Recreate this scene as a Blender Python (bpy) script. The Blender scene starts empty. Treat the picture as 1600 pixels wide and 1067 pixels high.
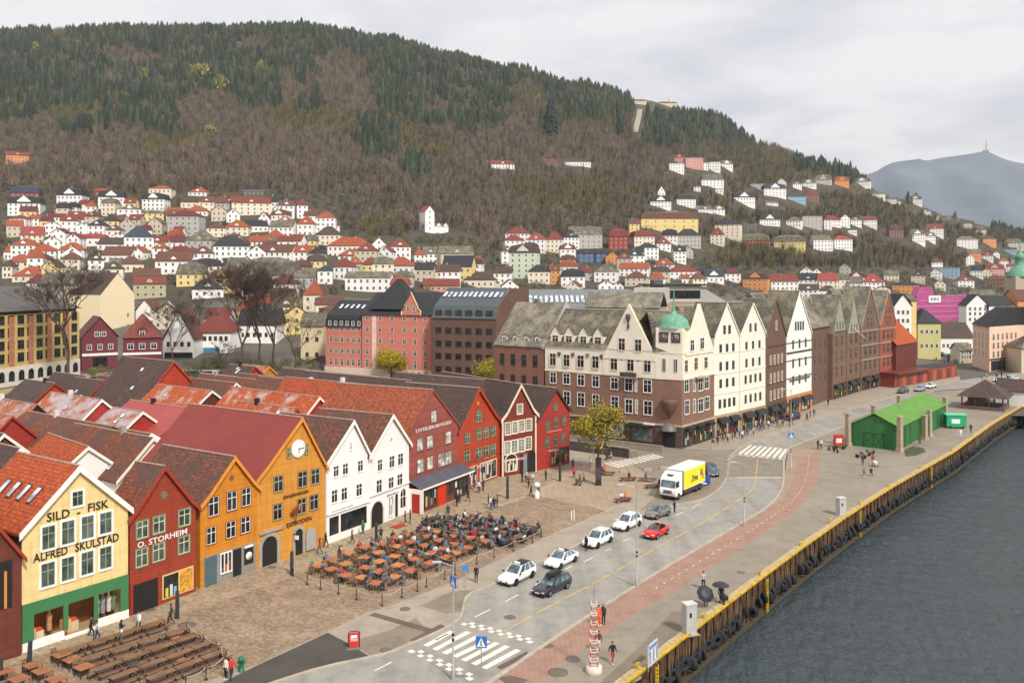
HAZE=0.00007
import bpy,bmesh,math,random
import numpy as np
from mathutils import Vector,Matrix
R=math.radians
SC=bpy.context.scene
COL=SC.collection
rnd=random.Random(7)
# ---------------------------------------------------------------- camera, world, sun, exposure
F,HY,CH,CX=1400.0,430.0,31.0,800.0 # lens in photo pixels, horizon row, camera height
cam_d=bpy.data.cameras.new('camera');cam=bpy.data.objects.new('camera',cam_d);COL.objects.link(cam)
cam.location=(0,0,CH);cam.rotation_euler=(R(90),0,0)
cam_d.sensor_width=36;cam_d.lens=36*F/1600;cam_d.shift_y=(HY-533.5)/1600
cam_d.clip_start=1;cam_d.clip_end=20000
SC.camera=cam
SUN_EL,SUN_AZ=46,150 # azimuth clockwise from the view axis (+Y): behind the camera, to its right
W=bpy.data.worlds.new('World');SC.world=W;W.use_nodes=True
nt=W.node_tree;nt.nodes.clear()
def wn(t,**k):
 n=nt.nodes.new(t)
 for a,b in k.items():setattr(n,a,b)
 return n
out=wn('ShaderNodeOutputWorld');bg=wn('ShaderNodeBackground');sky=wn('ShaderNodeTexSky',sky_type='NISHITA')
sky.sun_disc=False;sky.sun_elevation=R(SUN_EL);sky.sun_rotation=R(SUN_AZ)
sky.air_density=1.0;sky.dust_density=2.0
tc=wn('ShaderNodeTexCoord');sep=wn('ShaderNodeSeparateXYZ')
nt.links.new(tc.outputs['Generated'],sep.inputs[0])
# cloud deck: project the direction on a plane overhead, so that the clouds flatten towards the horizon
mx=wn('ShaderNodeMath',operation='MAXIMUM');mx.inputs[1].default_value=0.0
ad=wn('ShaderNodeMath',operation='ADD');ad.inputs[1].default_value=0.10
nt.links.new(sep.outputs['Z'],mx.inputs[0]);nt.links.new(mx.outputs[0],ad.inputs[0])
dx=wn('ShaderNodeMath',operation='DIVIDE');dy=wn('ShaderNodeMath',operation='DIVIDE')
nt.links.new(sep.outputs['X'],dx.inputs[0]);nt.links.new(ad.outputs[0],dx.inputs[1])
nt.links.new(sep.outputs['Y'],dy.inputs[0]);nt.links.new(ad.outputs[0],dy.inputs[1])
cmb=wn('ShaderNodeCombineXYZ');nt.links.new(dx.outputs[0],cmb.inputs[0]);nt.links.new(dy.outputs[0],cmb.inputs[1])
nz=wn('ShaderNodeTexNoise');nz.inputs['Scale'].default_value=1.1;nz.inputs['Detail'].default_value=7;nz.inputs['Roughness'].default_value=.55
nz.inputs['Distortion'].default_value=.3
nt.links.new(cmb.outputs[0],nz.inputs['Vector'])
cr=wn('ShaderNodeValToRGB')
e=cr.color_ramp.elements;e[0].position=.38;e[0].color=(7.6,7.8,8.5,1);e[1].position=.58;e[1].color=(10.2,10.1,10.25,1)
nt.links.new(nz.outputs['Fac'],cr.inputs[0])
# an overcast sky is about three times as bright overhead as near the horizon
mr=wn('ShaderNodeMapRange');mr.inputs['From Min'].default_value=.35;mr.inputs['From Max'].default_value=.9
mr.inputs['To Min'].default_value=1;mr.inputs['To Max'].default_value=.95
nt.links.new(sep.outputs['Z'],mr.inputs['Value'])
vm=wn('ShaderNodeVectorMath',operation='SCALE');nt.links.new(cr.outputs[0],vm.inputs[0]);nt.links.new(mr.outputs[0],vm.inputs['Scale'])
mixs=wn('ShaderNodeMix',data_type='RGBA');mixs.inputs['Factor'].default_value=.93
nt.links.new(sky.outputs[0],mixs.inputs['A']);nt.links.new(vm.outputs[0],mixs.inputs['B'])
nt.links.new(mixs.outputs['Result'],bg.inputs['Color']);bg.inputs['Strength'].default_value=.1
nt.links.new(bg.outputs[0],out.inputs[0])
sd=bpy.data.lights.new('sun','SUN');sd.energy=4.1;sd.angle=R(7);sd.color=(1,.95,.87)
sun=bpy.data.objects.new('sun',sd);COL.objects.link(sun)
az,el=R(SUN_AZ),R(SUN_EL)
sdir=Vector((math.sin(az)*math.cos(el),math.cos(az)*math.cos(el),math.sin(el)))
sun.rotation_euler=sdir.to_track_quat('Z','Y').to_euler()
SC.view_settings.view_transform='Standard';SC.view_settings.look='None'
SC.view_settings.exposure=-0.06;SC.view_settings.gamma=1
SC.cycles.use_denoising=True
SC.cycles.max_bounces=5;SC.cycles.diffuse_bounces=3;SC.cycles.glossy_bounces=2
SC.cycles.transmission_bounces=2;SC.cycles.volume_bounces=0;SC.cycles.transparent_max_bounces=6
SC.cycles.caustics_reflective=False;SC.cycles.caustics_refractive=False
# ---------------------------------------------------------------- helpers
def G(px,py,h=0.0): # the point at height h seen at a photo pixel
 y=F*(CH-h)/(py-HY)
 return Vector(((px-CX)*y/F,y,h))
def srgb(r,g,b):
 f=lambda c:(c/255/12.92)if c<=10 else((c/255+.055)/1.055)**2.4
 return(f(r),f(g),f(b),1)
def C(c):
 if isinstance(c,str):c=tuple(int(c[i:i+2],16)for i in(0,2,4))
 return srgb(*c)
SEEN={}
def tag(o,label=None,cat=None,group=None,kind=None):
 if label:
  o['label']=label;SEEN.setdefault(label,[]).append(o.name)
 if cat:o['category']=cat
 if group:o['group']=group
 if kind:o['kind']=kind
 return o
def empty(name,loc,rz=0.0,label=None,cat=None,group=None):
 o=bpy.data.objects.new(name,None);COL.objects.link(o);o.location=loc;o.rotation_euler=(0,0,rz)
 o.empty_display_size=.3
 return tag(o,label,cat,group)
def ORD(n):return['first','second','third','fourth','fifth','sixth','seventh','eighth','ninth','tenth','eleventh','twelfth','thirteenth','fourteenth','fifteenth','sixteenth','seventeenth','eighteenth','nineteenth','twentieth'][n]if n<20 else('twenty-'+ORD(n-20)if n<29 else('thirtieth' if n==29 else('thirty-'+ORD(n-30)if n<39 else 'fortieth' if n==39 else('forty-'+ORD(n-40)if n<49 else str(n+1)+'th'))))
def copy_tree(o,parent=None):
 c=o.copy();COL.objects.link(c);c.parent=parent
 for k in('label','group'):
  if k in c and parent is None and k=='label':del c[k]
 for ch in o.children:copy_tree(ch,c)
 return c
class MB:
 """collects faces; build() links them as ONE mesh object"""
 def __init__(s):s.v=[];s.f=[];s.m=[];s.mats=[];s.sm=[]
 def mi(s,mat):
  if mat not in s.mats:s.mats.append(mat)
  return s.mats.index(mat)
 def face(s,pts,mat,smooth=False):
  i=len(s.v);s.v+=[tuple(p)for p in pts];s.f.append(tuple(range(i,i+len(pts))));s.m.append(s.mi(mat));s.sm.append(smooth)
 def poly(s,verts,faces,mat,smooth=False):
  i=len(s.v);s.v+=[tuple(p)for p in verts];k=s.mi(mat)
  for f in faces:s.f.append(tuple(i+j for j in f));s.m.append(k);s.sm.append(smooth)
 def box(s,x0,x1,y0,y1,z0,z1,mat,fr=None):
  P=[(x,y,z)for z in(z0,z1)for y in(y0,y1)for x in(x0,x1)]
  if fr:P=[fr(*p)for p in P]
  s.poly(P,[(0,2,3,1),(4,5,7,6),(0,1,5,4),(2,6,7,3),(0,4,6,2),(1,3,7,5)],mat)
 def prism(s,base,top,mat,smooth=False,caps=True): # two loops of the same length
  n=len(base);V=list(base)+list(top)
  fs=[(i,(i+1)%n,n+(i+1)%n,n+i)for i in range(n)]
  s.poly(V,fs,mat,smooth)
  if caps:s.face(list(reversed(base)),mat);s.face(top,mat)
 def tube(s,path,rad,mat,seg=6,caps=True,smooth=True):
  if not hasattr(rad,'__len__'):rad=[rad]*len(path)
  path=[Vector(p)for p in path];loops=[]
  for i,p in enumerate(path):
   d=(path[min(i+1,len(path)-1)]-path[max(i-1,0)]);d=d.normalized()if d.length>1e-9 else Vector((0,0,1))
   a=d.cross(Vector((0,0,1))if abs(d.z)<.9 else Vector((1,0,0))).normalized();b=d.cross(a)
   loops.append([p+(a*math.cos(t)+b*math.sin(t))*rad[i]for t in[2*math.pi*k/seg for k in range(seg)]])
  V=[q for l in loops for q in l]
  fs=[(i*seg+k,(i+1)*seg+k,(i+1)*seg+(k+1)%seg,i*seg+(k+1)%seg)for i in range(len(path)-1)for k in range(seg)]
  s.poly(V,fs,mat,smooth)
  if caps:s.face(loops[0],mat);s.face(list(reversed(loops[-1])),mat)
 def lathe(s,c,prof,mat,seg=12,smooth=True,ax=None):
  V=[]
  for r,z in prof:
   for k in range(seg):
    t=2*math.pi*k/seg;p=Vector((r*math.cos(t),r*math.sin(t),z))
    if ax:p=ax @ p
    V.append(Vector(c)+p)
  n=len(prof)
  s.poly(V,[(i*seg+k,i*seg+(k+1)%seg,(i+1)*seg+(k+1)%seg,(i+1)*seg+k)for i in range(n-1)for k in range(seg)],mat,smooth)
  if prof[0][0]>1e-4:s.face(list(reversed(V[:seg])),mat)
  if prof[-1][0]>1e-4:s.face(V[-seg:],mat)
 def build(s,name,parent=None,uv=True,slots='DATA'):
  me=bpy.data.meshes.new(name);me.from_pydata(s.v,[],s.f)
  for m in s.mats:me.materials.append(m)
  me.polygons.foreach_set('material_index',s.m);me.polygons.foreach_set('use_smooth',s.sm)
  me.update()
  if uv:auto_uv(me)
  o=bpy.data.objects.new(name,me);COL.objects.link(o)
  if parent is not None:o.parent=parent
  return o
def auto_uv(me):
 """uv in metres: u along the horizontal of each face, v up its slope"""
 n=len(me.loops)
 co=np.empty(len(me.vertices)*3,np.float32);me.vertices.foreach_get('co',co);co=co.reshape(-1,3)
 vi=np.empty(n,np.int32);me.loops.foreach_get('vertex_index',vi)
 N=np.empty(len(me.polygons)*3,np.float32);me.polygons.foreach_get('normal',N);N=N.reshape(-1,3)
 lt=np.empty(len(me.polygons),np.int32);me.polygons.foreach_get('loop_total',lt)
 Nl=np.repeat(N,lt,axis=0)
 hor=np.hypot(Nl[:,0],Nl[:,1]);flat=hor<1e-3
 U=np.stack([-Nl[:,1],Nl[:,0],np.zeros_like(hor)],1)/np.maximum(hor,1e-6)[:,None]
 U[flat]=(1,0,0)
 V=np.cross(Nl,U);V[flat]=(0,1,0)
 p=co[vi]
 l=me.uv_layers.new(name='uv')
 l.data.foreach_set('uv',np.stack([(p*U).sum(1),(p*V).sum(1)],1).astype(np.float32).ravel())
 # ---------------------------------------------------------------- materials
_M={}
def new_mat(name):
 m=bpy.data.materials.new(name);m.use_nodes=True;t=m.node_tree;t.nodes.clear()
 o=t.nodes.new('ShaderNodeOutputMaterial');b=t.nodes.new('ShaderNodeBsdfPrincipled');t.links.new(b.outputs[0],o.inputs[0])
 return m,t,b
def nd(t,typ,ins=None,**k):
 n=t.nodes.new(typ)
 for a,b in k.items():setattr(n,a,b)
 if ins:
  for a,b in ins.items():
   if hasattr(b,'is_output')or isinstance(b,bpy.types.NodeSocket):t.links.new(b,n.inputs[a])
   else:n.inputs[a].default_value=b
 return n
def mul(c,k):return(min(c[0]*k,1),min(c[1]*k,1),min(c[2]*k,1),1)
def ramp(t,fac,stops):
 n=nd(t,'ShaderNodeValToRGB',{'Fac':fac});e=n.color_ramp.elements
 while len(e)<len(stops):e.new(.5)
 for q,(p,c)in zip(e,stops):q.position=p;q.color=c
 return n.outputs[0]
def mixc(t,fac,a,b,mode='MIX'):
 n=nd(t,'ShaderNodeMix',data_type='RGBA',blend_type=mode)
 for k,v in(('Factor',fac),('A',a),('B',b)):
  s=[i for i in n.inputs if i.name==k and i.enabled][0]if k!='Factor' else n.inputs['Factor']
  if isinstance(v,bpy.types.NodeSocket):t.links.new(v,s)
  else:s.default_value=v
 return n.outputs['Result']
def bump(t,b,h,dist=.02,strength=.6):
 n=nd(t,'ShaderNodeBump',{'Height':h,'Distance':dist,'Strength':strength});t.links.new(n.outputs[0],b.inputs['Normal'])
def noise(t,vec,scale,detail=4,rough=.55):
 return nd(t,'ShaderNodeTexNoise',{'Vector':vec,'Scale':scale,'Detail':detail,'Roughness':rough}).outputs['Fac']
def pos(t):return nd(t,'ShaderNodeNewGeometry').outputs['Position']
def uvs(t):return nd(t,'ShaderNodeTexCoord').outputs['UV']
def paint(c,rough=.55,var=.12,metal=0,scale=1.2,name=None): # painted or plain surface with slight wear
 k=('paint',c if isinstance(c,str)else tuple(c),rough,var,metal,scale)
 if k in _M:return _M[k]
 m,t,b=new_mat(name or 'paint');c=C(c)
 f=noise(t,pos(t),scale,5)
 t.links.new(ramp(t,f,[(.3,mul(c,1-var)),(.7,mul(c,1+var*.6))]),b.inputs['Base Color'])
 b.inputs['Roughness'].default_value=rough;b.inputs['Metallic'].default_value=metal
 _M[k]=m;return m
def boards(c,pitch=.2,worn=.12,vertical=False,depth=1.0): # timber cladding
 k=('boards',c,pitch,worn,vertical)
 if k in _M:return _M[k]
 m,t,b=new_mat('boards');c=C(c);u=uvs(t)
 sp=nd(t,'ShaderNodeSeparateXYZ',{0:u})
 q=nd(t,'ShaderNodeMath',{0:sp.outputs['X' if vertical else 'Y'],1:1/pitch},operation='MULTIPLY').outputs[0]
 fr=nd(t,'ShaderNodeMath',{0:q},operation='FRACT').outputs[0]
 fl=nd(t,'ShaderNodeMath',{0:q},operation='FLOOR').outputs[0]
 wn_=nd(t,'ShaderNodeTexWhiteNoise',{'W':fl},noise_dimensions='1D').outputs['Value']
 line=ramp(t,fr,[(0,(.45,.45,.45,1)),(.13,(.95,.95,.95,1)),(1,(1,1,1,1))])
 f=noise(t,pos(t),.9,6,.65)
 base=ramp(t,f,[(.3,mul(c,1-worn)),(.7,mul(c,1+worn*.5))])
 mp=nd(t,'ShaderNodeMapping',{'Vector':pos(t),'Scale':(2.2,2.2,.25)});f5=noise(t,mp.outputs[0],1.0,6,.7);base=mixc(t,1.0,base,ramp(t,f5,[(.33,(.80,.79,.78,1)),(.52,(1,1,1,1))]),'MULTIPLY')
 base=mixc(t,.10,base,nd(t,'ShaderNodeCombineColor',{0:wn_,1:wn_,2:wn_}).outputs[0],'OVERLAY')
 t.links.new(mixc(t,1.0,base,line,'MULTIPLY'),b.inputs['Base Color'])
 b.inputs['Roughness'].default_value=.6
 bump(t,b,fr,.02,.5)
 _M[k]=m;return m
def tiles(c1,c2,c3=None,patch=.5,w=.28,h=.36,dirt=.3,name='tiles'): # roof tiles: rows, odd tiles, patches of c3
 k=('tiles',c1,c2,c3,patch,w,h,dirt)
 if k in _M:return _M[k]
 m,t,b=new_mat(name);a,d=C(c1),C(c2);u=uvs(t)
 br=nd(t,'ShaderNodeTexBrick',{'Vector':u,'Color1':mul(a,.95),'Color2':mul(d,.68),'Mortar':mul(a,.3),'Scale':1.0,'Mortar Size':.025,'Brick Width':w,'Row Height':h,'Bias':-.1},offset=0.0)
 col=br.outputs['Color']
 vr=noise(t,u,2.6,5,.75)
 col=mixc(t,.8,col,ramp(t,vr,[(.34,(.42,.40,.42,1)),(.66,(1.45,1.32,1.2,1))]),'MULTIPLY')
 if c3:
  f=noise(t,pos(t),.35,8,.7)
  col=mixc(t,ramp(t,f,[(patch-.06,(0,0,0,1)),(patch+.08,(1,1,1,1))]),col,C(c3))
 f2=noise(t,pos(t),2.2,6,.7)
 col=mixc(t,1.0,col,ramp(t,f2,[(.3,(1-dirt,)*3+(1,)),(.65,(1.0,1.0,1.0,1))]),'MULTIPLY')
 t.links.new(col,b.inputs['Base Color']);b.inputs['Roughness'].default_value=.75
 sp=nd(t,'ShaderNodeSeparateXYZ',{0:u})
 fr=nd(t,'ShaderNodeMath',{0:nd(t,'ShaderNodeMath',{0:sp.outputs['Y'],1:1/h},operation='MULTIPLY').outputs[0]},operation='FRACT').outputs[0]
 bump(t,b,fr,.05,.7)
 _M[k]=m;return m
def brick(c1,c2,mort,w=.5,h=.16,name='bricks',msize=.012):
 k=('brick',c1,c2,mort,w,h)
 if k in _M:return _M[k]
 m,t,b=new_mat(name);u=uvs(t)
 br=nd(t,'ShaderNodeTexBrick',{'Vector':u,'Color1':C(c1),'Color2':C(c2),'Mortar':C(mort),'Scale':1.0,'Mortar Size':msize,'Brick Width':w,'Row Height':h})
 f2=noise(t,pos(t),.5,7,.65)
 col=mixc(t,1.0,br.outputs['Color'],ramp(t,f2,[(.3,(.78,.78,.78,1)),(.7,(1.08,1.06,1.04,1))]),'MULTIPLY')
 t.links.new(col,b.inputs['Base Color']);b.inputs['Roughness'].default_value=.8
 bump(t,b,br.outputs['Fac'],.01,-.5)
 _M[k]=m;return m
def tint(c):return(c[0]*.80,c[1]*.765,c[2]*.71,1) # darker, warmer tone for stone and asphalt
def ground_mat(c1,c2,scale=.25,fine=9.0,rough=.85,name='asphalt',streak=None,cells=None,cellc=.8):
 k=('ground',c1,c2,scale,fine,streak,cells)
 if k in _M:return _M[k]
 m,t,b=new_mat(name);p=pos(t)
 f=noise(t,p,scale,7,.6)
 col=ramp(t,f,[(.3,tint(C(c1))),(.7,tint(C(c2)))])
 f2=noise(t,p,fine,3,.7)
 col=mixc(t,1.0,col,ramp(t,f2,[(.3,(.86,.86,.86,1)),(.7,(1.06,1.06,1.06,1))]),'MULTIPLY')
 f4=noise(t,p,.55,9,.75);col=mixc(t,1.0,col,ramp(t,f4,[(.40,(.84,.84,.85,1)),(.50,(1,1,1,1)),(.62,(1.05,1.04,1.03,1))]),'MULTIPLY')
 if streak: # worn tracks along the road
  mp=nd(t,'ShaderNodeMapping',{'Vector':p,'Rotation':(0,0,streak),'Scale':(.55,.012,1)})
  f3=noise(t,mp.outputs[0],1.0,3,.5)
  col=mixc(t,1.0,col,ramp(t,f3,[(.35,(.86,.85,.84,1)),(.62,(1.07,1.07,1.07,1))]),'MULTIPLY')
 if cells:
  mp=nd(t,'ShaderNodeMapping',{'Vector':p,'Rotation':(0,0,R(35))})
  v=nd(t,'ShaderNodeTexBrick',{'Vector':mp.outputs[0],'Color1':(1,1,1,1),'Color2':(cellc,)*3+(1,),'Mortar':(.62,.6,.56,1),'Scale':1.0,'Mortar Size':cells*.07,'Brick Width':cells*1.4,'Row Height':cells,'Mortar Smooth':.4})
  col=mixc(t,1.0,col,v.outputs['Color'],'MULTIPLY')
  bump(t,b,v.outputs['Fac'],.02,-.5)
 t.links.new(col,b.inputs['Base Color']);b.inputs['Roughness'].default_value=rough
 _M[k]=m;return m
def glass(c='303a3c',rough=.12):
 k=('glass',c)
 if k in _M:return _M[k]
 m,t,b=new_mat('window_glass');c_=C(c)
 f=noise(t,pos(t),.9,2)
 t.links.new(ramp(t,f,[(.35,mul(c_,.45)),(.5,c_),(.68,mul(c_,2.0))]),b.inputs['Base Color'])
 b.inputs['Roughness'].default_value=rough;b.inputs['Specular IOR Level'].default_value=.6
 _M[k]=m;return m
def lamp_mat(c,s):
 k=('lamp',c,s)
 if k in _M:return _M[k]
 m,t,b=new_mat('lit');b.inputs['Base Color'].default_value=C(c);b.inputs['Emission Color'].default_value=C(c);b.inputs['Emission Strength'].default_value=s
 _M[k]=m;return m
GLASS=glass();WHITE=paint('efece6');CREAM=paint('e8dcc0');BLACK=paint('1d1c1d',.5);DARK=paint('2a2523',.7);STEEL=paint('8d9093',.4,.1,.6)
STONE=paint('a39a8c',.8,.2);WOOD=paint('8a5a3a',.7,.3,0,4)
# ---------------------------------------------------------------- text
def text_obj(body,frame,s0,z0,width,cap,mat,name='lettering',parent=None,depth=.02,slope=0,d=.06,shear=0):
 """letters of cap height CAP fitted to WIDTH, on a facade frame"""
 cu=bpy.data.curves.new(name,'FONT');cu.body=body;cu.size=1;cu.extrude=.03;cu.resolution_u=2;cu.offset=.012;cu.shear=shear
 o=bpy.data.objects.new(name,cu);COL.objects.link(o)
 dg=bpy.context.evaluated_depsgraph_get();me=bpy.data.meshes.new_from_object(o.evaluated_get(dg))
 bpy.data.objects.remove(o);bpy.data.curves.remove(cu)
 n=len(me.vertices);co=np.empty(n*3,np.float32);me.vertices.foreach_get('co',co);co=co.reshape(-1,3)
 x0,x1=co[:,0].min(),co[:,0].max();k=width/(x1-x0);ky=cap/.72
 res=np.array([tuple(frame(s0+(x-x0)*k,d+(z>0)*depth,z0+y*ky))for x,y,z in co],np.float32)
 me.vertices.foreach_set('co',res.ravel());me.update();me.materials.clear();me.materials.append(mat)
 ob=bpy.data.objects.new(name,me);COL.objects.link(ob)
 if parent is not None:ob.parent=parent
 return ob
 # ---------------------------------------------------------------- terrain
TZ=[0,140,200,260,330,420,520,640,800,1000,1250,1500,1800,2600]
def hz(y,Z):return CH+(HY-y)*Z/F
TC={ -500:[576,512,436,378,318,240,160,84,76],0:[576,510,433,373,310,228,144,66,56],250:[580,510,433,373,310,224,136,56,50],450:[585,512,436,378,316,225,135,52,47],600:[590,520,446,395,345,249,158,73,68],700:[594,530,462,418,368,270,180,98,92],800:[596,545,482,440,385,290,196,122,112],900:[596,556,492,444,394,312,222,148,136],1000:[596,560,500,446,394,325,242,172,154],1100:[597,562,512,462,416,350,270,212,178],1200:[597,562,524,480,440,382,312,256,228],1300:[597,562,528,492,452,405,335,268,272],1400:[597,562,530,500,464,428,362,312,330],1500:[597,562,531,506,478,448,405,342,352],1600:[597,562,532,510,486,462,438,392,366],1750:[597,562,532,510,488,466,446,416,388],2200:[597,562,532,510,488,470,456,445,436]}
TPX=np.array(sorted(TC));
def _hrow(p):
 r=[0,0,0]+[max(0,hz(y,z))for y,z in zip(TC[p],TZ[3:12])]
 if r[3]<1.5:r[3]=0
 return r+[r[-1]*.8,r[-1]*.5]
TH=np.array([_hrow(p)for p in TPX])
rs0=np.random.RandomState(3)
_ph=[(rs0.uniform(0,6.28),rs0.uniform(0,6.28),rs0.uniform(.6,1.6),rs0.uniform(-1,1))for _ in range(7)]
def height(X,Y):
 """ground height; works on arrays"""
 X=np.asarray(X,float);Y=np.maximum(np.asarray(Y,float),1.0)
 px=np.clip(CX+X*F/np.maximum(Y,60),TPX[0],TPX[-1])
 i=np.clip(np.searchsorted(TPX,px)-1,0,len(TPX)-2);fx=(px-TPX[i])/(TPX[i+1]-TPX[i])
 fx=fx*fx*(3-2*fx)
 j=np.clip(np.searchsorted(TZ,Y)-1,0,len(TZ)-2);tz=np.array(TZ,float);fz=np.clip((Y-tz[j])/(tz[j+1]-tz[j]),0,1)
 h=(TH[i,j]*(1-fx)+TH[i+1,j]*fx)*(1-fz)+(TH[i,j+1]*(1-fx)+TH[i+1,j+1]*fx)*fz
 amp=np.clip((h-25)/120,0,1)*7
 n=0
 for a,b,k,s in _ph:n=n+np.sin(X*.011*k+a+s*Y*.004)*np.cos(Y*.013*k+b)
 return h+amp*n/3
def ray_ground(px,py):
 """where the ray through a photo pixel meets the terrain"""
 zs=np.linspace(60,2500,4881);hr=CH-(py-HY)*zs/F;ht=height((px-CX)*zs/F,zs)
 k=np.argmax(hr<=ht)
 z=zs[k]if(hr<=ht).any()else 1200
 return Vector(((px-CX)*z/F,z,float(height((px-CX)*z/F,z))))
 # quay edge (photo pixels) -> ground
QE=[G(*p)for p in((700,1285),(1002,1052),(1105,971),(1192,904),(1255,857),(1320,811),(1392,764),(1490,708),(1549,665),(1600,634),(1700,580))]
QE.append(Vector((210,215,0)))
EXT=[Vector((260,240,0)),Vector((330,262,0)),Vector((700,280,0))]
WATER_Z=-3.8
GREY_PAVE=ground_mat('a89f93','b7aea1',.18,7)
def flat(name,pts,z,mat,label=None,th=None,kind='structure'):
 b=MB();b.face([(p[0],p[1],z)for p in pts],mat);o=b.build(name);tag(o,label,kind=kind);return o
def ribbon(name,L,Rr,z,mat,parent=None,kind='structure',label=None,walls=None):
 b=MB()
 for i in range(len(L)-1):
  b.face([(L[i].x,L[i].y,z),(Rr[i].x,Rr[i].y,z),(Rr[i+1].x,Rr[i+1].y,z),(L[i+1].x,L[i+1].y,z)],mat)
 o=b.build(name,parent)
 if kind:tag(o,label,kind=kind)
 return o
def resample(P,n):
 P=[Vector(p)for p in P];d=[0]
 for a,b in zip(P,P[1:]):d.append(d[-1]+(b-a).length)
 out_=[]
 for k in range(n):
  s=d[-1]*k/(n-1);i=max(j for j in range(len(d))if d[j]<=s+1e-9);i=min(i,len(P)-2)
  out_.append(P[i].lerp(P[i+1],(s-d[i])/max(d[i+1]-d[i],1e-9)))
 return out_
def smooth_path(P,n,it=2):
 P=[Vector(p)for p in P]
 for _ in range(it):
  Q=[P[0]]
  for a,b in zip(P,P[1:]):Q+=[a.lerp(b,.25),a.lerp(b,.75)]
  P=Q+[P[-1]]
 return resample(P,n)
 # terrain sheet: polar-ish grid from the quay out to behind the ridges; near edge follows the quay
hill_mat,t,b=new_mat('hillside');p_=pos(t)
f=noise(t,p_,.02,8,.7)
col=ramp(t,f,[(.3,C('3a352b')),(.5,C('4c4338')),(.7,C('45472f'))])
t.links.new(col,b.inputs['Base Color']);b.inputs['Roughness'].default_value=1
town_mat=ground_mat('56534a','77726a',.05,1.5,name='town_ground')
def build_terrain():
# flat town level near the quay
 pts=[(-260,20),(QE[0].x,QE[0].y)]+[(q.x,q.y)for q in QE[1:]]+[(p.x,p.y)for p in EXT]+[(700,300),(-260,300)]
 b=MB();b.face([(x,y,-.02)for x,y in pts],town_mat);o=b.build('ground');tag(o,'flat town ground running back from the quay edge',kind='structure')
 pxs=np.concatenate([np.arange(-500,1900,22),np.arange(1900,2201,60)]);zs=np.concatenate([np.arange(200,700,9),np.arange(700,1600,16),np.arange(1600,2601,100)])
 PX,Z=np.meshgrid(pxs,zs);X=(PX-CX)*Z/F;Hh=height(X,Z)-np.where(Z<262,.3,0)
 # keep the sheet below the flat level where it is flat
 Hh=np.where(Hh<.05,-.35,Hh)
 V=np.stack([X,Z,Hh],-1).reshape(-1,3);nx=len(pxs);fs=[];ms=[]
 for j in range(len(zs)-1):
  for i in range(nx-1):
   x=X[j,i];z=zs[j]
   if x>150 and z<262 and Hh[j,i]<0:continue # the harbour basin
   fs.append((j*nx+i,j*nx+i+1,(j+1)*nx+i+1,(j+1)*nx+i))
   ms.append(1 if Hh[j,i]<20 else 0)
 me=bpy.data.meshes.new('hill_terrain');me.from_pydata(V.tolist(),[],fs);me.materials.append(hill_mat);me.materials.append(town_mat)
 me.polygons.foreach_set('material_index',ms);me.polygons.foreach_set('use_smooth',[True]*len(fs));me.update()
 o=bpy.data.objects.new('hill_terrain',me);COL.objects.link(o);tag(o,'wooded hillside rising behind the town',kind='structure')
build_terrain()
# water
wm,t,b=new_mat('harbour_water');p_=pos(t)
mp=nd(t,'ShaderNodeMapping',{'Vector':p_,'Rotation':(0,0,R(20)),'Scale':(1,.42,1)})
n1=noise(t,mp.outputs[0],1.1,7,.66);n2=noise(t,mp.outputs[0],.25,4,.6)
hsum=nd(t,'ShaderNodeMath',{0:n1,1:nd(t,'ShaderNodeMath',{0:n2,1:1.2},operation='MULTIPLY').outputs[0]},operation='ADD').outputs[0]
b.inputs['Base Color'].default_value=C('4d5659');b.inputs['Roughness'].default_value=.12;b.inputs['IOR'].default_value=1.33
bump(t,b,hsum,.8,1.0)
wb=MB();wb.face([(-60,0,WATER_Z),(900,0,WATER_Z),(900,320,WATER_Z),(-60,320,WATER_Z)],wm)
tag(wb.build('water'),'dark rippled harbour water',kind='structure')
# ---------------------------------------------------------------- paving, roads (sheets 4 mm apart)
SETTS=ground_mat('baa68c','cdbaa0',.2,6,name='setts',cells=.32,cellc=.62)
SETTS_D=ground_mat('a58f79','c4ad95',.25,5,name='brown_setts',cells=.26,cellc=.58)
WALK=ground_mat('a99f92','b8ae a1'.replace(' ',''),.15,8,name='pale_asphalt')
SLAB=ground_mat('b5a28d','c4b29c',.1,6,name='stone_slabs',cells=.9,cellc=.95)
ROAD=ground_mat('9e9c97','b1afab',.12,9,name='road_asphalt',streak=R(34.5))
ROAD_B=ground_mat('8f8578','9d9386',.2,9,name='brown_asphalt')
BLACKTOP=ground_mat('4f4b47','5a5651',.3,9,name='new_asphalt')
PATCH=ground_mat('8d8373','998e7f',.3,9,name='asphalt_patch')
QUAY=ground_mat('948b7f','a89f92',.12,7,name='quay_asphalt')
RED=ground_mat('b58a7b','b59a8c',.6,5,name='red_paving',cells=.4,cellc=.95)
PINK=ground_mat('b09788','bca595',.1,6,name='pink_paving',cells=.9,cellc=.94)
LINE_W=ground_mat('f4f2ea','fffef6',.8,6,name='white_line')
LINE_Y=ground_mat('e0b860','f0c878',.8,6,name='yellow_line')
KERB=ground_mat('b7aea0','c9c0b2',.6,6,name='granite_kerb')
DRAIN=ground_mat('6a5a50','7c6a5f',.5,6,name='brick_band')
GP=lambda L:[G(*p)for p in L]
flat('quay_pavement',GP([(560,1300),(1002,1060)])+[q for q in QE[1:]]+[Vector((200,235,0)),Vector((150,235,0))]+GP([(1560,605),(1459,612),(1319,667),(1240,697),(1233,699),(1222,768),(1162,815),(1016,900),(860,1000),(640,1150),(440,1300)]),.004,QUAY,'grey asphalt quay beside the harbour')
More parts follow.
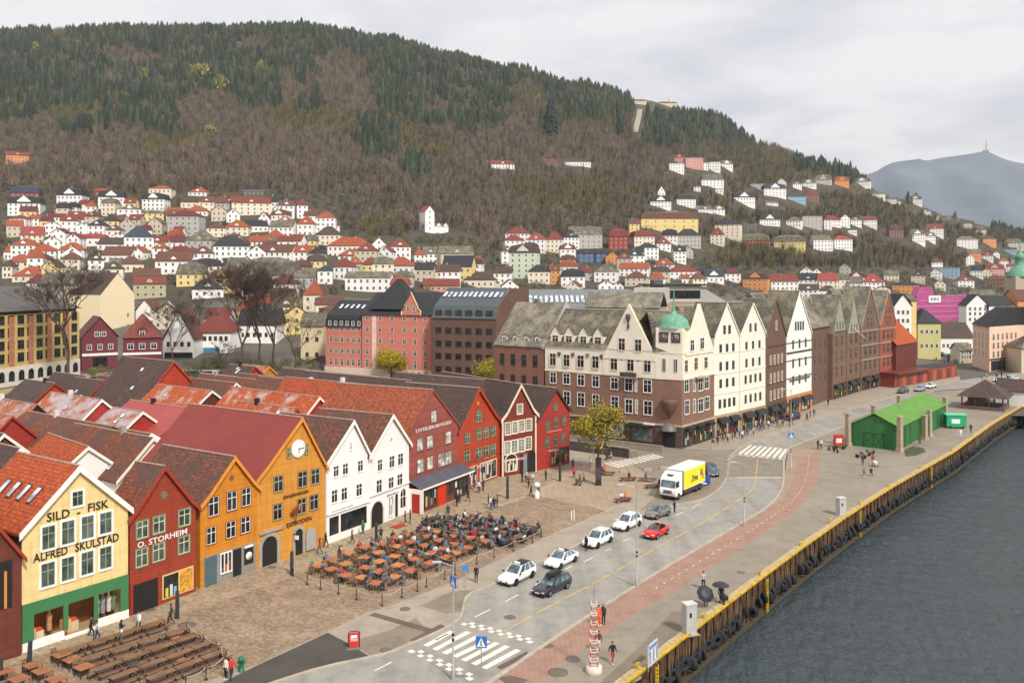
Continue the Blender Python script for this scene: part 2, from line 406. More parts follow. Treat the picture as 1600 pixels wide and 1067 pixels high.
flat('pavement',GP([(-200,1300),(100,1300),(300,1110),(487,1045),(575,1027),(607,1021),(650,1002),(700,980),(722,965),(725,940),(732,927),(747,922),(770,915),(840,880),(905,852),(1000,797),(1040,770),(1060,745),(1130,722),(1153,701),(1169,693),(1237,668),(1319,643),(1403,617),(1500,594),(1500,588),(1400,588),(1100,640),(860,640),(600,640),(-200,900)]),.006,WALK,'pale pavement between the sett square and the road')
flat('sett_square',GP([(-150,1130),(150,1120),(400,1038),(512,986),(575,955),(597,950),(700,912),(845,842),(945,799),(935,793),(832,772),(732,805),(455,897),(300,945),(-150,1085)]),.014,SETTS_D,'square paved with brown setts in front of the wharf houses')
flat('footpath',GP([(-150,1100),(40,1030),(300,955),(455,901),(732,808),(840,772),(900,740),(880,715),(-150,1010)]),.020,SETTS,'strip of pale setts along the wharf houses')
flat('stone_plaza',GP([(832,773),(935,795),(948,798),(1000,772),(1028,757),(1000,735),(975,722),(940,716),(895,728)]),.024,SLAB,'pale slab plaza by the end of the wharf houses')
flat('asphalt_patch',GP([(280,1100),(400,1040),(512,988),(545,1005),(577,1025),(487,1044),(330,1095)]),.018,BLACKTOP,'fresh black asphalt patch beside the sett square')
flat('asphalt_patch',GP([(545,1003),(607,985),(650,965),(668,985),(640,1002),(606,1017),(578,1023)]),.010,PATCH,'brown asphalt patch behind the red sign')
flat('asphalt_patch',GP([(657,946),(705,924),(745,920),(728,932),(722,955),(700,958),(690,956)]),.010,PATCH,'brown asphalt patch beside the kerb bulge')
flat('pink_walk',GP([(640,1150),(860,1000),(1016,903),(1110,846),(1203,791),(1223,768),(1232,699),(1275,697),(1283,722),(1276,755),(1258,783),(1221,811),(1177,842),(1083,903),(955,975),(880,1030),(740,1140)]),.009,PINK,'pinkish paved walk along the road')
redL=smooth_path(GP([(780,1060),(890,983),(1020,900),(1108,851),(1158,822),(1199,797),(1230,774),(1242,743),(1244,718)]),40)
redR=smooth_path(GP([(820,1084),(940,990),(1083,905),(1179,843),(1223,812),(1260,783),(1277,753),(1283,721),(1282,704)]),40)
ribbon('cycle_path',redL,redR,.013,RED,label='red paved cycle path curving along the quay')
# roads
roadL=GP([(-100,1290),(300,1110),(487,1045),(575,1027),(607,1021),(650,1002),(700,980),(722,965),(726,940),(733,927),(748,922),(770,915),(840,880),(905,852),(1000,797),(1022,779),(1040,762)])
flat('road',roadL+GP([(1134,724),(1141,712),(1153,701),(1169,693),(1237,669),(1319,643),(1403,617),(1500,594),(1620,578),(1680,590),(1560,603),(1459,611),(1319,667),(1240,697),(1233,699),(1224,716),(1225,746),(1222,768),(1203,790),(1162,815),(1110,846),(1016,901),(860,1000),(640,1150),(440,1290)]),.016,ROAD,'grey four lane road running past the wharf')
flat('side_street',GP([(1022,779),(1040,762),(1137,735),(1136,722),(1153,701),(1120,703),(1040,700),(1000,702),(950,716),(940,728),(980,722),(1005,736),(1030,756)]),.022,ROAD_B,'brownish side street crossing towards the brick corner house')
flat('truck_bay',GP([(1000,797),(1040,762),(1134,724),(1136,746),(1128,760),(1112,773),(1091,782),(1062,787),(1030,790)]),.026,ROAD_B,'brown asphalt bay where the truck stands')
def kerb(pxs,label,h=.13,w=.28,n=None):
 P=smooth_path(GP(pxs),n or len(pxs)*3,2);b=MB();L=[];Rr=[]
 for i,p in enumerate(P):
  d=(P[min(i+1,len(P)-1)]-P[max(0,i-1)]).normalized();nn=Vector((-d.y,d.x,0))
  L.append(p+nn*w/2);Rr.append(p-nn*w/2)
 for i in range(len(P)-1):
  a,c,d,e=L[i],Rr[i],Rr[i+1],L[i+1];u=Vector((0,0,h))
  b.face([a+u,c+u,d+u,e+u],KERB);b.face([a,a+u,e+u,e],KERB);b.face([c,d,d+u,c+u],KERB)
 tag(b.build('kerb'),label,kind='structure')
kerb([(300,1112),(487,1046),(575,1028),(607,1022),(650,1003),(700,981),(722,966),(725,941),(732,928),(747,922),(770,915),(840,880),(905,852),(1000,797)],'pale kerb on the wharf side of the road')
kerb([(1030,791),(1062,788),(1091,783),(1112,774),(1128,761),(1136,746)],'curved kerb in front of the truck bay')
kerb([(1136,722),(1141,712),(1153,701),(1169,693),(1237,668),(1319,643),(1403,617),(1500,594)],'kerb along the far shopping street')
kerb([(700,1112),(860,1001),(1016,901),(1110,846),(1162,816),(1203,791),(1222,769),(1225,746),(1224,716),(1233,699),(1240,697),(1319,667),(1459,611)],'kerb on the quay side of the road',w=.35)
kerb([(732,806),(832,772),(895,742),(920,722)],'low stone edge of the pale footpath',h=.05,w=.2)
kerb([(845,843),(945,800),(1022,763)],'stone edge between square and pavement',h=.03,w=.2)
def strip(b,a,c,w,mat,z):
 a,c=Vector(a),Vector(c);d=(c-a).normalized();n=Vector((-d.y,d.x,0))*w/2;u=Vector((0,0,z))
 b.face([a+n+u,a-n+u,c-n+u,c+n+u],mat)
b=MB()
cl=smooth_path(GP([(787,987),(860,946),(950,900),(1025,856),(1091,821),(1150,784),(1169,771),(1178,762),(1181,746),(1184,718)]),400)
acc=0;on=None
segs=[];dash,gap=4.2,.7;s=0
for i in range(len(cl)-1):
 L_=(cl[i+1]-cl[i]).length;ph=s%(dash+gap)
 if ph<dash:strip(b,cl[i],cl[i+1],.16,LINE_Y,.030)
 s+=L_
tag(b.build('centre_line'),'yellow dashed centre line of the road',kind='structure')
b=MB()
for a,c in(((742,964),(766,952)),((789,940),(810,929)),((836,914),(855,904)),((882,890),(894,884)),((912,878),(926,871)),((945,861),(955,857)),((972,846),(985,841)),((1055,806),(1067,800)),((1082,793),(1094,787)),((585,1048),(612,1034)),((680,1000),(700,990))):strip(b,G(*a),G(*c),.14,LINE_W,.030)
strip(b,G(1152,746),G(1222,746),.3,LINE_W,.030)
tag(b.build('lane_marking'),'white lane dashes on the road',kind='structure')
b=MB()
rp=[l.lerp(r,.5)for l,r in zip(redL,redR)]
rp=resample(rp,240)
for i in range(60,239,2):
 if i%4==0:strip(b,rp[i],rp[i+1],.1,LINE_W,.020)
tag(b.build('cycle_marking'),'white dashes down the cycle path',kind='structure')
b=MB()
for a,c in(((665,1009),(707,986)),((679,1015),(732,987)),((694,1021),(747,994)),((710,1026),(763,1001)),((724,1032),(777,1004)),((740,1038),(793,1009)),((756,1044),(810,1015))):strip(b,G(*a),G(*c),.55,LINE_W,.030)
tag(b.build('crosswalk'),'wide white zebra crossing near the raised road table',kind='structure')
b=MB()
for(a,c,nsq)in(((640,1016),(738,1062),13),((722,974),(832,1004),15)):
 A,B_=G(*a),G(*c);d=(B_-A)/nsq;n=Vector((-d.y,d.x,0)).normalized()*.5
 for i in range(nsq):
  o_=A+d*i+n*(i%2)-n*.5
  b.face([(q.x,q.y,.030)for q in(o_,o_+d*.95,o_+d*.95+n*.95,o_+n*.95)],LINE_W)
tag(b.build('checker_marking'),'white checker blocks at both ends of the near crossing',kind='structure')
b=MB()
A0,A1,B0,B1=G(1152,709),G(1224,716),G(1171,695),G(1234,702)
for i in range(8):
 u0,u1=(i+.1)/8,(i+.62)/8
 q=[A0.lerp(A1,u0),A0.lerp(A1,u1),B0.lerp(B1,u1),B0.lerp(B1,u0)]
 b.face([(p.x,p.y,.030)for p in q],LINE_W)
for i in range(14):
 if i%2==0:
  a=A0.lerp(A1,i/14);c=A0.lerp(A1,(i+1)/14);b.face([(p.x,p.y,.030)for p in(a+Vector((0,-1.5,0)),c+Vector((0,-1.5,0)),c+Vector((0,-.8,0)),a+Vector((0,-.8,0)))],LINE_W)
tag(b.build('crosswalk'),'white zebra crossing at the bend of the road',kind='structure')
b=MB()
A0,A1,B0,B1=G(945,722),G(1012,708),G(968,732),G(1042,712)
A0,A1=G(943,724),G(1022,709);B0,B1=G(966,731),G(1040,714)
for i in range(11):
 u0,u1=(i+.1)/11,(i+.6)/11
 q=[A0.lerp(A1,u0),A0.lerp(A1,u1),B0.lerp(B1,u1),B0.lerp(B1,u0)]
 b.face([(p.x,p.y,.034)for p in q],LINE_W)
tag(b.build('crosswalk'),'zebra crossing over the side street by the red end house',kind='structure')
flat('road_table',GP([(1150,711),(1224,718),(1224,745),(1138,745),(1141,722)]),.020,ground_mat('8f877c','9b9388',.3,9,name='worn_asphalt'),'darker worn stretch of road below the bend crossing')
for q,l in(([(577,961),(586,957),(685,985),(676,990)],'long brick drain band crossing the pavement'),([(640,1000),(647,1001),(697,979),(688,975)],'short brick band meeting the drain band by the kerb'),([(775,1042),(783,1046),(830,1022),(822,1018)],'brick band at the quay end of the zebra crossing'),([(778,1058),(800,1055),(825,1062),(800,1075)],'brick patch beside the quay walk')):
 flat('brick_band',GP(q),.028+.004*('short' in l),DRAIN,l)
flat('wet_stain',GP([(1412,704),(1425,697),(1443,700),(1447,706),(1430,712),(1415,713)]),.010,ground_mat('4a5440','57604a',.4,6,name='stain'),'dark green damp stain on the quay in front of the green shed')
flat('quay_patch',GP([(900,1100),(1000,1010),(1050,955),(1078,958),(1100,972),(1000,1056),(950,1100)]),.018,ground_mat('857b6f','8f8578',.2,9,name='quay_patch'),'darker asphalt strip at the quay edge')
# manholes
MANH=paint('6d5f55',.7)
for(x,y,r,l)in((797,964,.55,'in the driving lane behind the zebra crossing'),(633,951,.5,'in the pavement beside the beer garden fence'),(603,1015,.5,'in the pavement beside the kerb and red sign'),(855,1008,.55,'in the pink walk beside the crossing'),(895,1029,.6,'in the pink walk behind the lattice marker'),(872,1050,.8,'large one at the corner of the quay walk'),(425,886,.45,'in front of the clock house archway'),(234,952,.5,'in front of the storeroom house doorway'),(292,976,.8,'in the square beside the long bench rows'),(1158,894,.4,'on the quay by the bollards')):
 b=MB();b.lathe((0,0,0),[(r,.0),(r,.02),(r*.8,.026),(0.001,.026)],MANH,16);o=b.build('manhole_cover');o.location=G(x,y,.02);tag(o,'round iron manhole cover '+l,'manhole')
 # ---------------------------------------------------------------- quay wall
QW=resample(QE[:-1],160)
QT=paint('b8a274',.8,.35,0,3);QTIM=boards('664a32',.3,.7,True);QLOW=paint('4a4334',.9,.4,0,3);YEL=paint('cfa61c',.6,.45,0,1.6)
root=empty('quay_wall',QE[0],0,'timber faced quay wall with yellow edge beam above the harbour','quay wall')
def wallseg(P,z0,z1,off0,off1,mat,name,cap=True):
 b=MB()
 for i in range(len(P)-1):
  d=(P[i+1]-P[i]).normalized();n=Vector((d.y,-d.x,0))
  a,c=P[i]-root.location,P[i+1]-root.location
  b.face([a+n*off1+Vector((0,0,z0)),c+n*off1+Vector((0,0,z0)),c+n*off1+Vector((0,0,z1)),a+n*off1+Vector((0,0,z1))],mat)
  b.face([a+n*off1+Vector((0,0,z1)),c+n*off1+Vector((0,0,z1)),c+n*off0+Vector((0,0,z1)),a+n*off0+Vector((0,0,z1))],mat)
  b.face([a+n*off0+Vector((0,0,z0)),c+n*off0+Vector((0,0,z0)),c+n*off1+Vector((0,0,z0)),a+n*off1+Vector((0,0,z0))],mat)
  b.face([a+n*off0+Vector((0,0,z0)),a+n*off0+Vector((0,0,z1)),c+n*off0+Vector((0,0,z1)),c+n*off0+Vector((0,0,z0))],mat)
 return b.build(name,root)
wallseg(QW,-3.2,.06,-.9,.0,QTIM,'planking');wallseg(QW,-3.35,-3.0,-.5,.45,QLOW,'ledge_beam');wallseg(QW,-6,-3.35,-2.2,-.8,paint('14130f',.9),'foundation')  # near-black foundation colour stands for the shade in the gap under the ledge
wallseg(QW,.06,.12,-.9,-.1,QT,'coping');wallseg(QW,.12,.28,-.06,.12,YEL,'edge_beam')
QL=sum((b_-a_).length for a_,b_ in zip(QE[:-2],QE[1:-1]))
def q_at(s):
 s_=s
 for a_,b_ in zip(QE[:-2],QE[1:-1]):
  l=(b_-a_).length
  if s_<=l:
   d=(b_-a_)/l;return a_+d*s_,d,Vector((d.y,-d.x,0))
  s_-=l
 return QE[-2],d,Vector((d.y,-d.x,0))
for k in range(int(QL/1.6)):
 p,d,n=q_at(.8+k*1.6);mb=MB();a=p-root.location+n*.12
 mb.tube([a+Vector((0,0,-3.1)),a+Vector((0,0,.05))],.11,QTIM,6)
 if k<95:mb.build('fender_pile',root)
 # yellow mooring cleats
sm=MB();sm.tube([(0,0,0),(0,0,.5)],.12,YEL,8);sm.tube([(-.3,0,.42),(.3,0,.42)],.08,YEL,8)
cleat=sm.build('mooring_bollard');k_=0
cl_px=[(1002,1048),(1105,968),(1192,901),(1255,854),(1302,818),(1348,790),(1392,762),(1441,733),(1490,706),(1522,683),(1549,663),(1575,646)]
for i,q in enumerate(cl_px):
 o=cleat if i==0 else cleat.copy()
 if i:COL.objects.link(o)
 o.location=G(*q)+Vector((-.3,.1,.12));o.rotation_euler=(0,0,R(50))
 tag(o,'yellow mooring bollard on the quay edge, '+ORD(i)+' counted from the nearest','bollard','yellow mooring bollards along the quay edge')
 # tyres
RUB=paint('24262a',.85,.3,0,5);ty=MB();ax=Matrix.Rotation(R(90),3,'X')
ty.lathe((0,0,0),[(.26,-.14),(.52,-.16),(.6,-.09),(.6,.09),(.52,.16),(.26,.14),(.26,-.14)],RUB,14,ax=ax)
tyre=ty.build('tyre_fender');rp_=MB();rp_.tube([(0,0,.5),(0,-.02,1.7)],.03,paint('8b7a5c'),4);rp_.build('rope',tyre)
ntyre=0;s=1.0
while s<QL-1:
 p,d,n=q_at(s)
 gapk=int(s/9)
 if ntyre>=290:break
 if rnd.random()<.85:
  o=tyre if ntyre==0 else copy_tree(tyre)
  o.location=p+n*.45+Vector((0,0,-1.75+rnd.uniform(-.35,.2)));o.rotation_euler=(0,rnd.uniform(-.1,.1),math.atan2(d.y,d.x)+rnd.uniform(-.5,.5)+(R(70)if rnd.random()<.5 else 0))
  sc=rnd.uniform(.85,1.1);o.scale=(sc,sc,sc)
  tag(o,'black tyre fender roped to the quay wall, '+ORD(ntyre)+' counted from the nearest','tyre','tyre fenders hanging along the quay wall');ntyre+=1
 s+=rnd.choice((.5,.55,.62,1.1))
 # the small far ones beyond: one object
fb_=MB();axx=Matrix.Rotation(R(90),3,'X')
while s<QL-1:
 p,d,n=q_at(s);mm_=Matrix.Rotation(math.atan2(d.y,d.x)+rnd.uniform(-.5,1.2),3,'Z');fb_.lathe(p+n*.45+Vector((0,0,-1.75+rnd.uniform(-.35,.2))),[(.26,-.14),(.52,-.16),(.6,-.09),(.6,.09),(.52,.16),(.26,.14)],RUB,9,ax=mm_ @ axx);s+=rnd.choice((.6,.7,1.2))
tag(fb_.build('tyre_fenders'),'far run of small black tyre fenders along the quay wall',kind='stuff')
# ladders
for i,(px,py)in enumerate([(1187,906),(1334,800),(1449,730),(1008,1047)]):
 p=G(px,py);k=min(range(len(QW)),key=lambda j:(QW[j]-p).length);d=(QW[min(k+1,159)]-QW[k-1]).normalized();n=Vector((d.y,-d.x,0))
 mb=MB()
 for sgn in(-.22,.22):mb.box(sgn-.04,sgn+.04,-.04,.04,-3.2,.25,YEL)
 for z in range(11):mb.box(-.22,.22,-.03,.03,-3.0+z*.3,-2.94+z*.3,YEL)
 o=mb.build('quay_ladder');o.location=QW[k]+n*.62;o.rotation_euler=(0,0,math.atan2(d.y,d.x))
 tag(o,'yellow ladder down the quay wall, '+['second from the bottom of the view, amid tyres','beside the fifth mooring bollard','below the green shed','nearest one beside the first bollard'][i],'ladder','yellow quay ladders')
 # ---------------------------------------------------------------- buildings: helpers
_WC={}
def win_meshes(w,h,style):
 """window in the plane y=0 looking to -y, centred on x, standing on z=0; returns (frame mesh, pane mesh)"""
 w,h=round(w*20)/20,round(h*20)/20;k=(w,h,style)
 if k in _WC:return _WC[k]
 trim,sash,gl,lay,tw=WST[style]
 b=MB();d0=.01
 if trim:
  b.box(-w/2-tw,-w/2,-.07,d0,-tw,h+tw,trim);b.box(w/2,w/2+tw,-.07,d0,-tw,h+tw,trim)
  b.box(-w/2,w/2,-.075,d0,h,h+tw,trim);b.box(-w/2,w/2,-.11,d0,-tw,0,trim)
 sw=.05 if w<1.5 else .06
 b.box(-w/2,-w/2+sw,-.05,d0,0,h,sash);b.box(w/2-sw,w/2,-.05,d0,0,h,sash)
 b.box(-w/2+sw,w/2-sw,-.048,d0,0,sw,sash);b.box(-w/2+sw,w/2-sw,-.048,d0,h-sw,h,sash)
 mw=.035
 if 'x' in lay: # casement with transom
  b.box(-mw,mw,-.045,d0,sw,h-sw,sash);b.box(-w/2+sw,w/2-sw,-.04,d0,h*.66-mw,h*.66+mw,sash)
 if 'g' in lay: # small panes
  for f in(.25,.5,.75):b.box(-w/2+sw,w/2-sw,-.04,d0,h*f-.02,h*f+.02,sash)
  b.box(-mw,mw,-.046,d0,sw,h-sw,sash)
  for f in(-.25,.25):b.box(w*f-.02,w*f+.02,-.043,d0,sw,h-sw,sash)
 if 'c' in lay: # curtains or pale blind behind the glass
  pass
 if 'v' in lay:b.box(-mw,mw,-.045,d0,sw,h-sw,sash)
 if 'h' in lay:b.box(-w/2+sw,w/2-sw,-.04,d0,h*.6-mw,h*.6+mw,sash)
 me=b.build('window').data
 g=MB();g.face([(-w/2+.02,-.02,.02),(w/2-.02,-.02,.02),(w/2-.02,-.02,h-.02),(-w/2+.02,-.02,h-.02)],gl)
 gme=g.build('pane').data
 for o in[o for o in COL.objects if o.data in(me,gme)]:bpy.data.objects.remove(o)
 _WC[k]=(me,gme);return _WC[k]
GREEN_W=paint('7d8468',.6);GREYW=paint('6a6a5e',.6);DGREEN=paint('3d4a38',.6);BEIGE=paint('d3c7ae',.6)
GL_G=glass('46504a');GL_P=glass('8d9a9a',.2);GL_D=glass('23262a');GL_B=glass('55606a',.15);GL_CUR=glass('b8b8ac',.3)
WST={ 'yellow':(WHITE,paint('93a08a'),GL_G,'x',.17),'storheim':(GREEN_W,paint('d9d9b4'),GL_G,'x',.12),'orange':(paint('9a5a20'),WHITE,GL_D,'x',.08),'clock':(paint('8c7a4a'),paint('b9b39a'),GL_D,'x',.09),'white':(WHITE,WHITE,GL_D,'x',.09),'tarp':(paint('8d5148'),paint('6d7d78'),GL_CUR,'x',.05),'red':(paint('7a6a4a'),paint('b5b89a'),GL_G,'x',.1),'cream':(CREAM,paint('ddd6bd'),GL_B,'g',.12),'red2':(paint('6b5a46'),paint('8a8a72'),GL_G,'x',.08),'bcream':(CREAM,paint('e6e0d0'),GL_D,'x',.08),'bdark':(None,paint('77736a'),GL_D,'v',.0),'bwhite':(WHITE,WHITE,GL_D,'x',.08),'bplain':(None,WHITE,GL_D,'v',0),'bgreen':(paint('4a3a30'),paint('4a6058'),GL_D,'x',.05),'hole':(paint('3a2a24'),paint('3a2a24'),GL_D,'',.05),'bbrown':(paint('54463c'),paint('8f8672'),GL_D,'xh',.05),'small':(WHITE,WHITE,GL_D,'v',.08),'byellow':(paint('d6b84e'),paint('4a4a40'),GL_D,'v',.12),'round':(None,WHITE,GL_D,'',0),'sky':(paint('4a4d50'),paint('4a4d50'),glass('cdd6dd',.1),'',.05),'pinkw':(paint('d5b8a5'),WHITE,GL_D,'x',.1)}
def put_win(root,x,z,w,h,style,y=0.0,rz=0.0,pane=True,name='window'):
 fm,gm=win_meshes(w,h,style)
 o=bpy.data.objects.new(name,fm);COL.objects.link(o);o.parent=root;o.location=(x,y,z);o.rotation_euler=(0,0,rz)
 p=bpy.data.objects.new('pane',gm);COL.objects.link(p);p.parent=o
 return o
class Bld:
 """building whose facade runs from ground point A to B; local x along the facade, y inwards, z up"""
 def __init__(s,name,A,B,label,cat='building',group=None,h0=0.0):
  A=Vector((A[0],A[1],h0));B=Vector((B[0],B[1],h0))
  s.A,s.B=A,B;s.t=(B-A).normalized();s.w=(B-A).length;s.o=Vector((s.t.y,-s.t.x,0));s.h0=h0
  s.root=empty(name,A,math.atan2(s.t.y,s.t.x),label,cat,group);s.z=(0,0,1)
 def zoom(s,ox,oy,k):s.z=(ox,oy,k);return s
 def u(s,x,y,off=0.0):
  px,py=s.z[0]+x/s.z[2],s.z[1]+y/s.z[2]
  c=Vector((0,0,CH));d=Vector(((px-CX)/F,1,-(py-HY)/F));k=((s.A+s.o*off-c).dot(s.o))/d.dot(s.o)
  p=c+d*k
  return(p-s.A).dot(s.t),p.z-s.h0,k
 def win(s,x0,x1,yc,hh,style,**k):
  a,z,d=s.u(x0,yc);c,_,_=s.u(x1,yc);m,zc,dm=s.u((x0+x1)/2,yc);h=hh/s.z[2]*dm/F
  return put_win(s.root,(a+c)/2,zc-h/2,c-a,h,style,**k)
 def text(s,body,x0,x1,y0,cap,mat,**k):
  a,z,d=s.u(x0,y0);c,_,_=s.u(x1,y0)
  a2,z2,d2=s.u(x1,y0)
  return text_obj(body,lambda x,dd,zz:(x,-dd,zz),a,z,c-a,cap/s.z[2]*d/F,mat,parent=s.root,**k)
 def rect(s,x0,y0,x1,y1): # zoomed picture corners (upper left, lower right read at the middle) -> local x0,x1,z0,z1
  a=s.u(x0,(y0+y1)/2)[0];c=s.u(x1,(y0+y1)/2)[0];z1=s.u((x0+x1)/2,y0)[1];z0=s.u((x0+x1)/2,y1)[1]
  return a,c,z0,z1
def prof_at(prof,x):
 for(a,za),(b_,zb)in zip(prof,prof[1:]):
  if a<=x<=b_:return za+(zb-za)*(x-a)/max(b_-a,1e-6)
 return prof[0][1]
RIDGE=paint('a88e80',.8,.3,0,3)
def gable_shell(B,prof,L,wall,roof,trim,ov=.35,fr=.3,th=.22,inset=None,back=True,barge=.38,side=None,chim=0):
 """gable house: PROF is the outline of the gable (x, z) from eave to eave; L its length inwards; INSET=(height, depth) sets the ground floor back"""
 b=MB();w0,w1=prof[0][0],prof[-1][0];zb=inset[0]if inset else 0;side=side or wall
 b.face([(w0,0,zb),(w1,0,zb)]+[(x,0,z)for x,z in reversed(prof)],wall)
 if inset:
  b.face([(w0,inset[1],0),(w1,inset[1],0),(w1,inset[1],zb),(w0,inset[1],zb)],wall);b.face([(w0,0,zb),(w0,inset[1],zb),(w1,inset[1],zb),(w1,0,zb)],wall)
 b.face([(w0,L,0),(w0,0,0),(w0,0,prof[0][1]),(w0,L,prof[0][1])],side);b.face([(w1,0,0),(w1,L,0),(w1,L,prof[-1][1]),(w1,0,prof[-1][1])],side)
 b.face([(w1,L,0),(w0,L,0)]+[(x,L,z)for x,z in prof],side)
 wl=b.build('wall',B.root)
 r=MB();P=list(prof)
 (xa,za),(xb,zb_)=P[0],P[1];k=(zb_-za)/(xb-xa);P[0]=(xa-ov,za-k*ov)
 (xa,za),(xb,zb_)=P[-1],P[-2];k=(zb_-za)/(xb-xa);P[-1]=(xa+ov,za+k*ov)
 for(xa,za),(xb,zb_)in zip(P,P[1:]):
  u=Vector((0,0,th))
  q=[Vector((xa,-fr,za)),Vector((xb,-fr,zb_)),Vector((xb,L+.2,zb_)),Vector((xa,L+.2,za))]
  r.poly([v+u for v in q]+[v+Vector((0,0,.01))for v in q],[(0,1,2,3),(7,6,5,4),(0,4,5,1),(1,5,6,2),(2,6,7,3),(3,7,4,0)],roof)
 apex=max(P,key=lambda p:p[1])
 ro=r.build('roof',B.root)
 rr=MB();rr.tube([(apex[0],-fr,apex[1]+th),(apex[0],L+.2,apex[1]+th)],.11,RIDGE,6);rr.build('ridge_tiles',ro)
 for sgn in(0,1):
  bb=MB();Q=P if sgn==0 else list(reversed(P));Q=Q[:[i for i,p in enumerate(Q)if p==apex][0]+1]
  for(xa,za),(xb,zb_)in zip(Q,Q[1:]):
   v=[(xa,za-barge*.55),(xb,zb_-barge*.55),(xb,zb_+th+.05),(xa,za+th+.05)]
   bb.prism([(x,-fr-.06,z)for x,z in v],[(x,-fr+.02,z)for x,z in v],trim)
  bb.build('barge_board',ro)
 return wl,ro
def panel(B,x0,x1,z0,z1,mat,name,d=.03,y=0,par=None):
 b=MB();b.box(x0,x1,y-d,y+.01,z0,z1,mat);return b.build(name,par or B.root)
def arch(B,x0,x1,z0,z1,frame,fill,name='archway',fw=.25,rise=None,d=.1,bars=0,barm=None,fy=-.02):
 """round-headed opening: frame ring standing proud, dark or glazed filling"""
 w=x1-x0;rise=rise or w/2;n=10
 cur=lambda ex:[(x0-ex,z0)]+[((x0+x1)/2-(w/2+ex)*math.cos(math.pi*i/n),z1-rise+(rise+ex)*math.sin(math.pi*i/n))for i in range(n+1)]+[(x1+ex,z0)]
 I,O=cur(0),cur(fw);b=MB()
 for i in range(len(I)-1):
  q=[I[i],I[i+1],O[i+1],O[i]]
  b.prism([(x,-d,z)for x,z in q],[(x,.01,z)for x,z in q],frame)
 o=b.build(name,B.root)
 f=MB();f.face([(x,fy,z)for x,z in I],fill)
 if bars:
  for k in range(1,bars):xx=x0+w*k/bars;f.box(xx-.04,xx+.04,-.06,-.021,z0,z1-rise*.2,barm)
  f.box(x0,x1,-.055,-.022,z0+(z1-z0)*.55,z0+(z1-z0)*.55+.08,barm)
 f.build('opening',o);return o
def skylights(B,ro,pts,w=.7,h=1.1):
 pass
def shopwin(B,x0,x1,z0,z1,frame=None,y=0,n=7,cols=('c8b060','b8b4ac','7a2a2a','3a5a80','d8d4cc','4a6a4a','c87a3a','2a2a2e'),root=None):
 b=MB();frame=frame or paint('4a443c');b.box(x0,x1,y-.03,y+.01,z0,z1,GL_D)
 for k in(0,.33,.67,1):xx=x0+(x1-x0)*k;b.box(xx-.05,xx+.05,y-.12,y-.031,z0-.05,z1+.05,frame)
 b.box(x0-.05,x1+.05,y-.11,y-.032,z1,z1+.12,frame);b.box(x0-.05,x1+.05,y-.14,y-.033,z0-.12,z0,frame)
 o=b.build('shop_window',root or B.root);d=MB()
 for k in range(n):xx=x0+(x1-x0)*(k+rnd.uniform(.25,.75))/n;hh=(z1-z0)*rnd.uniform(.25,.75);ww=(x1-x0)/n*rnd.uniform(.25,.42);zz=z0+rnd.choice((0,0,(z1-z0-hh)*.8));d.box(xx-ww,xx+ww,y-.05,y-.031,zz+.03,zz+hh,paint(rnd.choice(cols),.6,.3,0,3))
 d.build('display',o);return o
 # tile and wall palettes
T_RUST=tiles('bc6440','a8552f',None,dirt=.35);T_OR=tiles('cf6028','c4561f',None,dirt=.2);T_OR2=tiles('d96a33','c65a28','b9a79a',.56,dirt=.25)
T_RB=tiles('915c47','774c3c','5c463e',.53,dirt=.4);T_RB2=tiles('a5603f','8a4d36','644840',.5,dirt=.45);T_DK=tiles('6f564b','5d4840','4c3d37',.5,dirt=.4)
T_WORN=tiles('d8783e','cc6a34','b9adb0',.47,dirt=.3);T_MAR=paint('84362f',.7,.1,0,.4,'maroon_sheet');T_PINK=paint('a14a44',.6,.1,0,.5)
T_GR=tiles('7d7a70','6b685f','8d8468',.52,.35,.3,dirt=.45,name='slates');T_GRL=tiles('8b867b','7c776c','99917a',.5,.35,.3,dirt=.35,name='slates');T_BLK=tiles('3c3e44','34363c',None,dirt=.2,name='slates');T_LEAD=boards('9a989c',.6,.15,True)
W_YEL=boards('f3d795',.22,.05);W_RED=boards('9e3c25',.2,.1);W_ORG=boards('d28621',.2,.08);W_OR2=boards('d99538',.2,.08);W_WHI=paint('eeebe6',.5,.04,0,.6);W_TARP=boards('9c4f44',.9,.18)
W_RO=boards('b54024',.2,.1);W_DR=boards('7e2f28',.2,.12);W_RD=boards('a9332a',.2,.1);W_BR=boards('6e3428',.2,.2);DARKIN=paint('1c1815',.8,.4,0,2)  # DARKIN: near-black paint standing for the shade inside openings without depth
TR_W=paint('eeebe2',.5,.08);TR_R=paint('9a3420',.6);TR_O=paint('d98b2e',.6);TR_C=paint('dccfb4',.6);TR_DG=paint('3f3a33',.7)
def ridge_len(B,s,ex): # length at which the ridge end stands at photo column ex
 q=B.A+B.t*s;n=-B.o;k=(ex-CX)/F;return max(3,(k*q.y-q.x)/(n.x-k*n.y))
def wharf(name,label,a,b_,eL,eR,ap,ex,wall,roof,trim,zoom=(0,0,1),kink=0.0,**k):
 B=Bld(name,G(*a),G(*b_),label,'house','gabled wooden wharf houses facing the square')
 l=B.u(*eL);r=B.u(*eR);p=B.u(*ap);w=B.w;L=ridge_len(B,p[0],ex)
 prof=[(0,l[1]),(p[0],p[1]),(w,r[1])]
 if kink:
  x1,z1=w*.0+p[0]*.22,l[1]+(p[1]-l[1])*.22-kink;x2,z2=w-(w-p[0])*.22,r[1]+(p[1]-r[1])*.22-kink
  prof=[(0,l[1]),(x1,z1),(p[0],p[1]),(x2,z2),(w,r[1])]
 B.prof=prof;B.wall,B.roof=gable_shell(B,prof,L,wall,roof,trim,**k)
 return B
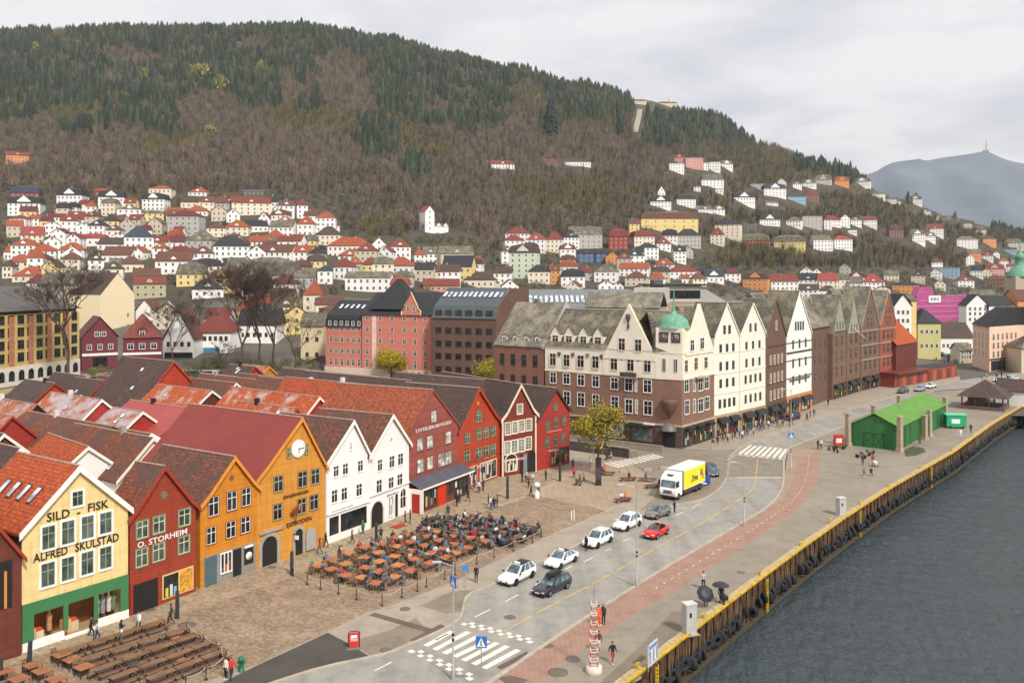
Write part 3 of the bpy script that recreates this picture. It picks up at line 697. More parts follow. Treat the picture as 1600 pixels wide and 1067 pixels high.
 # --- yellow herring and fish house
B=wharf('wharf_house','pale yellow gabled house lettered SILD FISK with green shop front',(34,1020),(200,964),(30,832),(203,792),(122,731),29,W_YEL,T_OR,TR_W,inset=(3.9,2.2),barge=.55,side=brick('8a5a48','7a4a3c','9a8a7a'))
B.zoom(0,640,4)
for q in((450,518,553,92),(262,342,797,142),(384,464,765,142),(508,584,733,140),(622,696,705,132),(256,341,1028,145),(383,462,992,143),(506,582,956,140),(622,696,922,135)):B.win(*q,'yellow')
for q in(('SILD',290,434,700,56),('-',478,499,664,56),('FISK',548,676,636,52),('ALFRED',205,421,955,54),('SKULSTAD',468,740,886,54)):B.text(*q,BLACK)
w=B.w;GRN=paint('3f7a4c',.5,.08);zt=3.9
panel(B,0,w,zt-1.0,zt+.02,GRN,'fascia',.1)
for x0,x1 in((0,.95),(w*.365,w*.41),(w*.655,w*.70),(w-.75,w)):panel(B,x0,x1,.75,zt-1.0,GRN,'post',.09)
panel(B,0,w*.37,0,.75,WHITE,'plinth',.14);panel(B,w*.69,w,0,.75,WHITE,'plinth',.14);panel(B,w*.37,w*.69,0,.2,WHITE,'doorstep',.35)
b=MB();b.box(0,w,.05,2.15,-.0,.12,paint('a08a6a'));b.box(.05,w-.05,2.1,2.18,.12,3.8,paint('7a4a2c',.8,.5,0,.9));b.box(0,.1,0,2.2,.1,3.9,paint('c9b290'));b.box(w-.1,w,0,2.2,.1,3.9,paint('c9b290'));b.box(.1,w-.1,.3,2.1,3.55,3.6,lamp_mat('ffd9a0',.8));b.build('shop_interior',B.root)
for i,(x,hh,c)in enumerate(((.13,1.2,'c9a27c'),(.2,.9,'d9c8a8'),(.29,1.3,'b8885c'),(.45,1.1,'d9a878'),(.52,.8,'c9b494'),(.74,1.5,'d9d3c8'),(.8,1.3,'8a8a90'),(.86,1.5,'c8c0b8'),(.91,1.0,'6a7a5a'))):
 b=MB();X=w*x
 if x>.7 or i==2:b.lathe((X,.9,.8),[(.2,0),(.24,.5),(.2,.9),(.28,1.25),(.1,1.45),(.12,1.6),(.13,1.75),(.02,1.86)],paint(c),8);b.build('mannequin',B.root)
 else:b.box(X-.35,X+.35,.8,1.4,.12,.12+hh,paint(c));b.box(X-.25,X+.25,.85,1.3,.13+hh,.35+hh,paint('c8502a'));b.build('display_box',B.root)
sk=MB()
for i in range(4):
 y=2.2+i*1.75;ee=B.prof[0];aa=B.prof[1];k=(aa[1]-ee[1])/(aa[0]-ee[0]);xm=aa[0]*.46;n=Vector((-k,0,1)).normalized()
 sk=MB();fr=lambda x,yy,z,xm=xm,y=y,k=k,n=n:Vector((xm+x,y+yy,ee[1]+k*(xm+x)+.2))+n*z
 sk.box(-.6,.6,-.32,.32,0,.14,paint('5a3a34'),fr);sk.box(-.52,.52,-.25,.25,.14,.16,glass('b8bccb',.1),fr);sk.build('roof_window',B.roof)
 # --- dark red O. Storheim
B=wharf('wharf_house','dark red gabled house lettered O. STORHEIM with a round attic window',(203,962),(306,924),(197,811),(309,790),(255,731),214,W_RED,T_RB2,TR_R,inset=(0.01,.01),kink=.15)
B.zoom(0,640,4)
for q in((852,924,748,104),(957,1028,716,104),(1116,1186,672,100),(850,920,922,108),(955,1026,888,108),(1114,1182,842,104)):B.win(*q,'storheim')
B.text('O. STORHEIM',856,1166,864,36,WHITE)
def round_win(B,x,y,r,fm,gm=GL_G):
 a,z,d=B.u(x,y);rr=r/B.z[2]*d/F;b=MB()
 b.prism([(a+(rr*1.3)*math.cos(t),-.08,z+(rr*1.3)*math.sin(t))for t in[k*math.pi/8 for k in range(16)]],[(a+(rr*1.3)*math.cos(t),.01,z+(rr*1.3)*math.sin(t))for t in[k*math.pi/8 for k in range(16)]],fm)
 o=b.build('round_window',B.root);g=MB();g.face([(a+rr*math.cos(t),-.09,z+rr*math.sin(t))for t in[k*math.pi/8 for k in range(16)]],gm)
 g.box(a-.03,a+.03,-.11,-.091,z-rr,z+rr,fm);g.box(a-rr,a+rr,-.105,-.092,z-.03,z+.03,fm);g.build('pane',o)
round_win(B,1025,533,17,GREEN_W)
B.zoom(0,800,4)
x0,x1,z0,z1=B.rect(830,430,985,610);z0=0;panel(B,x0-.2,x1+.2,0,z1+.2,TR_R,'portal',.06);panel(B,x0,x1,0.02,z1,DARKIN,'passage_shade',.08)  # flat dark panel stands for the shade inside the passage
x0,x1,z0,z1=B.rect(1020,372,1200,505)
panel(B,x0-.12,x1+.12,z0-.12,z1+.12,paint('d9c27a'),'shop_frame',.07);panel(B,x0,x0+(x1-x0)*.5,z0,z1,GL_D,'shop_window',.09);panel(B,x0+(x1-x0)*.55,x1,z0,z1,paint('d99a3a',.5,.6,0,3),'shop_window',.09)
b=MB();
for fx,c,hh in((.1,'d9c040',.9),(.25,'cfd6d0',1.1),(.38,'8ab0c8',.8)):b.box(x0+(x1-x0)*fx-.15,x0+(x1-x0)*fx+.15,-.12,-.091,z0+.05,z0+hh,paint(c))
b.build('display',B.root)
# --- orange house
B=wharf('wharf_house','bright orange gabled house with grey shop front and six tall windows',(313,920),(402,889),(310,791),(405,760),(365,716),256,W_ORG,T_RB,TR_O,kink=.15)
B.zoom(195,690,7.113)
for q in((930,1040,715,210),(1135,1240,655,205),(1298,1396,612,195)):B.win(*q,'orange')
round_win(B,1187,395,26,paint('b06a20'))
B.zoom(195,800,6.668)
for q in((850,945,243,175),(1055,1150,178,170),(1208,1302,130,165)):B.win(*q,'orange')
w=B.w
panel(B,w*.06,w*.96,0,3.0,paint('8c8a82'),'shop_front',.05);panel(B,w*.07,w*.27,.05,2.9,paint('4f6468'),'door',.08);shopwin(B,w*.33,w*.52,.9,2.8,WHITE,-.05,4);panel(B,w*.55,w*.70,.1,2.85,DARKIN,'door',.08);panel(B,w*.75,w*.92,.9,2.6,DARKIN,'shop_window',.08)
panel(B,w*.76,w*.91,2.62,2.85,WHITE,'sign',.1)
b=MB();b.lathe((w*.835,-.09,1.75),[(.05,0),(.42,0),(.42,.03),(.3,.03),(.3,.035),(0.001,.035)],WHITE,14,ax=Matrix.Rotation(R(90),3,'X'));b.build('window_emblem',B.root)
# --- clock house
B=wharf('wharf_house','amber gabled house with white clock between two small attic windows',(402,889),(508,852),(406,748),(511,727),(470,655),297,W_OR2,T_MAR,TR_O,kink=.1)
B.zoom(400,650,5.08)
for q in((247,274,293,72),(387,412,262,70),(142,212,537,120),(332,404,500,120),(437,502,478,116),(137,204,757,122),(329,394,712,118),(427,491,682,115)):B.win(*q,'clock')
a,z,d=B.u(333,258);b=MB();ax_=Matrix.Rotation(R(90),3,'X')
b.lathe((a,-.02,z),[(1.0,0),(1.0,.12),(.9,.13),(0.001,.13)],WHITE,20,ax=ax_);ck=b.build('clock',B.root)
b=MB();b.box(a-.04,a+.04,-.18,-.155,z-.5,z+.08,BLACK);b.box(a-.08,a+.72,-.20,-.181,z-.04,z+.04,BLACK)
for k in range(12):
 t=k*math.pi/6;b.box(a+.82*math.cos(t)-.035,a+.82*math.cos(t)+.035,-.17,-.153,z+.82*math.sin(t)-.035,z+.82*math.sin(t)+.035,BLACK)
b.build('clock_hands',ck)
B.text('ENHJ\u00d8RNINGEN',217,414,660,28,paint('4a3420'));B.text('SJ\u00d8BODEN',237,438,884,36,paint('33241a'))
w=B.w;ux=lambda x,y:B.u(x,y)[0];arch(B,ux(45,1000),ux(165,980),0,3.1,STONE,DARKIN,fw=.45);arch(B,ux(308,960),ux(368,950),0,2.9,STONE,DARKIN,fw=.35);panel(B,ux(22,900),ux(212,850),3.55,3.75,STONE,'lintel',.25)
b=MB();x=ux(430,960);b.prism([(x+.75*math.cos(k*math.pi/6)if k<7 else x+(-.75 if k==7 else .75),-.2,(1.9+.75*math.sin(k*math.pi/6))if k<7 else .2)for k in range(9)],[(x+.75*math.cos(k*math.pi/6)if k<7 else x+(-.75 if k==7 else .75),-.1,(1.9+.75*math.sin(k*math.pi/6))if k<7 else .2)for k in range(9)],paint('a8a49c'));b.build('door_leaf',B.root)
a,z,d=B.u(275,745);b=MB();hm=paint('8c4a28',.6)
b.tube([(a+.1,-.1,z-.5),(a+.05,-.55,z),(a+.35,-.95,z+.55),(a+.55,-1.05,z+.75)],[.28,.25,.18,.08],hm,8);b.tube([(a+.3,-.9,z+.5),(a-.0,-1.35,z+.35),(a-.1,-1.5,z+.2)],[.2,.16,.09],hm,8)
b.tube([(a+.2,-1.2,z+.55),(a+.05,-1.7,z+1.15)],[.05,.01],WHITE,5);b.build('figurehead',B.root)
b=MB();b.box(w*.5,w*.52,-.8,-.02,2.5,2.55,BLACK);b.box(w*.5,w*.515,-.8,-.3,2.0,2.45,WHITE);b.build('hanging_sign',B.root)
# --- two white houses
B=wharf('wharf_house','white gabled house with a slit attic window above the pub lettered O\'CONNOR\'S',(510,851),(577,826),(514,722),(577,712),(551,659),442,W_WHI,T_RB,TR_W,barge=.45)
B.zoom(400,650,5.08)
for q in((743,759,238,56),(613,654,437,86),(686,729,420,86),(806,847,396,84),(598,644,635,98),(676,721,617,96),(794,839,585,94)):B.win(*q,'white')
B.text("O'CONNOR'S",600,768,778,22,BLACK)
w=B.w;panel(B,0,w,3.35,3.5,TR_W,'cornice',.2);panel(B,.5,w*.27,.9,2.95,GL_D,'shop_window',.04);panel(B,w*.32,w*.93,.9,2.95,GL_D,'shop_window',.04)
B=wharf('wharf_house','white gabled house with a paired round attic light and an arched gateway',(577,826),(639,800),(577,712),(640,692),(612,650),500,W_WHI,T_RB,TR_W,barge=.45)
B.zoom(400,650,5.08)
for q in((963,1001,388,90),(1056,1097,362,90),(1124,1166,342,88),(954,997,558,104),(1049,1091,533,98),(1119,1161,508,98)):B.win(*q,'white')
round_win(B,1072,180,11,WHITE,GL_D)
w=B.w;panel(B,0,w,3.9,4.05,TR_W,'cornice',.2);B.text('BakerBrun',1038,1130,640,16,paint('55504c'),shear=.3)
arch(B,w*.0+.3,w*.32,0,3.0,paint('d8d2c6'),DARKIN,fw=.2);shopwin(B,w*.46,w*.58,.6,3.0,WHITE,0,3)
arch(B,w*.62,w*.70,.1,3.1,WHITE,DARKIN,fw=.12,name='door');arch(B,w*.76,w*.9,1.0,3.4,WHITE,GL_D,fw=.12,name='arched_window',bars=2,barm=WHITE)
# --- tarpaulin red house
B=wharf('wharf_house','gabled house behind dull red printed sheeting lettered STIFTELSEN BRYGGEN',(639,799),(716,768),(641,677),(716,664),(676,611),528,W_TARP,T_RUST,paint('8a463c'),side=paint('d8d0c8',.7,.15),barge=.2,fr=.1)
B.zoom(630,600,5.333)
for q in((230,276,270,96),(112,164,502,105),(197,246,480,105),(349,397,443,102),(114,169,680,112),(198,247,654,108),(289,344,630,110),(349,401,612,108)):B.win(*q,'tarp')
B.text('STIFTELSEN BRYGGEN',100,396,408,27,paint('e8e2da'))
w=B.w;b=MB();b.face([(-.2,-.05,4.1),(w+.7,-.05,4.1),(w+.7,-2.3,3.1),(-.2,-2.3,3.1)],boards('5a5660',.5,.2,True));b.face([(-.2,-2.3,3.02),(w+.7,-2.3,3.02),(w+.7,-.05,4.02),(-.2,-.05,4.02)],TR_W)
b.box(-.3,-.15,-2.4,-.05,0,3.1,TR_W);b.box(-.2,w+.7,-2.4,-2.3,3.0,3.2,TR_W);b.build('lean_to_roof',B.root);b=MB();b.box(-.36,-.29,-1.9,-.7,0,2.5,paint('a8281c'));b.build('side_door',B.root)
panel(B,0.1,w,0,3.05,paint('7a3a2c',.7,.3),'shop_front',.01,y=-1.9);panel(B,w*.32,w*.48,0,2.8,paint('c8320e'),'door',.06,y=-1.93);shopwin(B,w*.06,w*.28,.6,2.7,None,-1.93,4);shopwin(B,w*.53,w*.63,1.2,2.5,None,-1.93,2);shopwin(B,w*.66,w*.95,.4,2.7,None,-1.93,5)
# --- bright orange-red
B=wharf('wharf_house','vivid orange red gabled house lettered KNUT SKURTVEIT with a round medallion',(716,768),(781,758-14),(717,675),(781,658),(747,608),635,W_RO,T_DK,paint('b5391d'),kink=.25)
B=B.zoom(630,600,5.333)
for q in((605,648,270,88),(512,551,452,84),(610,647,418,84),(666,707,404,82),(727,767,391,80),(507,552,606,98),(605,649,581,98),(664,709,567,97),(724,767,551,94)):B.win(*q,'red')
B.text('KNUT SKURTVEIT',520,748,736,28,paint('e8c8c0'))
round_win(B,622,162,12,paint('c8903a'),paint('d8a050'))
w=B.w;panel(B,0,w,3.75,3.9,paint('a8361c'),'cornice',.15);shopwin(B,w*.1,w*.42,.4,2.9,paint('c8a890'));shopwin(B,w*.5,w*.9,.4,2.9,paint('d8cdb8'))
# --- cream trimmed dark red
B=wharf('wharf_house','dark maroon gabled house with cream trim and two rows of cream windows',(784,757-14+2),(838,742-14+8),(783,655),(840,646),(813,602),692,W_DR,T_DK,TR_C,kink=.35,barge=.5)
B.zoom(630,600,5.333)
for q in((950,993,208,78),(850,893,372,96),(909,950,360,96),(964,1008,348,94),(1025,1068,338,92),(845,891,532,104),(904,948,520,104),(962,1006,508,102),(1019,1065,492,102)):B.win(*q,'cream')
B.text('NORWEGIAN WORLD',832,1014,652,22,paint('e8d0d0'))
w=B.w
for x in(0,w-.3):panel(B,x,x+.3,0,B.prof[0][1],TR_C,'corner_board',.08)
arch(B,w*.1,w*.42,.7,3.3,TR_C,GL_D,fw=.16,name='arched_shop_window');shopwin(B,w*.12,w*.40,.75,2.4,CREAM,-.02,5,('a82430','d8d4cc','2a2a2e','c8a860'));panel(B,w*.52,w*.60,.1,3.0,DARKIN,'door',.05);panel(B,w*.62,w*.72,.1,3.0,paint('6d8a88'),'door',.05);arch(B,w*.76,w*1.0-.35,0,3.3,DARK,DARKIN,fw=.12)
# --- end house
B=wharf('wharf_house','red gabled end house with grey windows and pale pink shop lettering',(839,735.5),(890,724),(842,655),(890,640),(868,608),800,W_RD,T_DK,TR_DG,kink=.2,barge=.3)
B.zoom(630,600,5.333)
for q in((1254,1281,188,70),(1187,1217,345,82),(1253,1286,318,82),(1321,1349,303,76),(1180,1214,484,82),(1252,1286,470,82),(1314,1344,448,72)):B.win(*q,'red2')
B.text('TILBORDS BRYGGEN',1190,1318,408,12,paint('e0a8a8'));B.text('TILBORDS',1208,1294,566,16,paint('f0c8c8'))
w=B.w;shopwin(B,w*.42,w*.96,.5,2.9,paint('6a2a24'),0,9)
# --- neighbour at the picture edge
B=Bld('wharf_house',G(-60,1052),G(33,1024),'plain brownish red timber house at the corner beside the yellow shop','house')
gable_shell(B,[(0,9.0),(B.w*.4,12.0),(B.w,8.2)],12,W_BR,T_DK,TR_R,barge=.3)
panel(B,B.w-1.6,B.w-.7,4.2,8.0,DARKIN,'window',.05);panel(B,B.w-1.3,B.w-1.1,4.2,7.2,paint('c8863a'),'lamp_panel',.08)
# ---------------------------------------------------------------- timber rows behind the wharf fronts
TD=Vector((.586,.810,0));ND=Vector((-.810,.586,0)) # along the facades / inwards
def roofhouse(label,apex,rz,hw,ez,L,wall,roof,trim=TR_R,rot=0,cat='house',ov=.3,barge=.3,name='warehouse',wins=0,ws='red'):
 """gable house given by the photo pixel of its front ridge end, ridge height, half width, eave height and length"""
 P=G(apex[0],apex[1],rz);P.z=0;M=Matrix.Rotation(R(rot),3,'Z');t=M @ TD
 B=Bld(name,P-t*hw,P+t*hw,label,cat,'timber warehouses behind the wharf fronts')
 B.wall,B.roof=gable_shell(B,[(0,ez),(hw,rz),(2*hw,ez)],L,wall,roof,trim,ov=ov,barge=barge)
 for k in range(rnd.choice((0,1,2,2,3))):
  x=rnd.uniform(.2,.8)*hw;y=rnd.uniform(.15,.8)*L;s_=rnd.choice((1,-1));sl=(rz-ez)/hw;xx=x if s_>0 else 2*hw-x;zz=ez+sl*x;n_=Vector((-sl*s_,0,1)).normalized();u_=Vector((s_,0,sl)).normalized()
  q=MB();fr_=lambda a,b_,c:Vector((xx,y+a,zz))+u_*b_+n_*(c+.2)
  q.box(-.35,.35,-.45,.45,0,.1,paint('8d8a88'),fr_);q.box(-.28,.28,-.36,.36,.101,.12,glass('c8ccd2',.1),fr_);q.build('roof_window',B.roof)
 if rnd.random()<.5:q=MB();y=rnd.uniform(.3,.8)*L;q.box(hw-.3,hw+.3,y-.3,y+.3,rz-.4,rz+1.0,rnd.choice((STONE,BLACK,paint('d8d4cc'))));q.build('chimney',B.roof)
 for k in range(wins):put_win(B.root,hw+(k-(wins-1)/2)*1.1,ez+.6,.8,1.2,ws)
 return B
roofhouse('dark tiled warehouse with a tall orange red end gable and three small windows',(271,566),14.5,7.5,6.5,16,W_RO,tiles('6a4e46','57443f','6f4a40',.6,dirt=.3),paint('b5391d'),wins=3,ws='small')
roofhouse('low warehouse whose orange tiles are bleached grey along the ridge',(158,626),10.8,5.0,6.5,16,W_RD,T_WORN,TR_W)
roofhouse('warehouse with bleached orange tiles next to the pink sheet roof',(222,645),9.4,4.5,6,9,W_RD,T_WORN,TR_W)
roofhouse('small warehouse with patchy orange roof and black barge boards',(57,634),10.5,3.8,6.5,16,W_BR,T_WORN,BLACK)
roofhouse('long brown tiled warehouse behind the yellow herring house',(175,668),9.7,5.5,6,24,W_BR,T_RB2,TR_DG)
roofhouse('brown tiled warehouse with a small white end gable',(235,680),9.3,5.6,6,20,W_WHI,T_RB2,TR_W)
roofhouse('bright orange tiled annex with white barge boards behind the yellow house',(137,700),10.2,3.0,7.8,13,W_WHI,T_OR,TR_W,rot=-8)
roofhouse('dark tiled building at the picture edge beyond the yellow house',(30,703),12.4,4.5,7.5,14,W_WHI,T_DK,TR_W)
roofhouse('pink sheet roofed warehouse beside the maroon roof',(298,640),9.6,5.5,6,17,W_RD,T_PINK,TR_R)
roofhouse('brown tiled warehouse running back behind the red storeroom house',(238,686),10.8,4.6,6.5,18,W_WHI,T_RB2,TR_W)
roofhouse('orange tiled warehouse beside the maroon roof ridge',(462,640),11.4,3.0,8.5,13,W_RD,T_OR2,TR_R)
roofhouse('orange tiled warehouse behind the white wharf houses',(498,622),11.5,4.5,7.5,22,W_RD,T_OR2,TR_W)
roofhouse('long rust orange roofed warehouse reaching to the sheeted house',(660,612),13.4,3.6,9.4,31,W_WHI,tiles('cc6236','b95428',None,dirt=.25),TR_W)
roofhouse('rust tiled warehouse with pale barge boards behind the long orange roof',(415,596),11.0,5,7,20,W_BR,T_RB2,TR_W)
roofhouse('brown tiled warehouse below the street trees',(505,598),11.6,5,7,24,W_BR,T_RB,TR_R)
roofhouse('dark brown warehouse roof below the yellow street tree',(590,590),12.4,5,7.5,26,W_RD,T_DK,TR_R)
roofhouse('dark tiled warehouse behind the orange red house',(640,596),13,5,8,26,W_RD,T_DK,TR_R)
roofhouse('dark slate roofed warehouse before the bare tree group',(372,590),8.5,5.5,5.5,14,W_RD,T_BLK,TR_DG)
roofhouse('red warehouse with brown roof near the bare tree trunks',(398,574),10,3.0,7.5,9,W_RD,T_DK,TR_R)
roofhouse('orange roofed warehouse beside the white shed',(420,574),9.5,3.6,6.5,10,W_ORG,T_OR2,TR_O)
roofhouse('dark roofed red warehouse nearest the churchyard street',(85,600),9.0,4.4,5.5,12,W_RO,T_DK,TR_R)
roofhouse('orange red gabled warehouse between two dark roofs',(162,596),9.5,4.2,5.5,11,W_RO,T_DK,TR_R)
roofhouse('red gabled warehouse with mossy dark roof behind',(130,588),9.3,3.4,6,12,W_RD,T_DK,TR_R)
roofhouse('small red gabled warehouse at the back corner',(190,592),9.3,3.0,6,9,W_RD,T_RB,TR_R)
roofhouse('rust orange roofed warehouse behind the brown and white gables',(330,612),10.6,5.5,6.5,16,W_BR,T_OR2,TR_W)
roofhouse('brown roofed warehouse with white ridge boards and two roof windows',(368,600),10.8,5.2,6.5,14,W_BR,T_RB,TR_W)
roofhouse('rust red roofed warehouse at the edge behind the bleached roofs',(18,652),10.8,4.5,6.5,14,W_RD,T_OR2,TR_R)
roofhouse('brown roofed warehouse at the edge before the bleached roofs',(5,680),11,4.5,7,14,W_BR,T_DK,TR_W)
roofhouse('brick red roofed warehouse between the white houses and the tile ridge',(560,606),12,4.5,8,26,W_BR,T_RB,TR_R)
B=roofhouse('dark roofed warehouse directly behind the red end house',(790,598),13.6,5.2,8.5,24,W_RD,T_DK,TR_R)
# dormer on the maroon roof, white board roof by the yellow house
B=roofhouse('small amber dormer house standing out of the maroon roof',(358,676),12.4,1.6,10.6,6,W_OR2,T_PINK,TR_O,name='dormer_house',rot=0)
# white sheet roof
o=MB();p=[G(237,676,9),G(257,688,9),G(212,733,7),G(187,727,7)]
o.prism([v-Vector((0,0,.3))for v in p],p,paint('ddd8d0',.6,.1));o.prism([v-Vector((0,0,v.z))for v in p],[v-Vector((0,0,.31))for v in p],W_WHI);tag(o.build('flat_roofed_annex'),'white sheet roofed annex between the brown tile roofs','annex')
# white shed
B=Bld('shed',G(428,614,0)+Vector((0,40,0)),G(460,616,0)+Vector((0,40,0)),'small white shed with a dark pyramid roof behind the timber roofs','shed')
def block(B,h,depth,wall,name='wall',x0=0,y0=0,w=None,z0=0):
 b=MB();w=w or B.w;b.box(x0,x0+w,y0,y0+depth,z0,h,wall);return b.build(name,B.root)
def roof_mesh(b,x0,x1,y0,y1,z,rh,kind,mat,ov=.4,gab=None,flatf=.5):
 X0,X1,Y0,Y1=x0-ov,x1+ov,y0-ov,y1+ov;xm,ym=(X0+X1)/2,(Y0+Y1)/2
 if kind=='flat':b.box(X0,X1,Y0,Y1,z,z+rh,mat);return
 def slab(q):
  u=Vector((0,0,.15));b.poly([Vector(v)+u for v in q]+[Vector(v)for v in q],[tuple(range(len(q))),tuple(range(2*len(q)-1,len(q)-1,-1))]+[(i,len(q)+i,len(q)+(i+1)%len(q),(i+1)%len(q))for i in range(len(q))],mat)
 if kind=='hip':
  r=min(X1-X0,Y1-Y0)/2*.98
  if X1-X0>=Y1-Y0:A,Bp=(X0+r,ym,z+rh),(X1-r,ym,z+rh)
  else:A,Bp=(xm,Y0+r,z+rh),(xm,Y1-r,z+rh)
  c=[(X0,Y0,z),(X1,Y0,z),(X1,Y1,z),(X0,Y1,z)]
  if X1-X0>=Y1-Y0:qs=[[c[0],c[1],Bp,A],[c[1],c[2],Bp],[c[2],c[3],A,Bp],[c[3],c[0],A]]
  else:qs=[[c[0],c[1],A],[c[1],c[2],Bp,A],[c[2],c[3],Bp],[c[3],c[0],A,Bp]]
  for q in qs:slab(q)
 if kind=='gx':
  slab([(X0,Y0,z),(X1,Y0,z),(X1,ym,z+rh),(X0,ym,z+rh)]);slab([(X1,Y1,z),(X0,Y1,z),(X0,ym,z+rh),(X1,ym,z+rh)])
 if kind=='gy':
  slab([(X0,Y1,z),(X0,Y0,z),(xm,Y0,z+rh),(xm,Y1,z+rh)]);slab([(X1,Y0,z),(X1,Y1,z),(xm,Y1,z+rh),(xm,Y0,z+rh)])
 if kind=='mans':
  a=min(1.1,(Y1-Y0)*.12);h1=rh*.72;q0=[(X0,Y0,z),(X1,Y0,z),(X1,Y1,z),(X0,Y1,z)];q1=[(X0+a,Y0+a,z+h1),(X1-a,Y0+a,z+h1),(X1-a,Y1-a,z+h1),(X0+a,Y1-a,z+h1)]
  for i in range(4):slab([q0[i],q0[(i+1)%4],q1[(i+1)%4],q1[i]])
  roof_mesh(b,X0+a,X1-a,Y0+a,Y1-a,z+h1,rh-h1,'hip',mat,0)
def gab_fill(b,kind,x0,x1,y0,y1,z,rh,mat,ov=.4):
 k=rh/(((y1-y0)if kind=='gx' else(x1-x0))/2+ov);
 if kind=='gx':
  h=k*((y1-y0)/2)
  for x in(x0,x1):b.face([(x,y0,z),(x,y1,z),(x,(y0+y1)/2,z+h+k*ov*.9)],mat)
 if kind=='gy':
  h=k*((x1-x0)/2)
  for y in(y0,y1):b.face([(x0,y,z),(x1,y,z),((x0+x1)/2,y,z+h+k*ov*.9)],mat)
block(B,4,5,W_WHI);r=MB();roof_mesh(r,0,B.w,0,5,4,2,'hip',T_DK);r.build('roof',B.root)
def grid_wins(B,xs,zs,w,h,style,y=0.0,rz=0.0,skip=()):
 for i,z in enumerate(zs):
  for j,x in enumerate(xs):
   if(i,j)in skip:continue
   put_win(B.root,x if not rz else y,z,w,h,style,y if not rz else x,rz)
def side_wins(B,ys,zs,w,h,style,right=True):
 X=B.w if right else 0
 for z in zs:
  for y in ys:put_win(B.root,X,z,w,h,style,y,R(90)if right else R(-90))
def lin(a,b,n):return[a+(b-a)*(i+.5)/n for i in range(n)]
def dormer(B,par,x,y,z,w,h,wall,roof,style='small',gable=True,dep=2.2,rh=None):
 b=MB();b.box(x-w/2,x+w/2,y,y+dep,z,z+h,wall);rh=rh or w*.45
 if gable:b.face([(x-w/2,y,z+h),(x+w/2,y,z+h),(x,y,z+h+rh)],wall)
 o=b.build('dormer',B.root);r=MB()
 roof_mesh(r,x-w/2,x+w/2,y,y+dep,z+h,rh if gable else .2,'gy' if gable else 'flat',roof,.12);r.build('dormer_roof',o)
 put_win(o,x,z+h*.2,w*.6,h*.7,style,y)
def skyw(B,par,x,y,z,slope,w=.8,h=1.3,style=None): # roof window lying in a slope facing -y
 n=Vector((0,-math.sin(slope),math.cos(slope)));u=Vector((0,math.cos(slope),math.sin(slope)))
 fr=lambda a,b_,c:Vector((x+a,y,z))+u*b_+n*c
 b=MB();b.box(-w/2-.08,w/2+.08,-h/2-.08,h/2+.08,.12,.26,paint('4a4d50'),fr);b.box(-w/2,w/2,-h/2,h/2,.262,.28,glass('c4ccd2',.08),fr);b.build('roof_window',par)
def chimney(B,par,x,y,z,h=1.4,w=.6,m=None):
 b=MB();m=m or brick('7a4a3c','6a4034','8a8278',.24,.08);b.box(x-w/2,x+w/2,y-w/2,y+w/2,z,z+h,m);b.box(x-w/2-.06,x+w/2+.06,y-w/2-.06,y+w/2+.06,z+h,z+h+.12,STONE);b.build('chimney',par)
 # ---------------------------------------------------------------- white and brick corner building with green cupola
BRK=brick('8b5f4c','7a5242','9a8676',.3,.11);BRK_O=brick('a86a50','9a5d46','a88a78',.3,.11);BR2=brick('8a5442','7a4a3a','8a7466',.3,.11);BRD=brick('6e4a3c','5f4034','7a685c',.3,.11);BRG=brick('7c5c4a','6c4e40','86705f',.4,.15);BRR=brick('a04a34','8f402d','9a6a58',.3,.11)
CRM=paint('e9dfcc',.6,.06,0,.8);CRM2=paint('eae2d2',.6,.06,0,.8)
PL,PC1,PC2,PR=Vector((6.6,177,0)),G(1027,697),G(1065,701),G(1114,684)
PR=Vector((38.4,170.3,0))
B=Bld('corner_building',PL,PC1,'brick and cream corner building with gabled fronts and green copper cupola','building')
root=B.root;Minv=Matrix.Rotation(-root.rotation_euler.z,4,'Z')@ Matrix.Translation(-B.A)
loc=lambda p:Minv @ Vector(p)
c1,c2,r_=loc(PC1),loc(PC2),loc(PR);bl=Vector((0,15,0));br=r_+(r_-c2).normalized()*0+Vector((-3,15,0))
foot=[Vector((0,0,0)),c1,c2,r_,Vector((r_.x-8,r_.y+10,0)),Vector((0,15,0))]
def ring(b,pts,z0,z1,mat,out_=0.0):
 n=len(pts);cx=sum((p for p in pts),Vector())/n
 P=[p+(p-cx).normalized()*out_ for p in pts]
 b.prism([(p.x,p.y,z0)for p in P],[(p.x,p.y,z1)for p in P],mat)
for z0,z1,m,nme,o_ in((0,3.9,paint('5a4a40',.7,.3),'ground_floor',0),(3.9,12.3,BRK,'brick_wall',.04),(12.3,17.0,CRM,'cream_wall',.08)):
 b=MB();ring(b,foot,z0,z1,m,o_);b.build(nme,root)
b=MB();ring(b,foot,3.8,4.15,paint('b8a892'),.22);ring(b,foot,12.2,12.4,CREAM,.2);ring(b,foot,16.9,17.15,CREAM,.3);b.build('string_course',root)
r=MB();zr=24.2
ys=7.5
r.poly([(0,-.3,17.1),(c1.x,c1.y-.3,17.1),(c1.x,ys,zr),(0,ys,zr),(0,15.3,17.1),(c1.x,15.3,17.1)],[(0,1,2,3),(3,2,5,4),(0,3,4),(1,5,2)],T_GR)
d2=(r_-c2).normalized();n2=Vector((-d2.y,d2.x,0))*7.0
n2=-n2 if(c2+n2-c1).length>(c2-n2-c1).length else n2
r.poly([tuple(c2+Vector((0,0,17.1))),tuple(r_+Vector((0,0,17.1))),tuple(r_+n2+Vector((0,0,zr))),tuple(c2+n2+Vector((0,0,zr))),tuple(r_+n2*2+Vector((0,0,17.1))),tuple(c2+n2*2+Vector((0,0,17.1)))],[(0,1,2,3),(3,2,4,5),(1,4,2)],T_GR)
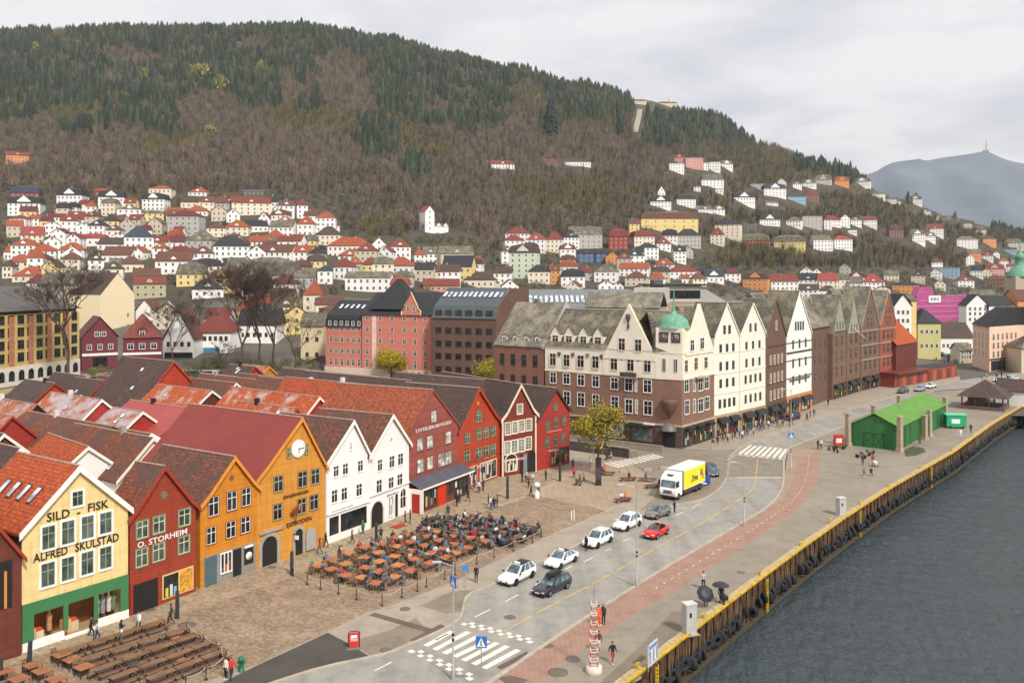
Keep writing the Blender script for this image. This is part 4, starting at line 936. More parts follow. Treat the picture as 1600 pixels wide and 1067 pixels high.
q_=c2+n2;r.poly([(c1.x,-.3,17.1),(c2.x,c2.y,17.1),(q_.x,q_.y,zr),(c1.x,ys,zr)],[(0,1,2,3),(3,2,1,0)],T_GR);r.tube([(0,ys,zr),(c1.x,ys,zr)],.15,STONE,5);ro=r.build('roof',root)
def front_gable(org,d,s0,s1,z0,z1,mat,par,name='gable',dep=6.0,roof=T_GR):
 nn=Vector((-d.y,d.x,0));b=MB();a,c=org+d*s0,org+d*s1;m_=(a+c)/2
 up=lambda p,z:(p.x,p.y,z)
 f=a-nn*.25,c-nn*.25,m_-nn*.25
 b.prism([up(f[0],z0),up(f[1],z0),up(f[2],z1)],[up(f[0]+nn*.4,z0),up(f[1]+nn*.4,z0),up(f[2]+nn*.4,z1)],mat)
 g=b.build(name,par);r=MB()
 r.poly([up(a,z0-.1),up(m_,z1-.35),up(m_+nn*dep,z1-.35),up(a+nn*dep*.8,z0-.1),up(c,z0-.1),up(c+nn*dep*.8,z0-.1)],[(0,1,2),(0,2,3),(4,2,1),(4,5,2)],roof);r.build('gable_roof',g)
 for q0,q1 in((f[0],f[2]),(f[1],f[2])):
  e=MB();zA,zB=z0,z1
  e.poly([up(q0,zA),up(q1,zB),up(q1,zB+.35),up(q0,zA+.35),up(q0+nn*.6,zA),up(q1+nn*.6,zB),up(q1+nn*.6,zB+.35),up(q0+nn*.6,zA+.35)],[(0,1,2,3),(7,6,5,4),(3,2,6,7),(0,4,5,1),(0,3,7,4)],CREAM);e.build('gable_coping',g)
 return g
X1=Vector((1,0,0))
g1=front_gable(Vector((0,0,0)),X1,13.2,24.3,15.4,25.3,CRM,root)
g2=front_gable(c2,d2,1.2,(r_-c2).length-.5,16.5,25.4,CRM,root,dep=3.0)
b=MB();b.box(13.2,c1.x,-.14,0,12.4,17.0,CRM);b.build('cream_bay',root)
B.zoom(840,460,4.269)
for q in((85,125,433,80),(176,216,440,78),(268,312,446,80),(367,411,452,80),(490,535,463,80),(600,645,468,85),(712,758,475,85)):B.win(*q,'bcream').location.y=-.16
for q in((85,125,555,72),(172,216,563,70),(268,312,572,74),(366,410,580,74),(490,537,594,76),(584,634,602,82),(708,760,612,84),(652,664,606,82),(174,218,690,88),(268,314,700,88),(368,410,712,88),(492,540,724,88),(586,634,744,92),(654,667,748,90),(710,764,756,92)):B.win(*q,'bwhite').location.y=-.06
for q in((546,588,333,80),(654,698,340,80)):
 o=B.win(*q,'bcream');o.location.y=-.28
for k,x in enumerate((105,196,292,390)):
 a,z,dd=B.u(x,315);b=None;dormer(B,ro,a,.7,17.3,2.3,2.1,CRM,T_GR,'bcream',True,3.5,1.7)
for k,(x,y,c)in enumerate(((145,398,'5a5048'),(237,403,'8c4a40'),(334,408,'7a756a'),(428,415,'4a4844'),(562,424,'8a857a'),(672,432,'a04a48'))):
 a,z,dd=B.u(x,y);b=MB();b.prism([(a-.35,-.18,z+.4),(a-.35,-.18,z-.1),(a,-.18,z-.55),(a+.35,-.18,z-.1),(a+.35,-.18,z+.4)],[(a-.35,-.05,z+.4),(a-.35,-.05,z-.1),(a,-.05,z-.55),(a+.35,-.05,z-.1),(a+.35,-.05,z+.4)],paint(c));b.build('coat_of_arms',root)
a,z,dd=B.u(610,160);b=MB();b.lathe((a,-.3,z),[(.0001,-2.2),(.25,-1.6),(.12,-.8),(.5,.2),(.4,.8),(.001,.9)],paint('4a4640'),8);b.build('gable_ornament',root)
b=MB();a,z,dd=B.u(567,520);c_,_,_=B.u(676,520);b.box(a,c_,-1.1,-.1,12.1,12.3,STONE);b.box(a,c_,-1.1,-1.02,12.3,13.1,paint('4a4038'));b.build('balcony',root)
# shop fronts, right flank
B2=Bld.__new__(Bld);
class Sub: # facade frame on another side of the same building
 def __init__(s,root,A,Bp):
  s.root=root;s.A,s.B=Vector(A),Vector(Bp);s.t=(s.B-s.A).normalized();s.o=Vector((s.t.y,-s.t.x,0));s.w=(s.B-s.A).length;s.z=(0,0,1);s.h0=0
  s.rz=math.atan2(s.t.y,s.t.x)-root.rotation_euler.z;s.M=Matrix.Rotation(-root.rotation_euler.z,4,'Z')@ Matrix.Translation(-root.location)
 u=Bld.u;zoom=Bld.zoom
 def win(s,x0,x1,yc,hh,style,off=.1):
  a,z,d=s.u(x0,yc);c,_,_=s.u(x1,yc);m,zc,dm=s.u((x0+x1)/2,yc);h=hh/s.z[2]*dm/F
  p=s.M @(s.A+s.t*(a+c)/2+s.o*off);return put_win(s.root,p.x,zc-h/2,c-a,h,style,p.y,s.rz)
 def box(s,x0,x1,y0,y1,z0,z1,mat,name):
  b=MB();b.box(x0,x1,y0,y1,z0,z1,mat);o=b.build(name,s.root);p=s.M @ s.A;o.location=(p.x,p.y,0);o.rotation_euler=(0,0,s.rz);return o
S=Sub(root,PC2,PR).zoom(840,460,4.269)
for q in((974,998,478,80),(1042,1064,462,80),(1108,1130,455,75)):S.win(*q,'bcream')
for q in((976,1004,608,84),(1034,1048,604,80),(1066,1098,600,82),(1110,1138,590,78),(978,1006,752,92),(1034,1048,742,88),(1068,1100,738,88),(1112,1140,724,86)):S.win(*q,'bwhite')
for q in((1008,1034,340,75),(1074,1100,326,75)):S.win(*q,'bwhite',off=.3)
S.box(S.w*.35,S.w*.62,-1.0,-.1,12.2,12.4,STONE,'balcony');[(lambda o,p:(setattr(o,'location',(p.x,p.y,0)),setattr(o,'rotation_euler',(0,0,S.rz))))(shopwin(S,.6+k*4,3.8+k*4,.5,3.0,None,-.1,5,root=root),S.M @ S.A)for k in range(3)]
for k in range(3):S.box(.8+k*4,3.4+k*4,-1.1,-.26,3.0,3.5,BLACK,'awning')
SF=Sub(root,PL,PC1)
for x0,x1,c in((13.2,17.3,'b8b48a'),(19.6,23.4,'8a3a34')):SF.box(x0-.2,x1+.2,-.2,-.1,.6,3.3,paint(c,.6),'shop_frame');SF.box(x0,x1,-.24,-.05,.8,3.1,paint('6a7a7a',.3,.9,0,2),'shop_window')
SF.box(18.6,23.6,-1.4,-.1,3.3,3.6,BLACK,'awning');SF.box(21.8,24,-.5,-.1,3.75,4.0,WHITE,'shop_sign')
SC_=Sub(root,PC1,PC2);SC_.box(SC_.w*.25,SC_.w*.75,-.2,.0,.2,3.4,DARKIN,'door')
b=MB();b.lathe((0,0,0),[(1.5,0),(1.3,.7),(.7,1.2),(.001,1.4)],paint('6a6662',.5,.2),12);o=b.build('door_canopy',root);p=SC_.M @(PC1.lerp(PC2,.5)+SC_.o*.2);o.location=(p.x,p.y,3.1)
# corner tower and cupola
b=MB();ctr=(c1+c2)/2+Vector((0,0,0));inw=Vector((-(c2-c1).normalized().y,(c2-c1).normalized().x,0))
hwt=(c2-c1).length/2+.25;fr4=[ctr-(c2-c1).normalized()*hwt-inw*.15,ctr+(c2-c1).normalized()*hwt-inw*.15,ctr+(c2-c1).normalized()*hwt+inw*4.6,ctr-(c2-c1).normalized()*hwt+inw*4.6]
b.prism([(p.x,p.y,12.4)for p in fr4],[(p.x,p.y,21.5)for p in fr4],CRM);tw=b.build('tower',root)
m4=sum(fr4,Vector())/4;COP=paint('6c9f85',.7,.35,0,1.5);b=MB()
b.lathe((m4.x,m4.y,21.4),[(3.05,0),(3.0,.2),(2.75,.5),(2.65,1.1),(2.2,1.8),(1.4,2.3),(.5,2.6),(.38,3.1),(.22,3.6),(.12,5.2),(.04,7.2),(.001,7.3)],COP,20);b.build('cupola',tw)
for(q,face)in((SC_,0),):
 pp=SC_.M @(PC1.lerp(PC2,.3)+SC_.o*.16);
 for f_ in(.28,.78):
  pp=SC_.M @(PC1.lerp(PC2,f_)+SC_.o*.18);b=MB();b.box(-.85,.85,-.08,0,-.9,.9,paint('3f3a34'));b.lathe((0,-.08,0),[(.7,0),(.7,.03),(.001,.04)],paint('55504a'),16,ax=Matrix.Rotation(R(90),3,'X'))
  for k in range(12):b.box(.56*math.cos(k*math.pi/6)-.04,.56*math.cos(k*math.pi/6)+.04,-.15,-.125,.56*math.sin(k*math.pi/6)-.04,.56*math.sin(k*math.pi/6)+.04,WHITE)
  b.box(-.03,.03,-.16,-.13,0,.5,WHITE);b.box(0,.4,-.165,-.13,-.03,.03,WHITE)
  o=b.build('clock',tw);o.location=(pp.x,pp.y,19.8);o.rotation_euler=(0,0,SC_.rz)
for f_ in(.3,.78):
 pp=SC_.M @(PC1.lerp(PC2,f_)+SC_.o*.2);put_win(tw,pp.x,13.6,.7,2.4,'bplain',pp.y,SC_.rz)
b=MB();b.lathe((0,0,0),[(.001,-3.2),(.6,-2.2),(1.3,-1.2),(1.6,0),(1.6,.4),(.001,.4)],BRD,8);o=b.build('corbel',tw);pp=SC_.M @ PC1.lerp(PC2,.52);o.location=(pp.x,pp.y,8.2)
# ---------------------------------------------------------------- gabled shopping street
def street_house(name,label,a,c,ap,val,depth,wall,roof,zs=(),cols=3,ws='bdark',ww=.9,wh=1.7,base=None,coping=None,gw=None,oz=None,kink=0,shops=True,spire=False):
 B=Bld(name,G(*a),G(*c),label,'building','gabled buildings along the shopping street')
 _,za,_=B.u(*ap);zv=B.u(*val)[1];w=B.w
 prof=[(0,zv),(w*.08,zv+.2),(w/2,za),(w*.92,zv+.2),(w,zv)]if gw else[(0,zv),(w/2,za),(w,zv)]
 B.wall,B.roof=gable_shell(B,prof,7.0,wall,roof,coping or wall,ov=.05,fr=.15,barge=.25,inset=None)
 rs_=MB();zt=za-.5;rs_.poly([(-.2,.6,zv-.1),(w+.2,.6,zv-.1),(w+.2,8.5,zt),(-.2,8.5,zt),(w+.2,17,zv),(-.2,17,zv)],[(0,1,2,3),(3,2,4,5),(0,3,5),(1,4,2)],roof);rs_.tube([(-.2,8.5,zt),(w+.2,8.5,zt)],.14,STONE,5);mr_=rs_.build('main_roof',B.root);b=MB();b.box(.02,w-.02,6.9,17,0,zv-.05,wall);b.build('rear_wall',B.root)
 if w>9:skyw(B,mr_,w*.93,3.8,zv+(zt-zv)*.41,math.atan((zt-zv)/7.9),1.6,1.5)
 for k in range(1,5 if not base else 4):panel(B,0,w,4.4+k*3.9-.2,4.4+k*3.9,wall if wall in(CRM2,)else coping or paint('4a3a30'),'string_course',.1)if 4.4+k*3.9<zv else None
 for i,z in enumerate(zs):
  n=cols if not hasattr(cols,'__len__')else cols[i]
  m=.12 if z<zv-1 else .3
  for x in lin(w*m,w*(1-m),n):put_win(B.root,x,z,ww,wh if z<zv+2 else wh*.7,ws)
 if spire:b=MB();q=[(w*.06,zv+.6),(w*.94,zv+.6),(w/2,za-.3)];b.prism([(x,-.14,z)for x,z in q],[(x,.0,z)for x,z in q],paint('98978a',.7,.2));b.build('spire_gable',B.root);[put_win(B.root,w*f_,zv+1.0,.7,1.9,'bdark',-.15)for f_ in(.3,.5,.7)]
 if base:panel(B,0,w,0,base[0],base[1],'ground_floor',.12)
 if shops:
  for k in range(2):
   x0=w*(.08+.46*k);shopwin(B,x0,x0+w*.36,.5,2.9,paint('3a332c'),-.13,4)
   b=MB();b.prism([(x0,-1.3,2.7),(x0,-.17,2.7),(x0,-.17,3.7),(x0,-.8,3.5)],[(x0+w*.36,-1.3,2.7),(x0+w*.36,-.17,2.7),(x0+w*.36,-.17,3.7),(x0+w*.36,-.8,3.5)],BLACK);b.build('awning',B.root)
 return B
street_house('gabled_building','cream gabled building with wreath under its peak next to the corner building',(1116,684),(1155,675),(1134,475),(1116,527),16,CRM2,T_GR,(5.4,9.3,12.6,16.0,19.6),(4,3,3,3,2),base=(4.2,paint('b39a80',.7,.2)))
street_house('gabled_building','cream gabled building with a slim grey oriel before the brown gable',(1156,675),(1196,664),(1175,475),(1196,520),16,CRM2,T_GR,(5.4,9.3,12.6,16.0,19.6),(4,4,3,3,2),base=(4.2,paint('a08a74',.7,.2)))
B=street_house('gabled_building','narrow dark brown gabled building with cream window bays',(1197,664),(1228,652),(1209,469),(1197,530),18,BRD,T_GR,(4.8,8.4,12.2,15.6,19.4),(4,4,4,0,1),ws='bcream',ww=.8,wh=1.9,base=(4.2,paint('5a4a40',.7,.2)))
B=street_house('gabled_building','tall white gabled building with rounded windows and orange arcade',(1229,651),(1268,639),(1246,456),(1268,520),20,paint('efebe4',.55,.05),T_GR,(6.6,10.4,14.6,18.6),(3,3,3,4),ws='bdark',ww=.95,wh=2.0,base=(4.4,paint('c98552',.7,.2)))
panel(B,0,B.w,13.7,14.0,DARK,'cornice',.2);panel(B,B.w*.1,B.w*.9,7.6,7.9,paint('5a5048'),'ornament',.3)
B=Bld('long_building',G(1268,639),G(1301,625),'dark brown brick building with recessed front and slate roof with three roof windows','building')
b=MB();b.box(0,B.w+1,1.2,20,0,18.3,BRD);b.build('wall',B.root);r=MB();roof_mesh(r,0,B.w+1,1.2,20,18.3,8.0,'gx',T_GRL);ro=r.build('roof',B.root)
for k in range(3):skyw(B,ro,B.w*.3+k*2.6,5.6,21.9,math.atan(8.0/9.8),1.2,1.6)
grid_wins(B,lin(.5,B.w,4),(5.5,9.6,13.6),1.0,2.0,'bbrown',1.2)
street_house('gabled_building','brown brick building with a steep grey spire gable at its corner',(1301,625),(1322,618),(1311,462),(1301,522),10,BRG,T_GRL,(5.5,9.4,13.2,16.4),(2,2,2,2),ws='bbrown',ww=1.35,wh=2.3,coping=T_GRL,spire=True)
street_house('gabled_building','brown brick building with the second steep grey spire gable',(1323,618),(1344,611),(1331,464),(1344,522),10,BRG,T_GRL,(5.5,9.4,13.2,16.4),(2,2,2,2),ws='bbrown',ww=1.35,wh=2.3,coping=T_GRL,spire=True)
street_house('gabled_building','high dark brick gable with a flagpole and hanging corbels',(1345,611),(1374,604),(1360,449),(1374,510),22,BRG,T_GRL,(5.5,9.4,13.2,17.0,20.6),(3,3,3,2,2),ws='bbrown',ww=1.35,wh=2.3,coping=paint('b0a490'))
street_house('gabled_building','bright red brick gable, last of the tall gabled row',(1375,604),(1400,598),(1386,455),(1400,505),22,BRR,T_GRL,(5.5,9.4,13.2,17.0,20.4),(3,3,3,2,2),ws='bbrown',ww=1.35,wh=2.3,coping=paint('b0a490'))
# flag pole
b=MB();p0=G(1345,611)+Vector((1,-1,14));b.tube([p0,p0+Vector((-6,-5,4))],.08,WHITE,5);tag(b.build('flagpole'),'slanted white flagpole on the high dark brick gable','flagpole')
# orange roofed museum house
B=Bld('museum_house',G(1400,600),G(1432,592),'red timber house with vivid orange roof and pale half timbered gable','house')
gy=MB();w=B.w;L=26
B2=Bld('museum_house',G(1432,590),G(1443,592)+Vector((0,0,0)),'x','house');bpy.data.objects.remove(B2.root);SEEN.pop('x',None)
b=MB();b.box(0,w,0,12,0,11,W_BR);b.face([(w,0,11),(w,12,11),(w,6,17)],CREAM);b.build('wall',B.root);r=MB();roof_mesh(r,0,w,0,12,11,6.5,'gx',T_OR);r.build('roof',B.root)
b=MB();b.box(w+.01,w+.12,.2,11.8,4.2,11,paint('d8c49a'));b.build('timbered_bay',B.root);[put_win(B.root,w+.13,z,1.3,1.5,'bwhite',y,R(90))for z in(5.2,8.2)for y in lin(.6,11.4,4)];put_win(B.root,w+.05,12.2,1.2,1.4,'bwhite',6,R(90))
b=MB();b.box(0,w*1.1,9,22,0,14,W_YEL);b.build('rear_wing',B.root);r=MB();roof_mesh(r,0,w*1.1,9,22,14,7,'gx',T_OR);r.build('rear_roof',B.root)
B=Bld('shop_pavilion',G(1398,606),G(1495,588),'long low red timber pavilion with orange doors along the street','pavilion')
b=MB();b.box(0,B.w,0,6,0,3.6,paint('8f4232',.6,.2));b.build('wall',B.root);b=MB();b.box(-.3,B.w*.5,-1.2,6.2,3.6,4.0,paint('6f3028'));b.box(B.w*.5,B.w,0,6,3.6,3.8,DARK);b.build('roof',B.root)
for k in range(12):panel(B,B.w*(.03+k*.08),B.w*(.075+k*.08),.2,3.0,paint('a85a38' if k%2 else '6a3028'),'door',.06)
# ---------------------------------------------------------------- blocks behind
B=Bld('brick_building',Vector((-3.6,184.5,0)),Vector((6.2,177.3,0)),'red brown brick building with green windows and mossy slate roof','building')
block(B,16.6,16,BR2);r=MB();roof_mesh(r,0,B.w,0,16,16.6,8.6,'gx',T_GRL,.2);ro=r.build('roof',B.root)
b=MB();b.box(B.w-.3,B.w+.25,-.2,16,16.4,17.2,paint('b8b0a4'));b.face([(B.w,0,17),(B.w,16,17),(B.w,8,25.6)],paint('b8b0a4'));b.face([(B.w+.3,0,17),(B.w+.3,8,25.7),(B.w+.3,16,17)],paint('b8b0a4'));b.build('fire_wall',B.root)
grid_wins(B,lin(.6,B.w-.6,4),(8.6,12.8),1.0,2.2,'bgreen');
for x in lin(.6,B.w-.6,4):dormer(B,ro,x,.8,17.0,1.4,1.5,paint('b8b0a4'),T_GRL,'small');put_win(B.root,x,5,1.1,1.4,'hole')
chimney(B,ro,5,8,24.6)
B=Bld('brick_building',G(675,606),G(775,612),'dark brown brick office with bluish metal mansard roof','building')
zE=B.u(700,497)[1];block(B,zE,22,BRD)
b=MB();w=B.w;b.poly([(0,-.3,zE),(w,-.3,zE),(w,1.6,zE+3.4),(0,1.6,zE+3.4),(w,9,zE+8.2),(0,9,zE+8.2),(w,22,zE+8.0),(0,22,zE+8.0)],[(0,1,2,3),(3,2,4,5),(5,4,6,7)],paint('50585a',.5,.15,.1));ro=b.build('roof',B.root)
b=MB();b.face([(w,-.2,zE),(w,22,zE),(w,22,zE+7.9),(w,9,zE+8.1),(w,1.6,zE+3.3)],BRD);b.build('gable_wall',B.root)
for x in lin(.3,w-.3,12):skyw(B,ro,x,6,zE+6.2,math.atan(4.8/7.4),.9,2.4)
for k,z in enumerate((4.6,8.2,11.6,15.2)):
 for x in lin(.5,w-.5,6):put_win(B.root,x,z,1.7,1.5,'hole')
for x in lin(.5,w-.5,6):put_win(B.root,x,.8,2,2.6,'hole');put_win(B.root,x,zE+.8,1.9,1.4,'hole',.1)
PNK=paint('cf7d6c',.7,.08,0,.6)
B=Bld('pink_building',G(509,589,1),G(676,597,1),'salmon pink hotel with black roofs and a curved attic gable','hotel',h0=1.0)
w=B.w;zE=B.u(600,492)[1];zE0=B.u(530,497)[1]
b=MB();b.box(0,w*.36,0,16,0,zE0-2.6,PNK);b.box(w*.36,w,-.6,18,0,zE,PNK);b.box(0,w,-.65,-.3,0,3.2,paint('d8c4b0'));b.box(0,w*.36,-.1,.0,0,3.2,paint('d8c4b0'));b.build('wall',B.root)
b=MB();b.poly([(-.3,-.3,zE0-2.6),(w*.36,-.3,zE0-2.6),(w*.36,1.2,zE0+.8),(-.3,1.2,zE0+.8),(w*.36,8,zE0+5),(-.3,8,zE0+5),(w*.36,16,zE0),(-.3,16,zE0)],[(0,1,2,3),(3,2,4,5),(5,4,6,7)],T_BLK)
roof_mesh(b,w*.36,w,-.6,18,zE,6.2,'gx',T_BLK,.4);roof_mesh(b,w*.42,w*.80,0,12,zE+1.6,8.6,'hip',T_BLK,.2);ro=b.build('roof',B.root)
for x in lin(.5,w*.35,6):dormer(B,ro,x,-.1,zE0-2.4,1.5,1.7,DARK,T_BLK,'small',False)
for x in lin(w*.04,w*.42,7):skyw(B,ro,x,5.0,zE0+3.1,math.atan(4.2/6.8),.8,2.0)
g=MB();x0,x1,z0=w*.735,w*.905,zE;xm=(x0+x1)/2
pr=[(x0,z0),(x0-.1,z0+1.3),(x0+.8,z0+2.0),(x0+1.0,z0+2.8),(xm,z0+6.6),(x1-1.0,z0+2.8),(x1-.8,z0+2.0),(x1+.1,z0+1.3),(x1,z0)]
g.prism([(x,-1.0,z)for x,z in pr],[(x,-.5,z)for x,z in pr],PNK);go=g.build('attic_gable',B.root)
for(xa,za),(xb,zb_)in zip(pr[:-1],pr[1:]):
 pass
e=MB();e.tube([(x,-1.05,z)for x,z in pr],.22,paint('c9c48f'),5);e.build('coping',go);put_win(go,xm-.9,z0+1.2,.9,1.5,'pinkw',-1.0);put_win(go,xm+.9,z0+1.2,.9,1.5,'pinkw',-1.0)
st=(zE-4.2)/4.3
for k in range(5):
 z=3.9+k*st*.98 if k else 3.6
 for i,x in enumerate(lin(.8,w*.35,6)):
  if k<4:put_win(B.root,x,z,.95,1.5 if k else 2.0,'pinkw',0)
 for x in(w*.41,w*.475,w*.53,w*.64,w*.755,w*.85,w*.945):
  put_win(B.root,x,z,.95,1.5 if k else 2.2,'pinkw',-.6)
for x in lin(w*.62,w*.98,6):put_win(B.root,x,.4,1.2,2.3,'pinkw',-.65)
panel(B,w*.455,w*.495,3.3,zE-.3,paint('e8cfc4'),'stair_bay',.08,y=-.6)
# long metal roofed hall behind
B=Bld('hall',G(800,600,0)+Vector((0,40,0)),G(1000,600,0)+Vector((6,42,0)),'long grey metal roofed hall with a row of roof windows behind the brick building','hall')
block(B,20.5,22,paint('8f8a84'));r=MB();r.poly([(0,0,20.5),(B.w,0,20.5),(B.w,6,25.4),(0,6,25.4),(0,22,26),(B.w,22,26)],[(0,1,2,3),(3,2,5,4)],paint('74787c',.6,.1));ro=r.build('roof',B.root)
for x in lin(2,B.w*.66,15):skyw(B,ro,x,3,22.95,math.atan(4.9/6),1.0,3.4)
B=Bld('hall',G(925,602)+Vector((0,25,0)),G(1050,605)+Vector((0,22,0)),'grey stone hall with long slate roof behind the cream corner building','hall')
block(B,21,14,paint('a39c92'));r=MB();roof_mesh(r,0,B.w,0,14,21,4.6,'gx',T_GRL);r.build('roof',B.root)
b=MB();b.box(B.w*.55,B.w*.98,14,26,0,27,paint('c8c2ba'));b.build('tower_block',B.root)
B=Bld('office_block',G(1062,604)+Vector((0,40,0)),G(1200,604)+Vector((0,40,0)),'grey modern roof pavilion with a wide glass front','office block')
block(B,22,20,paint('a8957c'));block(B,27.5,12,paint('b9b6b2'),'penthouse',B.w*.12,4,B.w*.5,22.2)
for k in range(5):put_win(B.root,B.w*(.18+.095*k),23.4,2.4,2.6,'hole',4)
b=MB();b.prism([(B.w*.62,4,22),(B.w*.98,4,22),(B.w*.62,4,27.4)],[(B.w*.62,14,22),(B.w*.98,14,22),(B.w*.62,14,27.4)],paint('aaa7a4'));b.build('ramp_roof',B.root);b=MB();b.box(-1,B.w*.7,3,20,27.5,28.0,DARK);b.box(B.w*.0,B.w*.12,5,14,22,29.5,paint('55585c'));b.build('roof',B.root)
# ---------------------------------------------------------------- hillside houses
WC={'white':'f0ede8','cream':'e6dac2','grey':'b5b0a8','yellow':'e6cc86','red':'9c3b30','maroon':'6e2c30','olive':'b5ad88','pink':'d3978a','blue':'4a6488','orange':'d98f4a','green':'cfd8c0','dark':'5a5652','brown':'7c5442','beige':'cdbfa8','paleblue':'8fb0c4','black':'2f2f33'}
RC={'orange':tiles('c26742','ad5832',None,dirt=.3),'red':tiles('9a4d3f','8a4436',None,dirt=.3),'brown':T_RB,'maroon':tiles('7d3a38','6e3432',None,dirt=.2),'dark':T_BLK,'grey':T_GR,'blue':tiles('46526a','3c475c',None,dirt=.2,name='slates'),'flat':paint('77757a'),'pinkred':tiles('b8564c','a84c42',None,dirt=.2),'dbrown':T_DK}
RN={'orange':'orange','red':'red','brown':'russet','maroon':'maroon','dark':'black','grey':'grey','blue':'dark blue','flat':'flat grey','pinkred':'rosy','dbrown':'dark brown'}
KN={'hip':'hipped roof','gx':'ridge roof','gy':'gable front and','mans':'mansard roof','flat':'roof'}
WPM={k:paint(v,.65,.08,0,.7)for k,v in WC.items()}
HOUSES=[];OCC=[]
def house(x0,x1,yt,ye,yb,wall,roof,kind=None,yaw=None,dorm=None,label=None,name='house',cat='house',nrow=None,dep=None):
 """x0..x1 wall ends, yt ridge, ye eave, yb foot, all photo pixels"""
 cx=(x0+x1)/2;P=ray_ground(cx,yb);Z=P.y;k=Z/F
 w=max((x1-x0)*k*.92,4);h=max((yb-ye)*k,2.6);rh=max((ye-yt)*k,.4)
 if w>14 and kind is None:kind=rnd.choice(('hip','gx','mans'))
 kind=kind or rnd.choice(('hip','gx','gy','hip','mans'));fg=kind=='gy' and w>10
 if fg:kind='mans'
 if roof=='flat':kind='flat';rh=min(rh,.8)
 d=dep or min(max(w*.8,8),12)
 rh=min(rh,(6.0 if kind!='flat' else .8))if kind in('hip','gx','mans')else min(rh,w*.75)
 rh=max(rh,.5 if kind=='flat' else 2.0)
 yaw=rnd.uniform(-18,18)if yaw is None else yaw
 back=float(height(P.x,P.y+d));down=1.5+max(0,P.z-float(height(P.x,P.y-2)))
 b=MB();b.box(-w/2,w/2,0,d,-down-2,h,WPM[wall]);gab_fill(b,kind,-w/2,w/2,0,d,h,rh,WPM[wall])
 o=b.build(name);o.location=P;o.rotation_euler=(0,0,R(yaw)-math.atan2(P.x,P.y)*.5)
 r=MB();roof_mesh(r,-w/2,w/2,0,d,h,rh,kind,RC[roof],.35 if kind!='flat' else .1);ro=r.build('roof',o)
 big=kind=='gy' and w>11
 if big:pass
 nf=max(1,nrow or int(round(h/3.0)));nc=max(2,int(w/2.8));ww,wh=.95,1.35
 if nf*nc>20:nc=max(2,20//nf)
 for f in range(nf):
  z=h-(nf-f)*(h/nf)+h/nf*.32
  for x in lin(-w/2+.3,w/2-.3,nc):put_small(o,x,z,-.0,0)
  for y in lin(.5,d-.5,2):
   put_small(o,w/2 if cx<900 else-w/2,z,y,R(90)if cx<900 else R(-90))
 if fg:dorm=True;rh=max(rh,3)
 if kind=='gy' or(kind in('gx','mans','hip')and(dorm if dorm is not None else rnd.random()<.45)and rh>2):
  if kind=='gy':put_small(o,0,h+rh*.25,0,0)
  else:
   dm=MB();dw=min(2.4,w*.25)if not fg else w*.42;y=.9 if not fg else-.1;z=h+.1;dm.box(-dw/2,dw/2,y,y+2.2,z,z+1.5,WPM[wall]);dm.face([(-dw/2,y,z+1.5),(dw/2,y,z+1.5),(0,y,z+1.5+dw*.45)],WPM[wall]);dd=dm.build('dormer',o)
   r2=MB();roof_mesh(r2,-dw/2,dw/2,y,y+2.5,z+1.5,dw*.45,'gy',RC[roof],.15);r2.build('dormer_roof',dd)
 if kind!='flat' and rnd.random()<.6:
  c=MB();x=rnd.uniform(-w*.2,w*.2);c.box(x-.35,x+.35,d/2-.35,d/2+.35,h+rh*.6,h+rh+.9,STONE if rnd.random()<.5 else BR2);c.build('chimney',ro)
 OCC.append((P.x,P.y,max(w,d)*.75))
 if label:tag(o,label,cat)
 else:HOUSES.append((o,wall,roof,kind,cx,yb,(x1-x0)))
 return o
_sm=None
def put_small(root,x,z,y,rz):
 global _sm
 if _sm is None:
  b=MB();w,h=.95,1.35
  b.box(-w/2-.1,w/2+.1,-.06,.01,-.1,h+.1,WHITE);b.face([(-w/2,-.065,0),(-.04,-.065,0),(-.04,-.065,h),(-w/2,-.065,h)],GL_D);b.face([(.04,-.065,0),(w/2,-.065,0),(w/2,-.065,h),(.04,-.065,h)],GL_D)
  t_=b.build('window');_sm=t_.data;bpy.data.objects.remove(t_)
 o=bpy.data.objects.new('window',_sm);COL.objects.link(o);o.parent=root;o.location=(x,y,z);o.rotation_euler=(0,0,rz)
ZA=(0,260,3.2);ZB=(400,300,3.2);ZC=(750,320,3.2);ZD=(900,220,4.0);ZE=(1200,200,3.81)
